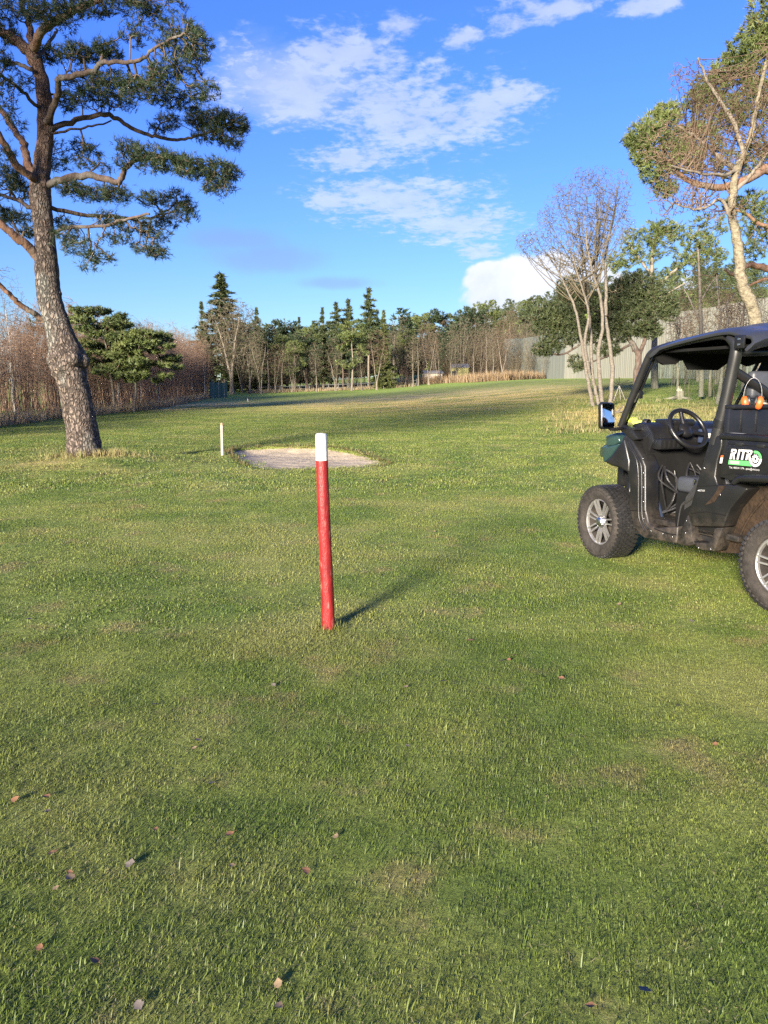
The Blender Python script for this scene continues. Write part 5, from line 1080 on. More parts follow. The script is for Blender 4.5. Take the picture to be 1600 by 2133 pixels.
# ------------------------------------------------------------------ sheds, fences, far bits
MAT_OLIVE = pmat('olive_boards', [(.3, (.20, .185, .07)), (.7, (.30, .275, .11))], 2, 4, stretch=(4, 4, .5)); MAT_ROOF = pmat('grey_roof', [(.3, (.10, .10, .10)), (.7, (.20, .19, .18))], 2)
MAT_TANW = pmat('tan_boards', [(.3, (.30, .25, .19)), (.7, (.42, .36, .29))], 2, 4, stretch=(4, 4, .5)); MAT_DARK = pmat('dark_opening', [(.3, (.012, .012, .012)), (.7, (.03, .028, .025))], 2)
def shed(u0, u1, v_top, v_bot, y, mat, label, door, pitch=.5):
    uc = (u0 + u1) / 2; x, y = spot(uc, y); w = (u1 - u0) / CAM_F * y; h = (v_bot - v_top) / CAM_F * y; e = empty('shed', (x, y, zs(x, y) - .1), 0.08); dpt = w * .8; nb = max(6, int(w / .35))
    for k in range(nb):
        bw = w / nb; MB().box((-w / 2 + (k + .5) * bw, -dpt / 2 + (.012 if k % 2 else 0), h * .42), (bw / 2 - .012, .03, h * .42)).build('board', mat, e, smooth=False)
    m = MB(); m.box((-w / 2, 0, h * .42), (.03, dpt / 2, h * .42)); m.build('side_wall', mat, e, smooth=False); m = MB(); m.box((w / 2, 0, h * .42), (.03, dpt / 2, h * .42)); m.build('side_wall', mat, e, smooth=False)
    m = MB(); V = np.array([(-w * .56, -dpt * .6, h * .80), (w * .56, -dpt * .6, h * .80), (w * .56, 0, h), (-w * .56, 0, h), (w * .56, dpt * .6, h * .80), (-w * .56, dpt * .6, h * .80)]); V2 = V + [0, 0, .1]
    m.add(np.concatenate([V, V2]), [[6, 7, 8, 9], [9, 8, 10, 11], [0, 3, 2, 1], [3, 5, 4, 2], [0, 1, 7, 6], [4, 5, 11, 10], [1, 2, 8, 7], [2, 4, 10, 8], [0, 6, 9, 3], [3, 9, 11, 5]]); m.build('roof', MAT_ROOF, e, smooth=False)
    if door: MB().box((w * door, -dpt / 2 - .05, h * .30), (w * .13, .02, h * .30)).build('door', MAT_DARK, e, smooth=False)
    return tag(e, label, 'shed')
shed(938, 972, 762, 797, 138, MAT_OLIVE, 'small olive-green wooden shed among the leafless trees', -.36)
shed(882, 918, 771, 797, 134, MAT_TANW, 'low tan shed with an open front beside the olive shed', .30)
# low white box in front of the olive shed
x, y = spot(957, 133); MB().box((0, 0, .45), (.95, .45, .42)).box((0, 0, .90), (1.0, .5, .04))
wb = empty('storage_box', (x, y, zs(x, y))); MB().box((0, 0, .38), (.75, .4, .38)).build('body', MAT_WHITE, wb, smooth=False); MB().box((0, 0, .80), (.79, .44, .035)).build('lid', MAT_WHITE, wb, smooth=False); tag(wb, 'white storage box on the ground before the olive shed', 'box')
# grey rail fence at the far end
MAT_FENCE = pmat('grey_fence', [(.3, (.05, .05, .048)), (.7, (.09, .088, .085))], 3)
x0, y0 = spot(545, 126); x1, y1 = spot(868, 124); fe = empty('rail_fence', (x0, y0, zs(x0, y0))); FB = np.array(fe.location)
for k in range(17):
    t = k / 16; x = x0 + (x1 - x0) * t; y = y0 + (y1 - y0) * t; MB().box((x - x0, y - y0, zs(x, y) - FB[2] + .5), (.07, .07, .58)).build('post', MAT_GREYW if k % 8 == 5 else MAT_FENCE, fe, smooth=False)
    if k < 16:
        t2 = (k + 1) / 16; X2 = x0 + (x1 - x0) * t2; Y2 = y0 + (y1 - y0) * t2
        for hh in (.35, .85): MB().tube([(x - x0, y - y0 - .1, zs(x, y) - FB[2] + hh), (X2 - x0, Y2 - y0 - .1, zs(X2, Y2) - FB[2] + hh)], .06, 6).build('rail', MAT_FENCE, fe, smooth=False)
tag(fe, 'low grey rail fence along the far end of the fairway', 'fence')
# teal fence panels by the large spreading tree
x, y = spot(456, 96); tf = empty('mesh_fence', (x, y, zs(x, y)), .9); MAT_TEAL = pmat('teal_paint', [(.3, (.012, .055, .05)), (.7, (.02, .08, .072))], 3, rough=.5)
for k in range(7):
    MB().tube([(k * .45 - 1.3, 0, -.1), (k * .45 - 1.3, 0, 2.0), (k * .45 - 1.45, -.25, 2.35)], .035, 6).build('post', MAT_GREYW if k % 2 else MAT_TEAL, tf)
for k in range(6): MB().box((k * .45 - 1.075, 0, 1.0), (.19, .015, .98)).build('panel', MAT_TEAL, tf, smooth=False)
tag(tf, 'short teal fence with angled post tops at the end of the thicket', 'fence')
# folding drying rack on white tripod legs beneath the birches
yr = hit(1292, 834, zg)[1]; c0 = at(1290, 800, yr); rk = empty('drying_rack', (c0[0], yr, zs(c0[0], yr))); RB = np.array(rk.location); MAT_BLK = pmat('black_wire', [(.3, (.015, .015, .015)), (.7, (.03, .03, .03))])
hub = at(1290, 803, yr) - RB
for u in (1278, 1293, 1303): 
    f = at(u, 833, yr + (u - 1292) * .01) - RB; f[2] = -.02; MB().tube([hub, f], .018, 6).build('leg', MAT_GREYW, rk)
MB().tube([hub, at(1290, 786, yr) - RB], .022, 6).build('mast', MAT_BLK, rk)
tips = [at(1279, 797, yr - .5) - RB, at(1318, 796, yr - .3) - RB, at(1310, 792, yr + .8) - RB, at(1284, 791, yr + .6) - RB]
for t in tips: MB().tube([hub + [0, 0, .02], t], .014, 5).build('arm', MAT_BLK, rk)
for f in (1.0, .75, .5):
    for k in range(4): MB().tube([hub + (tips[k] - hub) * f, hub + (tips[(k + 1) % 4] - hub) * f], .006, 4).build('line', MAT_BLK, rk)
tag(rk, 'small folding drying rack on white legs beside the birch clump', 'rack')
# splintered stump in the rough
sp2 = hit(1415, 832, zg); sm = empty('tree_stump', (sp2[0], sp2[1], zs(*sp2[:2]))); rr = np.random.default_rng(8); m = MB()
P = np.array([(0, 0, -.1), (0, 0, .1), (.02, 0, .3), (.03, .02, .42)]); gnarl(P, np.array([.34, .26, .22, .20]), 12, .1, 5).build('stump', MAT_BARK_GREY, sm)
for k in range(9):
    a = rr.uniform(0, 6.28); q = rr.uniform(.05, .17); MB().tube([(q * math.cos(a), q * math.sin(a), .36), (q * 1.15 * math.cos(a), q * 1.15 * math.sin(a), .42 + rr.uniform(.05, .32))], [.05, .006], 5).build('splinter', MAT_TANW, sm)
for k in range(5):
    a = k * 1.26; MB().tube([(.2 * math.cos(a), .2 * math.sin(a), .1), (.6 * math.cos(a), .6 * math.sin(a), .04), (1.0 * math.cos(a + .2), 1.0 * math.sin(a + .2), -.03)], [.09, .05, .02], 6).build('root', MAT_BARK_GREY, sm)
tag(sm, 'splintered tree stump in the rough grass behind the vehicle', 'stump')
rp = hit(1283, 862, zg); rt = empty('dead_branch', (rp[0], rp[1], zs(*rp[:2])));
for k in range(6):
    a = rr.uniform(0, 6.28); MB().tube([(0, 0, .05), (.3 * math.cos(a), .3 * math.sin(a), .2 + rr.uniform(-.1, .12)), (.62 * math.cos(a + .4), .62 * math.sin(a + .4), .25 + rr.uniform(-.2, .3))], [.05, .03, .01], 5).build('limb', MAT_BARK_BIRCH, rt)
tag(rt, 'dead pale branch lying at the foot of the birch clump', 'branch')

# ------------------------------------------------------------------ trees behind the photographer that shade the lawn
sd_ = np.array([math.sin(SUN_AZ), math.cos(SUN_AZ)]); pd = np.array([sd_[1], -sd_[0]])
PROTO['shade_bare'] = bare_tree('bare_tree', 72, 12, 3.1, .12, 2000, bark=MAT_BARK_GREY, twig=MAT_TWIG, forks=2, tip=.0095, trunk_r=.16)
PROTO['shade_tall'] = pine('pine_tree', 73, 16.5, .66, 3.0, 34, 40, MAT_NEEDLE, MAT_BARK_PINE, tuft=(.40, .09), twigtip=.012)
r = np.random.default_rng(SHADE_SEED)
for k, (a, L_, proto, s_) in enumerate(SHADE):
    p = (PINE_XY - sd_ * (L_ + 8) + pd * (a + 12.5)) if proto == 'tall' else np.array([0, 4.0]) - sd_ * L_ + pd * a; place('shade_' + proto, p[0], p[1], s_, label='tall bare-stemmed pine left of the leaning pine' if proto == 'tall' else 'leafless tree of the row behind the lawn', group='tall pines left of the leaning pine' if proto == 'tall' else 'row of trees behind the lawn')

for k, (x, y, s_) in enumerate(SHADE_XY):
    place('shade_tall', x, y, s_, label='tall bare-stemmed pine standing left of the thicket edge', group='tall pines beyond the left edge')
# ------------------------------------------------------------------ the utility vehicle
UH = math.radians(-22.5)                                   # heading, right of forward
UF = np.array([2.00, 6.80, 0.0])                           # where the outer face of the front left tyre meets the grass
UX = np.array([math.sin(UH), math.cos(UH), 0]); UY = np.array([-UX[1], UX[0], 0])
UC = np.array([-1.05, -0.78, 0.0])                         # vehicle centre in side-plane coordinates
uo = UF + UX * UC[0] + UY * UC[1]
utv = empty('utility_vehicle', (uo[0], uo[1], 0.0), math.atan2(UX[1], UX[0]))
def S(u, v, y):
    """photo pixel -> (x along the vehicle, z) on the plane y metres left of the tyre face; x forward"""
    r_ = ray(u, v); C = np.array([0, 0, CAM_H]); t = ((UF + UY * y - C) @ UY) / (r_ @ UY); p = C + t * r_ - UF
    return float(p @ UX), float(p[2])
def Lc(x, y, z): return np.array([x, y, z]) - UC
def S3(u, v, y):
    x, z = S(u, v, y); return Lc(x, y, z)
def Xp(u, v, x):
    """photo pixel -> point on the cross plane x"""
    r_ = ray(u, v); C = np.array([0, 0, CAM_H]); t = ((UF + UX * x - C) @ UX) / (r_ @ UX); p = C + t * r_ - UF
    return Lc(x, float(p @ UY), float(p[2]))
MAT_PLASTIC = pmat('black_plastic', [(.3, (.006, .006, .007)), (.7, (.010, .010, .011))], 6, 5, rough=.33, bump=.08, bscale=220, spec=.5, top=((.035, .030, .026), 3.5, .6, .82, .3))
MAT_PLASTIC_DIRTY = pmat('black_plastic_dusty', [(.3, (.006, .006, .0062)), (.7, (.011, .0108, .0105))], 5, 6, rough=.38, bump=.10, bscale=160, spec=.45, top=((.040, .033, .026), 5.0, .55, .80, .45))
MAT_MUD = pmat('muddy_plastic', [(.3, (.010, .007, .005)), (.6, (.032, .020, .012)), (.8, (.075, .050, .030))], 9, 8, rough=.9, bump=.8, bscale=30, spec=.2, nrough=.7)
MAT_TUBE = pmat('cage_tube', [(.3, (.010, .010, .0105)), (.7, (.015, .015, .015))], 8, 4, rough=.38, spec=.5)
MAT_ROOFP = pmat('roof_plastic', [(.3, (.020, .022, .028)), (.7, (.028, .030, .036))], 4, 4, rough=.28, bump=.05, bscale=300, spec=.6)
MAT_LINER = pmat('roof_liner', [(.3, (.006, .006, .006)), (.7, (.010, .010, .010))], 4, rough=.9, spec=.1)
MAT_HOOD = pmat('dark_green_paint', [(.3, (.015, .034, .032)), (.7, (.020, .042, .039))], 3, rough=.2, coat=.6)
MAT_RUBBER = pmat('tyre_rubber', [(.3, (.012, .012, .013)), (.7, (.022, .021, .021))], 14, 5, rough=.38, bump=.2, bscale=80, spec=.5)
MAT_SIDEWALL = pmat('tyre_sidewall_mud', [(.3, (.017, .0155, .014)), (.55, (.038, .033, .029)), (.75, (.062, .053, .046))], 10, 7, rough=.9, bump=.4, bscale=50, spec=.2, nrough=.7, top=((.03, .027, .025), 6, .52, .70, .7))
MAT_ALU = pmat('polished_alloy', [(.3, (.29, .285, .28)), (.7, (.42, .41, .40))], 12, 5, rough=.36, metal=.7, top=((.30, .24, .18), 14, .55, .75, .6))
MAT_RIMBLACK = pmat('rim_black', [(.3, (.020, .018, .017)), (.7, (.05, .042, .036))], 9, 5, rough=.5)
MAT_SEAT = pmat('seat_vinyl', [(.3, (.035, .038, .046)), (.7, (.050, .053, .062))], 6, 4, rough=.42, bump=.1, bscale=120)
MAT_NET = pmat('black_webbing', [(.3, (.012, .012, .012)), (.7, (.022, .022, .022))], 40, 3, rough=.85, bump=.3, bscale=400)
MAT_STEEL = pmat('bright_steel', [(.3, (.45, .45, .46)), (.7, (.6, .6, .6))], 10, rough=.3, metal=1.0)
MAT_ORANGE = pmat('orange_plastic', [(.3, (.50, .075, .014)), (.7, (.60, .105, .022))], 5, rough=.38)
MAT_LABEL = pmat('white_label', [(.3, (.44, .44, .43)), (.7, (.50, .50, .49))], 5, rough=.5)
MAT_LGREEN = pmat('logo_green', [(.3, (.07, .33, .09)), (.7, (.09, .37, .11))], 5, rough=.45)
MAT_LPALE = pmat('logo_pale_green', [(.3, (.22, .46, .22)), (.7, (.25, .48, .25))], 5, rough=.45)
MAT_LIME = pmat('lime_fabric', [(.3, (.50, .66, .05)), (.7, (.66, .80, .12))], 14, 5, rough=.85, bump=.4, bscale=120)
MAT_MIRROR = pmat('mirror_glass', [(.3, (.80, .82, .84)), (.7, (.86, .88, .90))], 2, rough=.03, metal=1.0, top=((.45, .47, .5), 30, .58, .64, .5))
MAT_GLASS = bpy.data.materials.new('windscreen'); MAT_GLASS.use_nodes = True
_n = MAT_GLASS.node_tree.nodes; _l = MAT_GLASS.node_tree.links; _n.clear()
_o = _n.new('ShaderNodeOutputMaterial'); _t = _n.new('ShaderNodeBsdfTransparent'); _t.inputs[0].default_value = (.82, .93, .87, 1); _g = _n.new('ShaderNodeBsdfGlossy'); _g.inputs['Roughness'].default_value = .03
_f = _n.new('ShaderNodeFresnel'); _f.inputs[0].default_value = 1.45; _m = _n.new('ShaderNodeMixShader'); _l.new(_f.outputs[0], _m.inputs[0]); _l.new(_t.outputs[0], _m.inputs[1]); _l.new(_g.outputs[0], _m.inputs[2]); _l.new(_m.outputs[0], _o.inputs[0])

def add_splash(m, z0, z1, colour, amount):
    """dried mud thrown up on the lower panels, thinning out with height above the ground"""
    nt = m.node_tree; N = nt.nodes; L = nt.links; b = next(n for n in N if n.type == 'BSDF_PRINCIPLED'); col = b.inputs['Base Color'].links[0].from_socket
    tc = N.new('ShaderNodeTexCoord'); sx = N.new('ShaderNodeSeparateXYZ'); L.new(tc.outputs['Object'], sx.inputs[0])
    mr = N.new('ShaderNodeMapRange'); L.new(sx.outputs[2], mr.inputs[0]); mr.inputs[1].default_value = z1; mr.inputs[2].default_value = z0; mr.inputs[4].default_value = amount
    n = N.new('ShaderNodeTexNoise'); n.inputs['Scale'].default_value = 11; n.inputs['Detail'].default_value = 9; n.inputs['Roughness'].default_value = .7; L.new(tc.outputs['Object'], n.inputs['Vector'])
    m2 = N.new('ShaderNodeMapRange'); L.new(n.outputs[0], m2.inputs[0]); m2.inputs[1].default_value = .38; m2.inputs[2].default_value = .66
    mu = N.new('ShaderNodeMath'); mu.operation = 'MULTIPLY'; L.new(mr.outputs[0], mu.inputs[0]); L.new(m2.outputs[0], mu.inputs[1])
    mx = N.new('ShaderNodeMix'); mx.data_type = 'RGBA'; L.new(mu.outputs[0], mx.inputs['Factor']); L.new(col, mx.inputs['A']); mx.inputs['B'].default_value = colour + (1,); L.new(mx.outputs['Result'], b.inputs['Base Color'])
    ro = N.new('ShaderNodeMapRange'); L.new(mu.outputs[0], ro.inputs[0]); ro.inputs[3].default_value = b.inputs['Roughness'].default_value; ro.inputs[4].default_value = .9; L.new(ro.outputs[0], b.inputs['Roughness'])
add_splash(MAT_PLASTIC_DIRTY, .32, .66, (.075, .057, .041), .75)
add_splash(MAT_PLASTIC, .40, 1.2, (.028, .024, .020), .3)
def slab(name, poly, y0, y1, mat, parent=utv, bev=.012, seg=2, px=True, smooth=35):
    """plate with outline poly (photo pixels on the plane y0, or (x,z)), from y0 in to y1"""
    xz = [S(u, v, y0) for u, v in poly] if px else poly
    bm = bmesh.new(); a = [bm.verts.new(Lc(x, y0, z)) for x, z in xz]; b = [bm.verts.new(Lc(x, y1, z)) for x, z in xz]; n = len(xz)
    bm.faces.new(a); bm.faces.new(b[::-1])
    for i in range(n): bm.faces.new((a[i], b[i], b[(i + 1) % n], a[(i + 1) % n]))
    bmesh.ops.recalc_face_normals(bm, faces=bm.faces)
    if bev:
        ed = [e for e in bm.edges if len(e.link_faces) == 2 and e.calc_face_angle(0) > .6]
        bmesh.ops.bevel(bm, geom=ed, offset=bev, segments=seg, affect='EDGES', profile=.5, clamp_overlap=True)
    return bm_obj(name, bm, mat, parent, smooth)
def rbox(name, c, h, mat, parent=utv, bev=.02, R=None, seg=2, local=True):
    bm = bmesh.new(); bmesh.ops.create_cube(bm, size=2.0); c = np.asarray(c) if not local else Lc(*c)
    M = Matrix.Translation(Vector(c)) @ (Matrix(R).to_4x4() if R is not None else Matrix.Identity(4)) @ Matrix.Diagonal((h[0], h[1], h[2], 1)); bmesh.ops.transform(bm, matrix=M, verts=bm.verts)
    if bev: bmesh.ops.bevel(bm, geom=list(bm.edges), offset=bev, segments=seg, affect='EDGES', profile=.5, clamp_overlap=True)
    return bm_obj(name, bm, mat, parent)
def pipe(name, pts, rad, mat=None, parent=utv, n=14, k=6, cat=True):
    P, R = smooth_path(pts, np.broadcast_to(np.asarray(rad, float), (len(pts),)), k) if cat else (np.array(pts), np.broadcast_to(rad, (len(pts),)))
    return MB().tube(P, R, n).build(name, mat or MAT_TUBE, parent, auto=50)
WID = 1.56
# ---- wheels
def make_wheel():
    """axle along local y, outer face towards +y, centre at origin"""
    R_, W = .345, .27; hub = MB()
    hub.lathe([(-.10, .16), (-.10, .208), (-.04, .200), (.04, .196), (.075, .205)], (0, 0, 0), (0, 1, 0), 40); hub.lathe([(-.06, .02), (-.06, .15), (.0, .15), (.01, .05)], (0, 0, 0), (0, 1, 0), 28)
    w = hub.build('wheel', MAT_RIMBLACK, auto=40)
    ty = MB(); prof = [(-.065, .205), (-.08, .215), (-.092, .25), (-.096, .285), (-.090, .310), (-.075, .325), (-.04, .331), (.02, .333), (.07, .331), (.112, .325)]
    ty.lathe(prof, (0, 0, 0), (0, 1, 0), 64)
    nb = 46
    for k in range(nb):
        for j, (yy, hw) in enumerate([(-.070, .019), (-.032, .015), (.004, .013), (.038, .013), (.072, .015), (.108, .019)]):
            a = (k + (.5 if j % 2 else 0)) * 2 * math.pi / nb; ra = .333 if abs(yy) < .1 else .327; er = np.array([math.cos(a), 0, math.sin(a)]); et = np.array([-math.sin(a), 0, math.cos(a)]); ey = np.array([0, 1.0, 0])
            sk = .25 if j < 3 else -.25
            Rm = np.stack([et * math.cos(sk) + ey * math.sin(sk), ey * math.cos(sk) - et * math.sin(sk), er], 1)
            ty.box(er * (ra + .002) + ey * yy, (.0155, hw, .0115), Rm)
    ty.build('tyre', MAT_RUBBER, w, smooth=False, auto=30)
    sw = MB(); sw.lathe([(.112, .3255), (.130, .311), (.1385, .285), (.1345, .25), (.117, .219), (.094, .214)], (0, 0, 0), (0, 1, 0), 64)
    for k in range(nb):   # shoulder lugs creeping on to the sidewall
        a = k * 2 * math.pi / nb; er = np.array([math.cos(a), 0, math.sin(a)]); et = np.array([-math.sin(a), 0, math.cos(a)]); ey = np.array([0, 1.0, 0]); sl_ = (er * .6 - ey * .8); n_ = (er * .8 + ey * .6)
        sw.box(er * .312 + ey * .128, (.011, .018, .006), np.stack([et, sl_, n_], 1))
    sw.build('sidewall', MAT_SIDEWALL, w, auto=40)
    rim = MB(); rim.lathe([(.080, .196), (.100, .200), (.106, .208), (.103, .216), (.090, .218)], (0, 0, 0), (0, 1, 0), 56)
    for k in range(7):
        a = k * 2 * math.pi / 7 + .30; er = np.array([math.cos(a), 0, math.sin(a)]); et = np.array([-math.sin(a), 0, math.cos(a)]); ey = np.array([0, 1.0, 0])
        for sg in (-1, 1):
            p0 = er * .045 + et * sg * .013 + ey * .068; p1 = er * .10 + et * sg * .0195 + ey * .085; p2 = er * .198 + et * sg * .025 + ey * .098
            for A, B in ((p0, p1), (p1, p2)):
                d = (B - A); ln = np.linalg.norm(d); d /= ln; n_ = np.cross(d, et); n_ = n_ / np.linalg.norm(n_); n_ = n_ if n_[1] > 0 else -n_; s_ = np.cross(d, n_); rim.box((A + B) / 2, (ln / 2 + .003, .0062, .010), np.stack([d, s_, n_], 1))
    rim.build('rim', MAT_ALU, w, smooth=False, auto=30)
    hc = MB(); hc.lathe([(.050, .062), (.080, .060), (.092, .050), (.112, .040), (.118, .028), (.119, .001)], (0, 0, 0), (0, 1, 0), 24)
    for k in range(4):
        a = k * math.pi / 2 + .4; hc.lathe([(.07, .012), (.102, .012), (.108, .008), (.109, .001)], (.048 * math.cos(a), 0, .048 * math.sin(a)), (0, 1, 0), 8)
    hc.build('hub_cap', MAT_STEEL, w, auto=40); return w
wh = make_wheel(); wheels = []
for i, (x, y, steer) in enumerate([(0.02, -.138, -5), (-1.93, -.138, 0), (0.02, -WID + .138, -5), (-1.93, -WID + .138, 0)]):
    w = wh if i == 0 else copy_tree(wh); w.parent = utv; w.location = Vector(Lc(x, y, .342)); w.rotation_euler = (0, random.uniform(0, 6) * 0 + [0.0, 1.1, 2, .5][i], math.radians(steer) + (math.pi if y < -.8 else 0)); w.rotation_mode = 'ZYX' if False else 'XYZ'
# axle and suspension
for x in (.02, -1.93):
    pipe('axle', [Lc(x, -.22, .342), Lc(x, -.8, .38), Lc(x, -WID + .22, .342)], .022, MAT_TUBE)
for sg, y in ((1, -.26), (-1, -WID + .26)):
    for dx in (.16, -.14): pipe('suspension_arm', [Lc(.02, y + .05 * sg, .30), Lc(.02 + dx, y - .32 * sg, .40)], .018, MAT_TUBE, k=2)
    pipe('damper', [Lc(-.02, y, .36), Lc(-.06, y - .10 * sg, .82)], [.038, .032], MAT_PLASTIC, k=2); pipe('damper_rod', [Lc(-.02, y, .34), Lc(-.04, y - .05 * sg, .6)], .016, MAT_STEEL, k=2)
    pipe('damper', [Lc(-1.93, y, .36), Lc(-1.88, y - .10 * sg, .78)], [.038, .032], MAT_PLASTIC, k=2)
# ---- lower body
rbox('chassis', (-1.02, -.78, .40), (1.25, .42, .09), MAT_PLASTIC_DIRTY, bev=.03)
rbox('floor', (-.98, -.78, .445), (.50, .66, .025), MAT_PLASTIC_DIRTY, bev=.01)
rbox('skid_front', (.12, -.82, .58), (.20, .28, .18), MAT_PLASTIC, bev=.04)
yS = -.05
front = [(1303, 905), (1318, 920), (1336, 950), (1344, 972), (1344, 1062), (1350, 1088), (1362, 1100), (1412, 1096), (1409, 1133), (1342, 1121), (1328, 1112), (1316, 1084), (1309, 1048), (1311, 1008), (1306, 984), (1290, 975), (1272, 970), (1259, 963), (1271, 954), (1292, 924), (1297, 910)]
slab('front_side_panel', front, yS, yS - .16, MAT_PLASTIC_DIRTY, bev=.018, seg=3)
xz = [S(u, v, yS) for u, v in front]; slab('front_side_panel', xz, -WID + .05, -WID + .21, MAT_PLASTIC_DIRTY, bev=.018, px=False)
# raised ribs following the door opening
for off, m in ((0, MAT_PLASTIC), (7, MAT_PLASTIC)):
    rib = [(1306 + off * .6, 920), (1322 + off * .5, 948), (1328 + off, 968), (1330 + off, 1000), (1330 + off, 1060), (1333 + off, 1085), (1343 + off, 1106 - off * .4)]
    pipe('moulding_rib', [S3(u, v, yS + .004) for u, v in rib], .0085, m, n=8)
# fender over the front wheel, wrapping forward
fen = [(1259, 962), (1271, 951), (1293, 921), (1299, 912), (1310, 960), (1309, 985), (1290, 974), (1272, 969)]
slab('front_fender', fen, -.035, -.34, MAT_PLASTIC, bev=.02, seg=3)
fxz = [S(u, v, -.035) for u, v in fen]; slab('front_fender', fxz, -WID + .035, -WID + .34, MAT_PLASTIC, bev=.02, px=False)
# hood: dark green, sloping forward
hx0, hx1 = -.30, .36; bm = bmesh.new()
sec = [(hx0, -.17, 1.02, 1.245), (-.02, -.16, .98, 1.20), (.16, -.18, .94, 1.13), (.30, -.22, .92, 1.05), (.38, -.30, .93, 1.00)]
rings = []
for x, yy, zl, zh in sec:
    yr_ = -WID - yy; c = [(x, yy, zl), (x, yy - .005, (zl + zh) / 2 + .02), (x, yy - .06, zh - .01), (x, yy - .25, zh + .015), (x, -.78, zh + .025), (x, yr_ + .25, zh + .015), (x, yr_ + .06, zh - .01), (x, yr_ + .005, (zl + zh) / 2 + .02), (x, yr_, zl)]
    rings.append([bm.verts.new(Lc(*p)) for p in c])
for a, b in zip(rings[:-1], rings[1:]):
    for i in range(8): bm.faces.new((a[i], a[i + 1], b[i + 1], b[i]))
    bm.faces.new((a[8], a[0], b[0], b[8]))
bm.faces.new(rings[-1]); bm.faces.new(rings[0][::-1]); bmesh.ops.recalc_face_normals(bm, faces=bm.faces)
bmesh.ops.bevel(bm, geom=[e for e in bm.edges if e.calc_face_angle(0) > .5], offset=.012, segments=2, affect='EDGES', clamp_overlap=True)
hood = bm_obj('hood', bm, MAT_HOOD, utv, 30)
# green side pieces of the nose that show past the fender
slab('nose_panel', [(1261, 908), (1283, 901), (1289, 910), (1291, 921), (1278, 928), (1262, 930)], -.12, -.30, MAT_HOOD, bev=.015, seg=3)
slab('nose_panel', [(1261, 931), (1290, 924), (1272, 950), (1257, 964), (1254, 950), (1256, 940)], -.10, -.30, MAT_HOOD, bev=.015, seg=3)
rbox('bumper', (.34, -.85, .74), (.05, .34, .12), MAT_PLASTIC, bev=.03)
slab('cowl', [(1291, 897), (1298, 884), (1318, 896), (1330, 915), (1318, 918), (1303, 906)], -.06, -.22, MAT_PLASTIC, bev=.012)
# footwell front wall and firewall
rbox('firewall', (-.46, -.78, .80), (.02, .66, .36), MAT_LINER, bev=0, R=Matrix.Rotation(.12, 3, 'Y'))
slab('footwell_side', [(1346, 1000), (1352, 1000), (1368, 1040), (1378, 1076), (1378, 1086), (1352, 1090), (1346, 1070)], -.22, -.25, pmat('blue_reflection_plastic', [(.3, (.014, .020, .040)), (.7, (.020, .028, .052))], 4, rough=.35), bev=.008)  # blue reflection in the dark plastic is put into its base colour
rbox('fuel_tank', (-.92, -.85, .60), (.30, .50, .13), MAT_LINER, bev=.03)
# ---- rear quarter and step
MAT_QTR = MAT_PLASTIC_DIRTY
upper = [(1478, 912), (1504, 904), (1503, 930), (1494, 960), (1489, 992), (1494, 1010), (1531, 1008), (1557, 1018), (1541, 1036), (1521, 1060), (1513, 1078), (1506, 1098), (1440, 1096), (1432, 1070), (1440, 1046), (1450, 1012), (1462, 968)]
slab('rear_quarter_panel', upper, yS, yS - .14, MAT_QTR, bev=.014, seg=3)
slab('rear_quarter_panel', [S(u, v, yS) for u, v in upper], -WID + .05, -WID + .19, MAT_QTR, bev=.014, px=False)
slab('step_frame', [(1432, 1071), (1440, 1097), (1441, 1120), (1447, 1134), (1430, 1138), (1408, 1132), (1414, 1108), (1424, 1090)], yS + .002, yS - .14, MAT_QTR, bev=.012)
slab('step_frame', [(1506, 1099), (1499, 1118), (1487, 1149), (1462, 1146), (1447, 1139), (1447, 1130), (1474, 1131), (1482, 1122), (1488, 1099)], yS + .002, yS - .14, MAT_QTR, bev=.012)
slab('step_recess', [(1438, 1094), (1492, 1096), (1482, 1140), (1436, 1134)], yS - .10, yS - .15, MAT_PLASTIC, bev=0)
rbox('step_tread', (np.mean([S(1443, 1128, yS)[0], S(1480, 1128, yS)[0]]), yS - .06, S(1460, 1130, yS)[1] - .012), (.085, .055, .008), MAT_PLASTIC, bev=.003)
# inner wheel well, thick with mud
slab('wheel_well', [(1556, 1018), (1605, 1010), (1660, 1010), (1660, 1160), (1490, 1150), (1503, 1120), (1511, 1090), (1522, 1060)], yS - .16, yS - .30, MAT_MUD, bev=0)
pipe('well_rib', [S3(1592, 1040, yS - .15), S3(1560, 1080, yS - .15), S3(1530, 1140, yS - .15)], .010, MAT_MUD, n=6)
MB().add([S3(1508, 1018, yS + .003), S3(1512, 1012, yS + .003), S3(1500, 1028, yS + .003), S3(1488, 1046, yS + .003), S3(1467, 1053, yS + .003), S3(1480, 1040, yS + .003), S3(1492, 1024, yS + .003), S3(1497, 1012, yS + .003)], [[0, 1, 7, 2], [7, 6, 3, 2], [6, 5, 4, 3]]).build('mud_patch', MAT_MUD, utv)
# rear fender lip
pipe('rear_fender', [S3(1528, 1006, -.02), S3(1540, 998, -.02), S3(1556, 996, -.01), S3(1600, 997, 0), S3(1660, 1000, 0), S3(1720, 1020, 0), S3(1740, 1060, 0)], [.018, .024, .028, .030, .030, .028, .02], MAT_PLASTIC, n=10)
rbox('rear_fender_top', (-2.0, -.16, S(1600, 1000, -.02)[1] + .0), (.50, .15, .012), MAT_PLASTIC, bev=.005); rbox('rear_fender_top', (-2.0, -WID + .16, S(1600, 1000, -.02)[1]), (.50, .15, .012), MAT_PLASTIC, bev=.005)
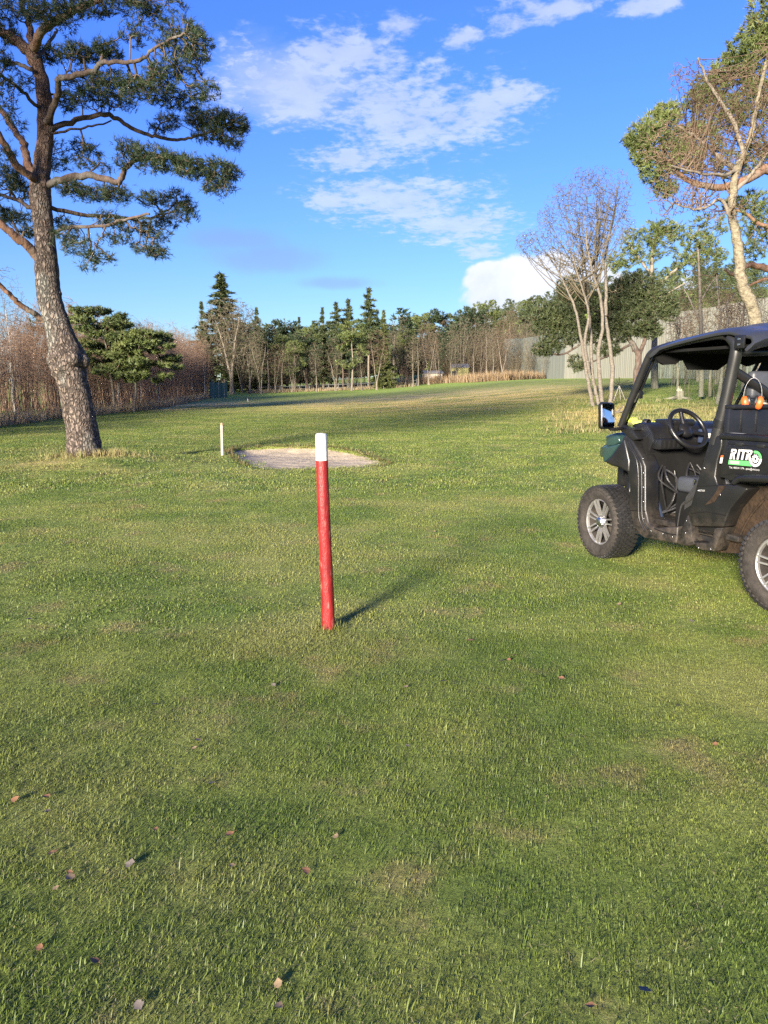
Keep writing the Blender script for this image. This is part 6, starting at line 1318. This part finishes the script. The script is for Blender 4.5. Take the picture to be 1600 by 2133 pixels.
# ---- cargo bed
bedx0 = S(1515, 912, -.03)[0]; bz1 = S(1515, 912, -.03)[1]; bz0 = S(1506, 996, -.03)[1]; bedx1 = -2.62
side = [S(1516, 913, -.03), S(1506, 950, -.03), S(1499, 985, -.03), S(1505, 994, -.03), S(1520, 1002, -.03), S(1536, 1000, -.03), S(1548, 992, -.03), (bedx1, S(1548, 992, -.03)[1]), (bedx1, bz1)]
slab('bed_side', side, -.03, -.10, MAT_PLASTIC, bev=.012, px=False); slab('bed_side', side, -WID + .03, -WID + .10, MAT_PLASTIC, bev=.012, px=False)
rbox('bed_rail', ((bedx0 + bedx1) / 2 + .03, -.075, bz1 + .012), ((bedx0 - bedx1) / 2 + .03, .065, .022), MAT_PLASTIC, bev=.01); rbox('bed_rail', ((bedx0 + bedx1) / 2 + .03, -WID + .075, bz1 + .012), ((bedx0 - bedx1) / 2 + .03, .065, .022), MAT_PLASTIC, bev=.01)
rbox('bed_floor', ((bedx0 + bedx1) / 2, -.78, bz0 + .02), ((bedx0 - bedx1) / 2, .68, .02), MAT_PLASTIC_DIRTY, bev=.005)
rbox('tailgate', (bedx1 - .02, -.78, (bz0 + bz1) / 2), (.025, .72, (bz1 - bz0) / 2), MAT_PLASTIC, bev=.01)
hb_z1 = Xp(1580, 850, bedx0 + .02)[2]
hb = rbox('headboard', (bedx0 + .03, -.78, (bz0 + hb_z1) / 2), (.025, .74, (hb_z1 - bz0) / 2), MAT_PLASTIC, bev=.012)
rbox('headboard_rail', (bedx0 + .02, -.78, hb_z1 + .012), (.045, .73, .016), MAT_PLASTIC, bev=.008)
for k in range(9): rbox('headboard_rib', (bedx0 + .002, -.16 - k * .155, hb_z1 - .09), (.006, .006, .085), MAT_PLASTIC, bev=.002)
# label stickers
def decal(name, pts, mat, parent=utv): return MB().add(pts, [list(range(4))]).build(name, mat, parent, smooth=False)
decal('warning_label', [S3(1499, 965, yS + .012), S3(1504, 965, yS + .012), S3(1507, 949, yS + .012), S3(1502, 949, yS + .012)], MAT_LABEL)
decal('warning_label_head', [S3(1501, 953, yS + .014), S3(1506.3, 953, yS + .014), S3(1507.2, 948.5, yS + .014), S3(1502.3, 948.5, yS + .014)], MAT_ORANGE)
c0 = Lc(S(1535, 897, -.07)[0], -.07, bz1 + .036); decal('rail_label', [c0 + [-.07, -.025, 0], c0 + [.05, -.025, 0], c0 + [.05, .025, 0], c0 + [-.07, .025, 0]], MAT_LABEL)
# ---- the company sign on the bed side: letters, bar, ring and gear laid on its face
yL = -.026
def q1(x, y): return (1490 + x * .06875, 900 + y * .06875)         # reading coordinates of the sign -> photo pixel
o_ = np.array(S(*q1(430, 820), yL)); e1 = np.array(S(*q1(1410, 880), yL)) - o_; LWID = np.linalg.norm(e1); LH = np.array(S(*q1(500, 500), yL)) - np.array(S(*q1(430, 820), yL))
def sgn(x, y, dy=0.0):
    p = S(*q1(x, y), yL + dy); return Lc(p[0], yL + dy, p[1])
def flat(name, polys, mat, parent, dy=0.0):
    from mathutils.geometry import tessellate_polygon
    mb = MB()
    for loops in polys:
        P3 = [sgn(x, y, dy) for lp_ in loops for x, y in lp_]; tri = tessellate_polygon([[Vector((x, -y, 0)) for x, y in lp_] for lp_ in loops])
        mb.add(np.array(P3), np.array(tri))
    o = mb.build(name, mat, parent, smooth=False); return o
def sh(x, y): return (x + (820 - y) * .22, y + (x - 430) * .055)   # letters lean and the line runs slightly down
def letter(L_): return [[sh(*p) for p in lp_] for lp_ in L_]
def arcp(cx, cy, rx, ry, a0, a1, n=18): return [(cx + rx * math.cos(math.radians(a0 + (a1 - a0) * i / n)), cy - ry * math.sin(math.radians(a0 + (a1 - a0) * i / n))) for i in range(n + 1)]
RR = [[(0, 0), (0, -175), (58, -175), (58, -205), (0, -205), (0, -310), (105, -310), (150, -295), (165, -255), (160, -200), (140, -165), (120, -150), (165, 0), (105, 0), (72, -130), (60, -130), (60, 0)]]
RRh = [(58, -262), (98, -262), (110, -250), (108, -215), (98, -205), (58, -205)]
def place_letter(L_, x0): return letter([[(430 + x0 + x, 820 + y) for x, y in lp_] for lp_ in L_])
logo_l = [place_letter(RR, 0), place_letter([[(212, 0), (212, -310), (272, -310), (272, 0)]], 0), place_letter([[(345, 0), (345, -250), (285, -250), (285, -310), (475, -310), (475, -250), (408, -250), (408, 0)]], 0), place_letter(RR, 478)]
sign = flat('sign_lettering', logo_l, MAT_LABEL, utv); sign['label'] = 'white slanted letters reading RITRO on the bed side'
flat('letter_counter', [place_letter([RRh], 0), place_letter([RRh], 478)], MAT_PLASTIC, sign, .0015)
GX, GY = 1215, 810
ring_w = arcp(GX, GY, 195, 245, 170, 360, 26) + arcp(GX, GY, 125, 165, 360, 170, 26)
ring_g = arcp(GX, GY, 195, 245, 4, 108, 18) + arcp(GX, GY, 125, 165, 108, 4, 18)
flat('sign_ring', [[ring_w]], MAT_LABEL, sign, .001); flat('sign_ring_green', [[ring_g]], MAT_LGREEN, sign, .001)
gear = []
for k in range(10):
    a = k * 36
    for da, rr_ in ((-13, 84), (-8, 106), (8, 106), (13, 84)): gear.append((GX + rr_ * math.cos(math.radians(a + da)), GY - rr_ * 1.27 * math.sin(math.radians(a + da))))
flat('sign_gear', [[gear, arcp(GX, GY, 30, 42, 360, 0, 16)[:-1]]], MAT_LABEL, sign, .001)
flat('sign_bar', [[[(412, 840), (1010, 880), (1040, 960), (1105, 1040), (390, 975)]]], MAT_LGREEN, sign, .0005)
def text_mesh(name, body, mat, parent, ox, oy, width_px, height_px, slope, dy=.001, slant=0.0):
    cu = bpy.data.curves.new(name, 'FONT'); cu.body = body; cu.size = 1.0; tmp = bpy.data.objects.new('tmp_text', cu); me = bpy.data.meshes.new_from_object(tmp); bpy.data.objects.remove(tmp)
    co = np.array([v.co[:] for v in me.vertices]); x0, x1 = co[:, 0].min(), co[:, 0].max(); capz = .69
    for v_ in me.vertices:
        x = ox + (v_.co.x - x0) / (x1 - x0) * width_px; y = oy - v_.co.y / capz * height_px + (x - ox) * slope; p = sgn(x, y, dy); v_.co = Vector(p)
    me.name = name; return obj(name, me, mat, parent)
text_mesh('sign_text', 'Tel. 400 01 179 - post@ritro.no', MAT_LABEL, sign, 425, 1095, 915, 58, .085)
flat('sign_bar_pale', [[[(440, 862), (735, 882), (725, 978), (425, 955)]]], MAT_LPALE, sign, .0012)
text_mesh('engine_lettering', 'ROTAX', MAT_LABEL, utv, (1455.5 - 1490) / .06875, (1023.5 - 900) / .06875, 185, 55, .03, dy=-.0235 + .005)
# ---- roll cage
yA = -.09
def A2(u, v, y=yA): return S3(u, v, y)
rail = [A2(1293, 888), A2(1322, 815), A2(1345, 758), A2(1356, 737), A2(1375, 726), A2(1430, 711), A2(1490, 700), A2(1512, 700)]
def mir(p): q = np.array(p) + UC; return Lc(q[0], -WID - q[1], q[2])
pipe('roof_rail', rail, .030); pipe('roof_rail', [mir(p) for p in rail], .030)
bp_ = [A2(1490, 925), A2(1498, 893), A2(1512, 835), A2(1524, 778), A2(1533, 735), A2(1532, 716), A2(1520, 703)]
pipe('rear_pillar', bp_, [.048, .048, .045, .044, .044, .042, .036]); pipe('rear_pillar', [mir(p) for p in bp_], .044)
pb = [np.array(p) + UC for p in bp_]
xb = pb[4][0]
pipe('pillar_clamp', [A2(1499, 890), A2(1503, 874)], .054, MAT_PLASTIC, cat=False)
pipe('cross_brace', [Lc(pb[3][0], yA - .02, S(1531, 772, yA)[1]), Lc(pb[3][0] - .0, -.42, S(1531, 772, yA)[1] - .14), Lc(pb[2][0], -.78, S(1531, 772, yA)[1] - .30), Lc(pb[2][0], -1.1, S(1531, 772, yA)[1] - .32)], .036)
pipe('cross_bar', [Lc(pb[4][0], yA, pb[4][2]), Lc(pb[4][0], -.78, pb[4][2] + .02), Lc(pb[4][0], -WID - yA, pb[4][2])], .028)
pA = np.array(rail[3]) + UC; pipe('cross_bar', [Lc(pA[0], yA, pA[2]), Lc(pA[0] + .02, -.78, pA[2] + .02), Lc(pA[0], -WID - yA, pA[2])], .026)
pR0 = np.array(rail[0]) + UC
pipe('cross_bar', [Lc(pR0[0] - .01, yA - .02, pR0[2] - .03), Lc(pR0[0] + .05, -.78, pR0[2] - .03), Lc(pR0[0] - .01, -WID - yA + .02, pR0[2] - .03)], .024)
# windscreen with its inner frame
w0 = np.array(rail[0]) + UC; w1 = np.array(rail[3]) + UC
fr = [Lc(w0[0] + .035, yA - .075, w0[2]), Lc(w1[0] + .035, yA - .075, w1[2] - .02)]
pipe('windscreen_frame', fr, .016, MAT_PLASTIC, k=2); pipe('windscreen_frame', [mir(p) for p in fr], .016, MAT_PLASTIC, k=2)
a_, b_ = fr; MB().add([a_, mir(a_), mir(b_), b_], [[0, 1, 2, 3]]).build('windscreen', MAT_GLASS, utv, smooth=False)
pipe('frame_latch', [A2(1322, 838, yA - .03), A2(1331, 818, yA - .03)], .008, MAT_STEEL, k=2); rbox('latch_block', np.array(A2(1333, 822, yA - .05)) + UC, (.02, .02, .035), MAT_PLASTIC, bev=.006)
# ---- roof: moulded shell, high rear visor
rz = [(S(1352, 737, -.03)), (S(1372, 720, -.03)), (S(1430, 703, -.03)), (S(1490, 689, -.03)), (S(1520, 686, -.03)), (S(1543, 692, -.03))]
xs_ = [p[0] for p in rz]; zs_ = [p[1] for p in rz]; xs_.append(xs_[-1] - .10); zs_.append(zs_[-1] - .02); xs_.append(xs_[-1] - .03); zs_.append(zs_[-1] - .05)
nyy = 17; yy_ = np.linspace(-.03, -WID + .03, nyy); bm = bmesh.new(); grid = []
zre = S(1540, 733, -.03)[1]
for i, (x, z) in enumerate(zip(xs_, zs_)):
    row = []
    for j, y in enumerate(yy_):
        t = abs((y + WID / 2) / (WID / 2 - .03)); crown = .045 * (1 - t ** 4); lift = (.018 if .22 < t < .62 and 1 <= i <= 5 else 0)
        edge_ = -.016 if t > .97 else 0
        row.append(bm.verts.new(Lc(x + .04 * (1 - t ** 2) * (1 if i == 0 else (-.6 if i >= 6 else 0)), y, z + crown + lift + edge_)))
    grid.append(row)
# rear visor face: deep at the corners, shallow in the middle
row = []
for j, y in enumerate(yy_):
    t = abs((y + WID / 2) / (WID / 2 - .03)); row.append(bm.verts.new(Lc(xs_[-1] + .045 + .02 * t, y, zre + .085 * (1 - t ** 2.2))))
grid.append(row)
for a, b in zip(grid[:-1], grid[1:]):
    for j in range(nyy - 1): bm.faces.new((a[j], a[j + 1], b[j + 1], b[j]))
bmesh.ops.recalc_face_normals(bm, faces=bm.faces)
for f in bm.faces:
    if sum(f.normal.z for f in bm.faces) < 0: bmesh.ops.reverse_faces(bm, faces=bm.faces); break
bmesh.ops.solidify(bm, geom=bm.faces[:], thickness=.022); bmesh.ops.subdivide_edges(bm, edges=bm.edges[:], cuts=1, use_grid_fill=True, smooth=.35)
roof = bm_obj('roof', bm, MAT_ROOFP, utv, 40)
# black liner under the roof with its lowered far edge
zl = pA[2] - .03
rbox('roof_liner', ((pA[0] + xb) / 2 - .02, -.80, zl + .045), (abs(pA[0] - xb) / 2 + .05, .66, .012), MAT_LINER, bev=.004)
xv = pA[0] - .06
vis = [Xp(uu, vv, xv) for uu, vv in [(1366, 742), (1372, 753), (1384, 760), (1408, 759), (1416, 752), (1427, 750), (1437, 770), (1496, 771), (1522, 752), (1545, 757), (1560, 763), (1578, 757), (1592, 756), (1584, 774), (1640, 776)]]
topz = pA[2] + .03; bm = bmesh.new(); pf = [np.array(p) for p in vis] + [np.array([vis[-1][0], vis[-1][1], topz]), np.array([vis[0][0], vis[0][1], topz])]
fa = [bm.verts.new(p) for p in pf]; fb = [bm.verts.new(p + np.array([.03, 0, 0])) for p in pf]; bm.faces.new(fa); bm.faces.new(fb[::-1])
for i in range(len(pf)): bm.faces.new((fa[i], fb[i], fb[(i + 1) % len(pf)], fa[(i + 1) % len(pf)]))
bmesh.ops.recalc_face_normals(bm, faces=bm.faces); bm_obj('front_visor', bm, MAT_LINER, utv, 30)
rbox('corner_bracket', (S(1541, 712, -.02)[0], -.022, S(1541, 712, -.02)[1]), (.045, .010, .048), MAT_PLASTIC, bev=.008)
for dz in (-.02, .02): pipe('bolt', [Lc(S(1541, 712, -.02)[0], -.012, S(1541, 712, -.02)[1] + dz), Lc(S(1541, 712, -.02)[0], -.004, S(1541, 712, -.02)[1] + dz)], .008, MAT_STEEL, n=8, cat=False)
# ---- cabin
dz0 = S(1400, 885, -.35)[1]
dash = [(-.24, 1.0), (-.22, dz0 + .0), (-.32, dz0 + .02), (-.42, dz0 + .0), (-.48, dz0 - .06), (-.50, dz0 - .14), (-.46, dz0 - .22), (-.42, dz0 - .36), (-.30, dz0 - .36)]
slab('dashboard', dash, -.14, -WID + .14, MAT_PLASTIC, px=False, bev=.02, seg=2)
rbox('instrument_hood', (-.36, -.50, dz0 + .015), (.09, .16, .03), MAT_PLASTIC, bev=.02); rbox('dash_screen', (-.475, -.44, dz0 - .05), (.01, .13, .045), MAT_LINER, bev=.005)
rbox('dash_tray', (-.52, -.28, dz0 - .16), (.06, .13, .045), MAT_PLASTIC, bev=.012)
for k in range(5): rbox('vent_slat', (-.582, -.20 - k * .05, dz0 - .16), (.004, .014, .032), MAT_LINER, bev=.002)
rbox('switch_panel', (-.52, -.78, dz0 - .10), (.02, .14, .06), pmat('switch_blue', [(.3, (.02, .03, .06)), (.7, (.03, .04, .08))], 4, rough=.35), bev=.006)
for k in range(5): rbox('switch', (-.545, -.68 - k * .05, dz0 - .10), (.006, .016, .022), MAT_LABEL if k in (1, 3) else MAT_PLASTIC, bev=.003)
# steering wheel
sc_ = np.array(S3(1433, 893, -.46)); tl = math.radians(33); nrm = np.array([-math.cos(tl), 0, math.sin(tl)]); nrm = nrm / np.linalg.norm(nrm); ea = np.array([0, 1.0, 0]); eb = np.cross(nrm, ea)
stw = MB(); th = np.linspace(0, 2 * math.pi, 41); stw.tube([sc_ + .185 * (math.cos(t) * ea + math.sin(t) * eb) for t in th], .020, 12, cap=False); sw_ = stw.build('steering_wheel', MAT_PLASTIC, utv)
for a in (20, 160, 270):
    t = math.radians(a); MB().tube([sc_ - nrm * .03, sc_ - nrm * .018 + .10 * (math.cos(t) * ea + math.sin(t) * eb), sc_ + .18 * (math.cos(t) * ea + math.sin(t) * eb)], [.026, .020, .015], 8).build('spoke', MAT_PLASTIC, sw_)
MB().lathe([(-.05, .03), (-.04, .065), (-.01, .07), (.008, .055), (.012, .001)], sc_ - nrm * .01, nrm, 20).build('horn_pad', MAT_PLASTIC, sw_)
pipe('steering_column', [sc_ - nrm * .04, sc_ - nrm * .22, sc_ + np.array([.22, 0, -.30]), sc_ + np.array([.30, 0, -.52])], [.045, .04, .022, .02], MAT_PLASTIC)
pipe('gear_lever', [sc_ + np.array([.12, -.28, -.14]), sc_ + np.array([.06, -.26, -.02])], .012, MAT_STEEL, k=2)
for k, yy in enumerate((-.40, -.54)):
    pipe('pedal_arm', [Lc(-.50, yy, .86), Lc(-.56, yy, .66), Lc(-.60, yy, .60)], .010, MAT_TUBE); rbox('pedal', (-.63, yy, .585), (.045, .045, .008), MAT_STEEL, bev=.004, R=Matrix.Rotation(.5, 3, 'Y'))
rr = np.random.default_rng(4)
for k in range(9):
    y0 = rr.uniform(-.75, -.25); pipe('cable', [Lc(-.50, y0, .95 - rr.uniform(0, .1)), Lc(-.58, y0 + rr.uniform(-.1, .1), .8), Lc(-.55 - rr.uniform(0, .15), y0 + rr.uniform(-.15, .15), .62), Lc(-.52, y0 + rr.uniform(-.2, .2), .48)], rr.uniform(.005, .010), MAT_RUBBER, n=7)
# seats
sz = S(1405, 985, -.40)[1]
for yy, ww in ((-.36, .22), (-.82, .20), (-1.24, .20)):
    rbox('seat_cushion', (-1.04, yy, sz - .05), (.25, ww, .065), MAT_SEAT, bev=.035, seg=3); rbox('seat_back', (-1.30, yy, sz + .17), (.05, ww, .20), MAT_SEAT, bev=.035, seg=3, R=Matrix.Rotation(-.18, 3, 'Y'))
hr = Xp(1592, 802, bedx0 + .10) + UC
rbox('headrest', (hr[0], hr[1] - .06, hr[2]), (.04, .22, .105), MAT_SEAT, bev=.03, seg=3)
rbox('seat_base', (-1.06, -.78, sz - .27), (.24, .66, .16), MAT_LINER, bev=.02)
# side webbing sweeping down across the opening
pp = [S3(1476, 955, yS - .03), S3(1463, 1000, yS - .02), S3(1447, 1032, yS - .02), S3(1430, 1046, yS - .03), S3(1418, 1056, yS - .05), S3(1412, 1085, yS - .06), S3(1409, 1108, yS - .06)]; P, R = smooth_path(pp, [.02] * 7, 5); wb_ = MB()
V = np.concatenate([P + [-.012, 0, .022], P + [.03, -.05, -.026]]); n = len(P); wb_.add(V, [[i, i + 1, n + i + 1, n + i] for i in range(n - 1)]); o = wb_.build('side_net', MAT_NET, utv); md = o.modifiers.new('thickness', 'SOLIDIFY'); md.thickness = .008
wv = MB(); Q = [S3(1462, 985, yS - .05), S3(1440, 1020, yS - .06), S3(1418, 1050, yS - .08), S3(1425, 1062, yS - .07), S3(1446, 1048, yS - .05), S3(1472, 985, yS - .04)]
wv.add(Q, [[0, 1, 4, 5], [1, 2, 3, 4]]).build('net_panel', MAT_NET, utv)
pipe('buckle', [S3(1445, 1006, yS - .02), S3(1449, 999, yS - .02)], .010, MAT_STEEL, n=8, k=2)
# ---- seams, bolts and catches
def seam(pts, y, w=.004): return pipe('panel_seam', [S3(a, b, y) for a, b in pts], w, MAT_LINER, n=6, k=2)
seam([(1312, 1063), (1330, 1064), (1344, 1065)], yS + .002); seam([(1494, 1011), (1470, 1012), (1452, 1013)], yS + .002); seam([(1440, 1070), (1470, 1066), (1512, 1074)], yS + .002); seam([(1363, 1101), (1390, 1111), (1409, 1114)], yS + .002)
seam([(1517, 924), (1560, 928), (1600, 931)], -.028); seam([(1506, 990), (1530, 984), (1550, 988)], -.028)
for a, b in [(1339, 955), (1340, 985), (1340, 1015), (1340, 1045), (1341, 1080), (1356, 1106), (1380, 1112), (1400, 1118), (1467, 975), (1454, 1022), (1500, 1030), (1430, 1085), (1428, 1110), (1455, 1141), (1480, 1144)]:
    q = S3(a, b, yS); MB().lathe([(0, .007), (.004, .007), (.0055, .004), (.0056, .0005)], q - np.array([0, .002, 0]), (0, 1, 0), 8).build('bolt', MAT_STEEL, utv)
for a, b in [(1540, 925), (1585, 929)]:
    q = S3(a, b, -.03); rbox('bed_catch', q + UC, (.03, .008, .014), MAT_TUBE, bev=.004)
for k in range(4): rbox('seat_seam', (-1.04 + (k - 1.5) * .10, -.36, S(1405, 985, -.40)[1] + .0155), (.004, .17, .002), MAT_LINER, bev=0)
# ---- mirror
mx0, mz0 = S(1263, 866, .10); Rm_ = Matrix.Rotation(math.radians(-10), 3, 'Z') @ Matrix.Rotation(math.radians(6), 3, 'Y')
c = (mx0, .10, mz0); rbox('mirror_housing', c, (.032, .072, .118), MAT_PLASTIC, bev=.028, seg=3, R=Rm_)
mh = bpy.data.objects['mirror_housing']; gv = [np.array(Rm_ @ Vector((-.0375, sy * .059, sz_ * .104))) for sy, sz_ in ((-.85, -1), (.85, -1), (1, -.85), (1, .85), (.85, 1), (-.85, 1), (-1, .85), (-1, -.85))]
MB().add(np.array(gv + [np.mean(gv, 0)]) + Lc(*c), [[i, (i + 1) % 8, 8] for i in range(8)]).build('mirror_glass', MAT_MIRROR, mh, smooth=False)
pipe('mirror_arm', [S3(1270, 893, .07), S3(1281, 894, .02), S3(1296, 892, -.07)], .016, MAT_PLASTIC)
tag(utv, 'black open-sided utility vehicle with roof, cargo bed and alloy wheels parked on the lawn', 'utility vehicle')

# ---- loose things on the vehicle
gl = S3(1333, 889, -.22); gw = np.array(uo) + UX * gl[0] + UY * gl[1] + np.array([0, 0, gl[2]])
def glove(name, c, rz, curl, label):
    e = empty(name, c, rz); r = np.random.default_rng(int(rz * 100) + 5); m = MB()
    m.lathe([(-.05, .02), (-.045, .036), (0, .046), (.045, .043), (.055, .02)], (0, 0, .03), (1, .1, .1), 12); V = m.v[0]; V[:, 2] = (V[:, 2] - .03) * .62 + .03; m.v[0] = V; m.build('palm', MAT_LIME, e)
    for k in range(4): y = -.033 + k * .022; MB().tube([(.045, y, .03), (.075, y * 1.1, .04 + curl), (.10 - abs(k - 1.5) * .006, y * 1.15, .03 + curl * .4)], [.012, .0115, .009], 8).build('finger', MAT_LIME, e)
    MB().tube([(-.01, -.04, .03), (.02, -.065, .035), (.045, -.075, .035)], [.013, .012, .009], 8).build('thumb', MAT_LIME, e)
    MB().lathe([(0, .038), (.002, .043), (.04, .043), (.05, .040)], (-.09, 0, .03), (1, 0, 0), 14).build('cuff', MAT_RUBBER, e); return tag(e, label, 'glove', 'work gloves on the dashboard')
glove('work_glove', gw, 2.2, .03, 'lime-green work glove on the dashboard against the windscreen pillar')
gl2 = S3(1345, 897, -.24); gw2 = np.array(uo) + UX * gl2[0] + UY * gl2[1] + np.array([0, 0, gl2[2] - .01]); glove('work_glove', gw2, .7, .045, 'curled lime-green work glove with a dark cuff nearer the steering wheel')
# shelf under the gloves so that they rest on the vehicle
rbox('dash_ledge', (gl[0] + UC[0] - .02, gl[1] + UC[1], gl[2] - .012), (.10, .16, .012), MAT_PLASTIC, bev=.006)
# ear defenders hanging on the brace
e0 = Xp(1567, 838, pb[2][0] - .10); ew = np.array(uo) + UX * e0[0] + UY * e0[1] + np.array([0, 0, e0[2]]); em = empty('ear_defenders', ew, math.atan2(UX[1], UX[0]) - .75)
for sg, tl_ in ((1, .25), (-1, -.25)):
    cx = np.array([0, sg * .045, 0]); ax_ = np.array([0, sg * math.cos(tl_), -.35]); ax_ /= np.linalg.norm(ax_)
    m = MB(); m.lathe([(-.012, .034), (0, .043), (.022, .042), (.036, .030), (.040, .001)], cx, ax_, 20); V = m.v[0] - cx; V[:, 2] *= 1.35; m.v[0] = V + cx; m.build('ear_cup', MAT_ORANGE, em)
    m = MB(); m.lathe([(-.034, .022), (-.036, .034), (-.022, .041), (-.011, .036)], cx, ax_, 20); V = m.v[0] - cx; V[:, 2] *= 1.3; m.v[0] = V + cx; m.build('cushion', MAT_RUBBER, em)
t = np.linspace(0, math.pi, 15); MB().tube([(0.0, .07 * math.cos(a), .05 + .155 * math.sin(a)) for a in t], .0028, 6).build('headband', pmat('band_steel', [(.3, (.16, .16, .17)), (.7, (.24, .24, .25))], 8, rough=.4, metal=.8), em)
em.scale = (.88, .88, .88)
tag(em, 'orange ear defenders with wire headband hanging from the cage brace', 'ear defenders')
# white jug lying in the cargo bed
j0 = Xp(1588, 842, bedx0 - .15 - .0); 
jb = np.array(uo) + UX * (bedx0 - UC[0] + .20) + UY * (Xp(1588, 842, bedx0 + .20)[1]); jz = hb_z1 + .03
ca = empty('canister', (jb[0], jb[1], jz), math.atan2(UX[1], UX[0]) + 1.57)
bm = bmesh.new(); bmesh.ops.create_cube(bm, size=1); bmesh.ops.transform(bm, matrix=Matrix.Translation((0, 0, .045)) @ Matrix.Diagonal((.26, .12, .09, 1)), verts=bm.verts); bmesh.ops.bevel(bm, geom=bm.edges[:], offset=.018, segments=2, affect='EDGES'); bm_obj('body', bm, MAT_LABEL, ca)
MB().lathe([(0, .02), (.03, .02), (.032, .001)], (.10, 0, .088), (0, 0, 1), 12).build('cap', MAT_RUBBER, ca); MB().tube([(-.08, 0, .085), (-.06, 0, .125), (.02, 0, .125), (.04, 0, .085)], .010, 8).build('handle', MAT_RUBBER, ca)
tag(ca, 'white plastic canister with black cap lying behind the seats', 'canister')
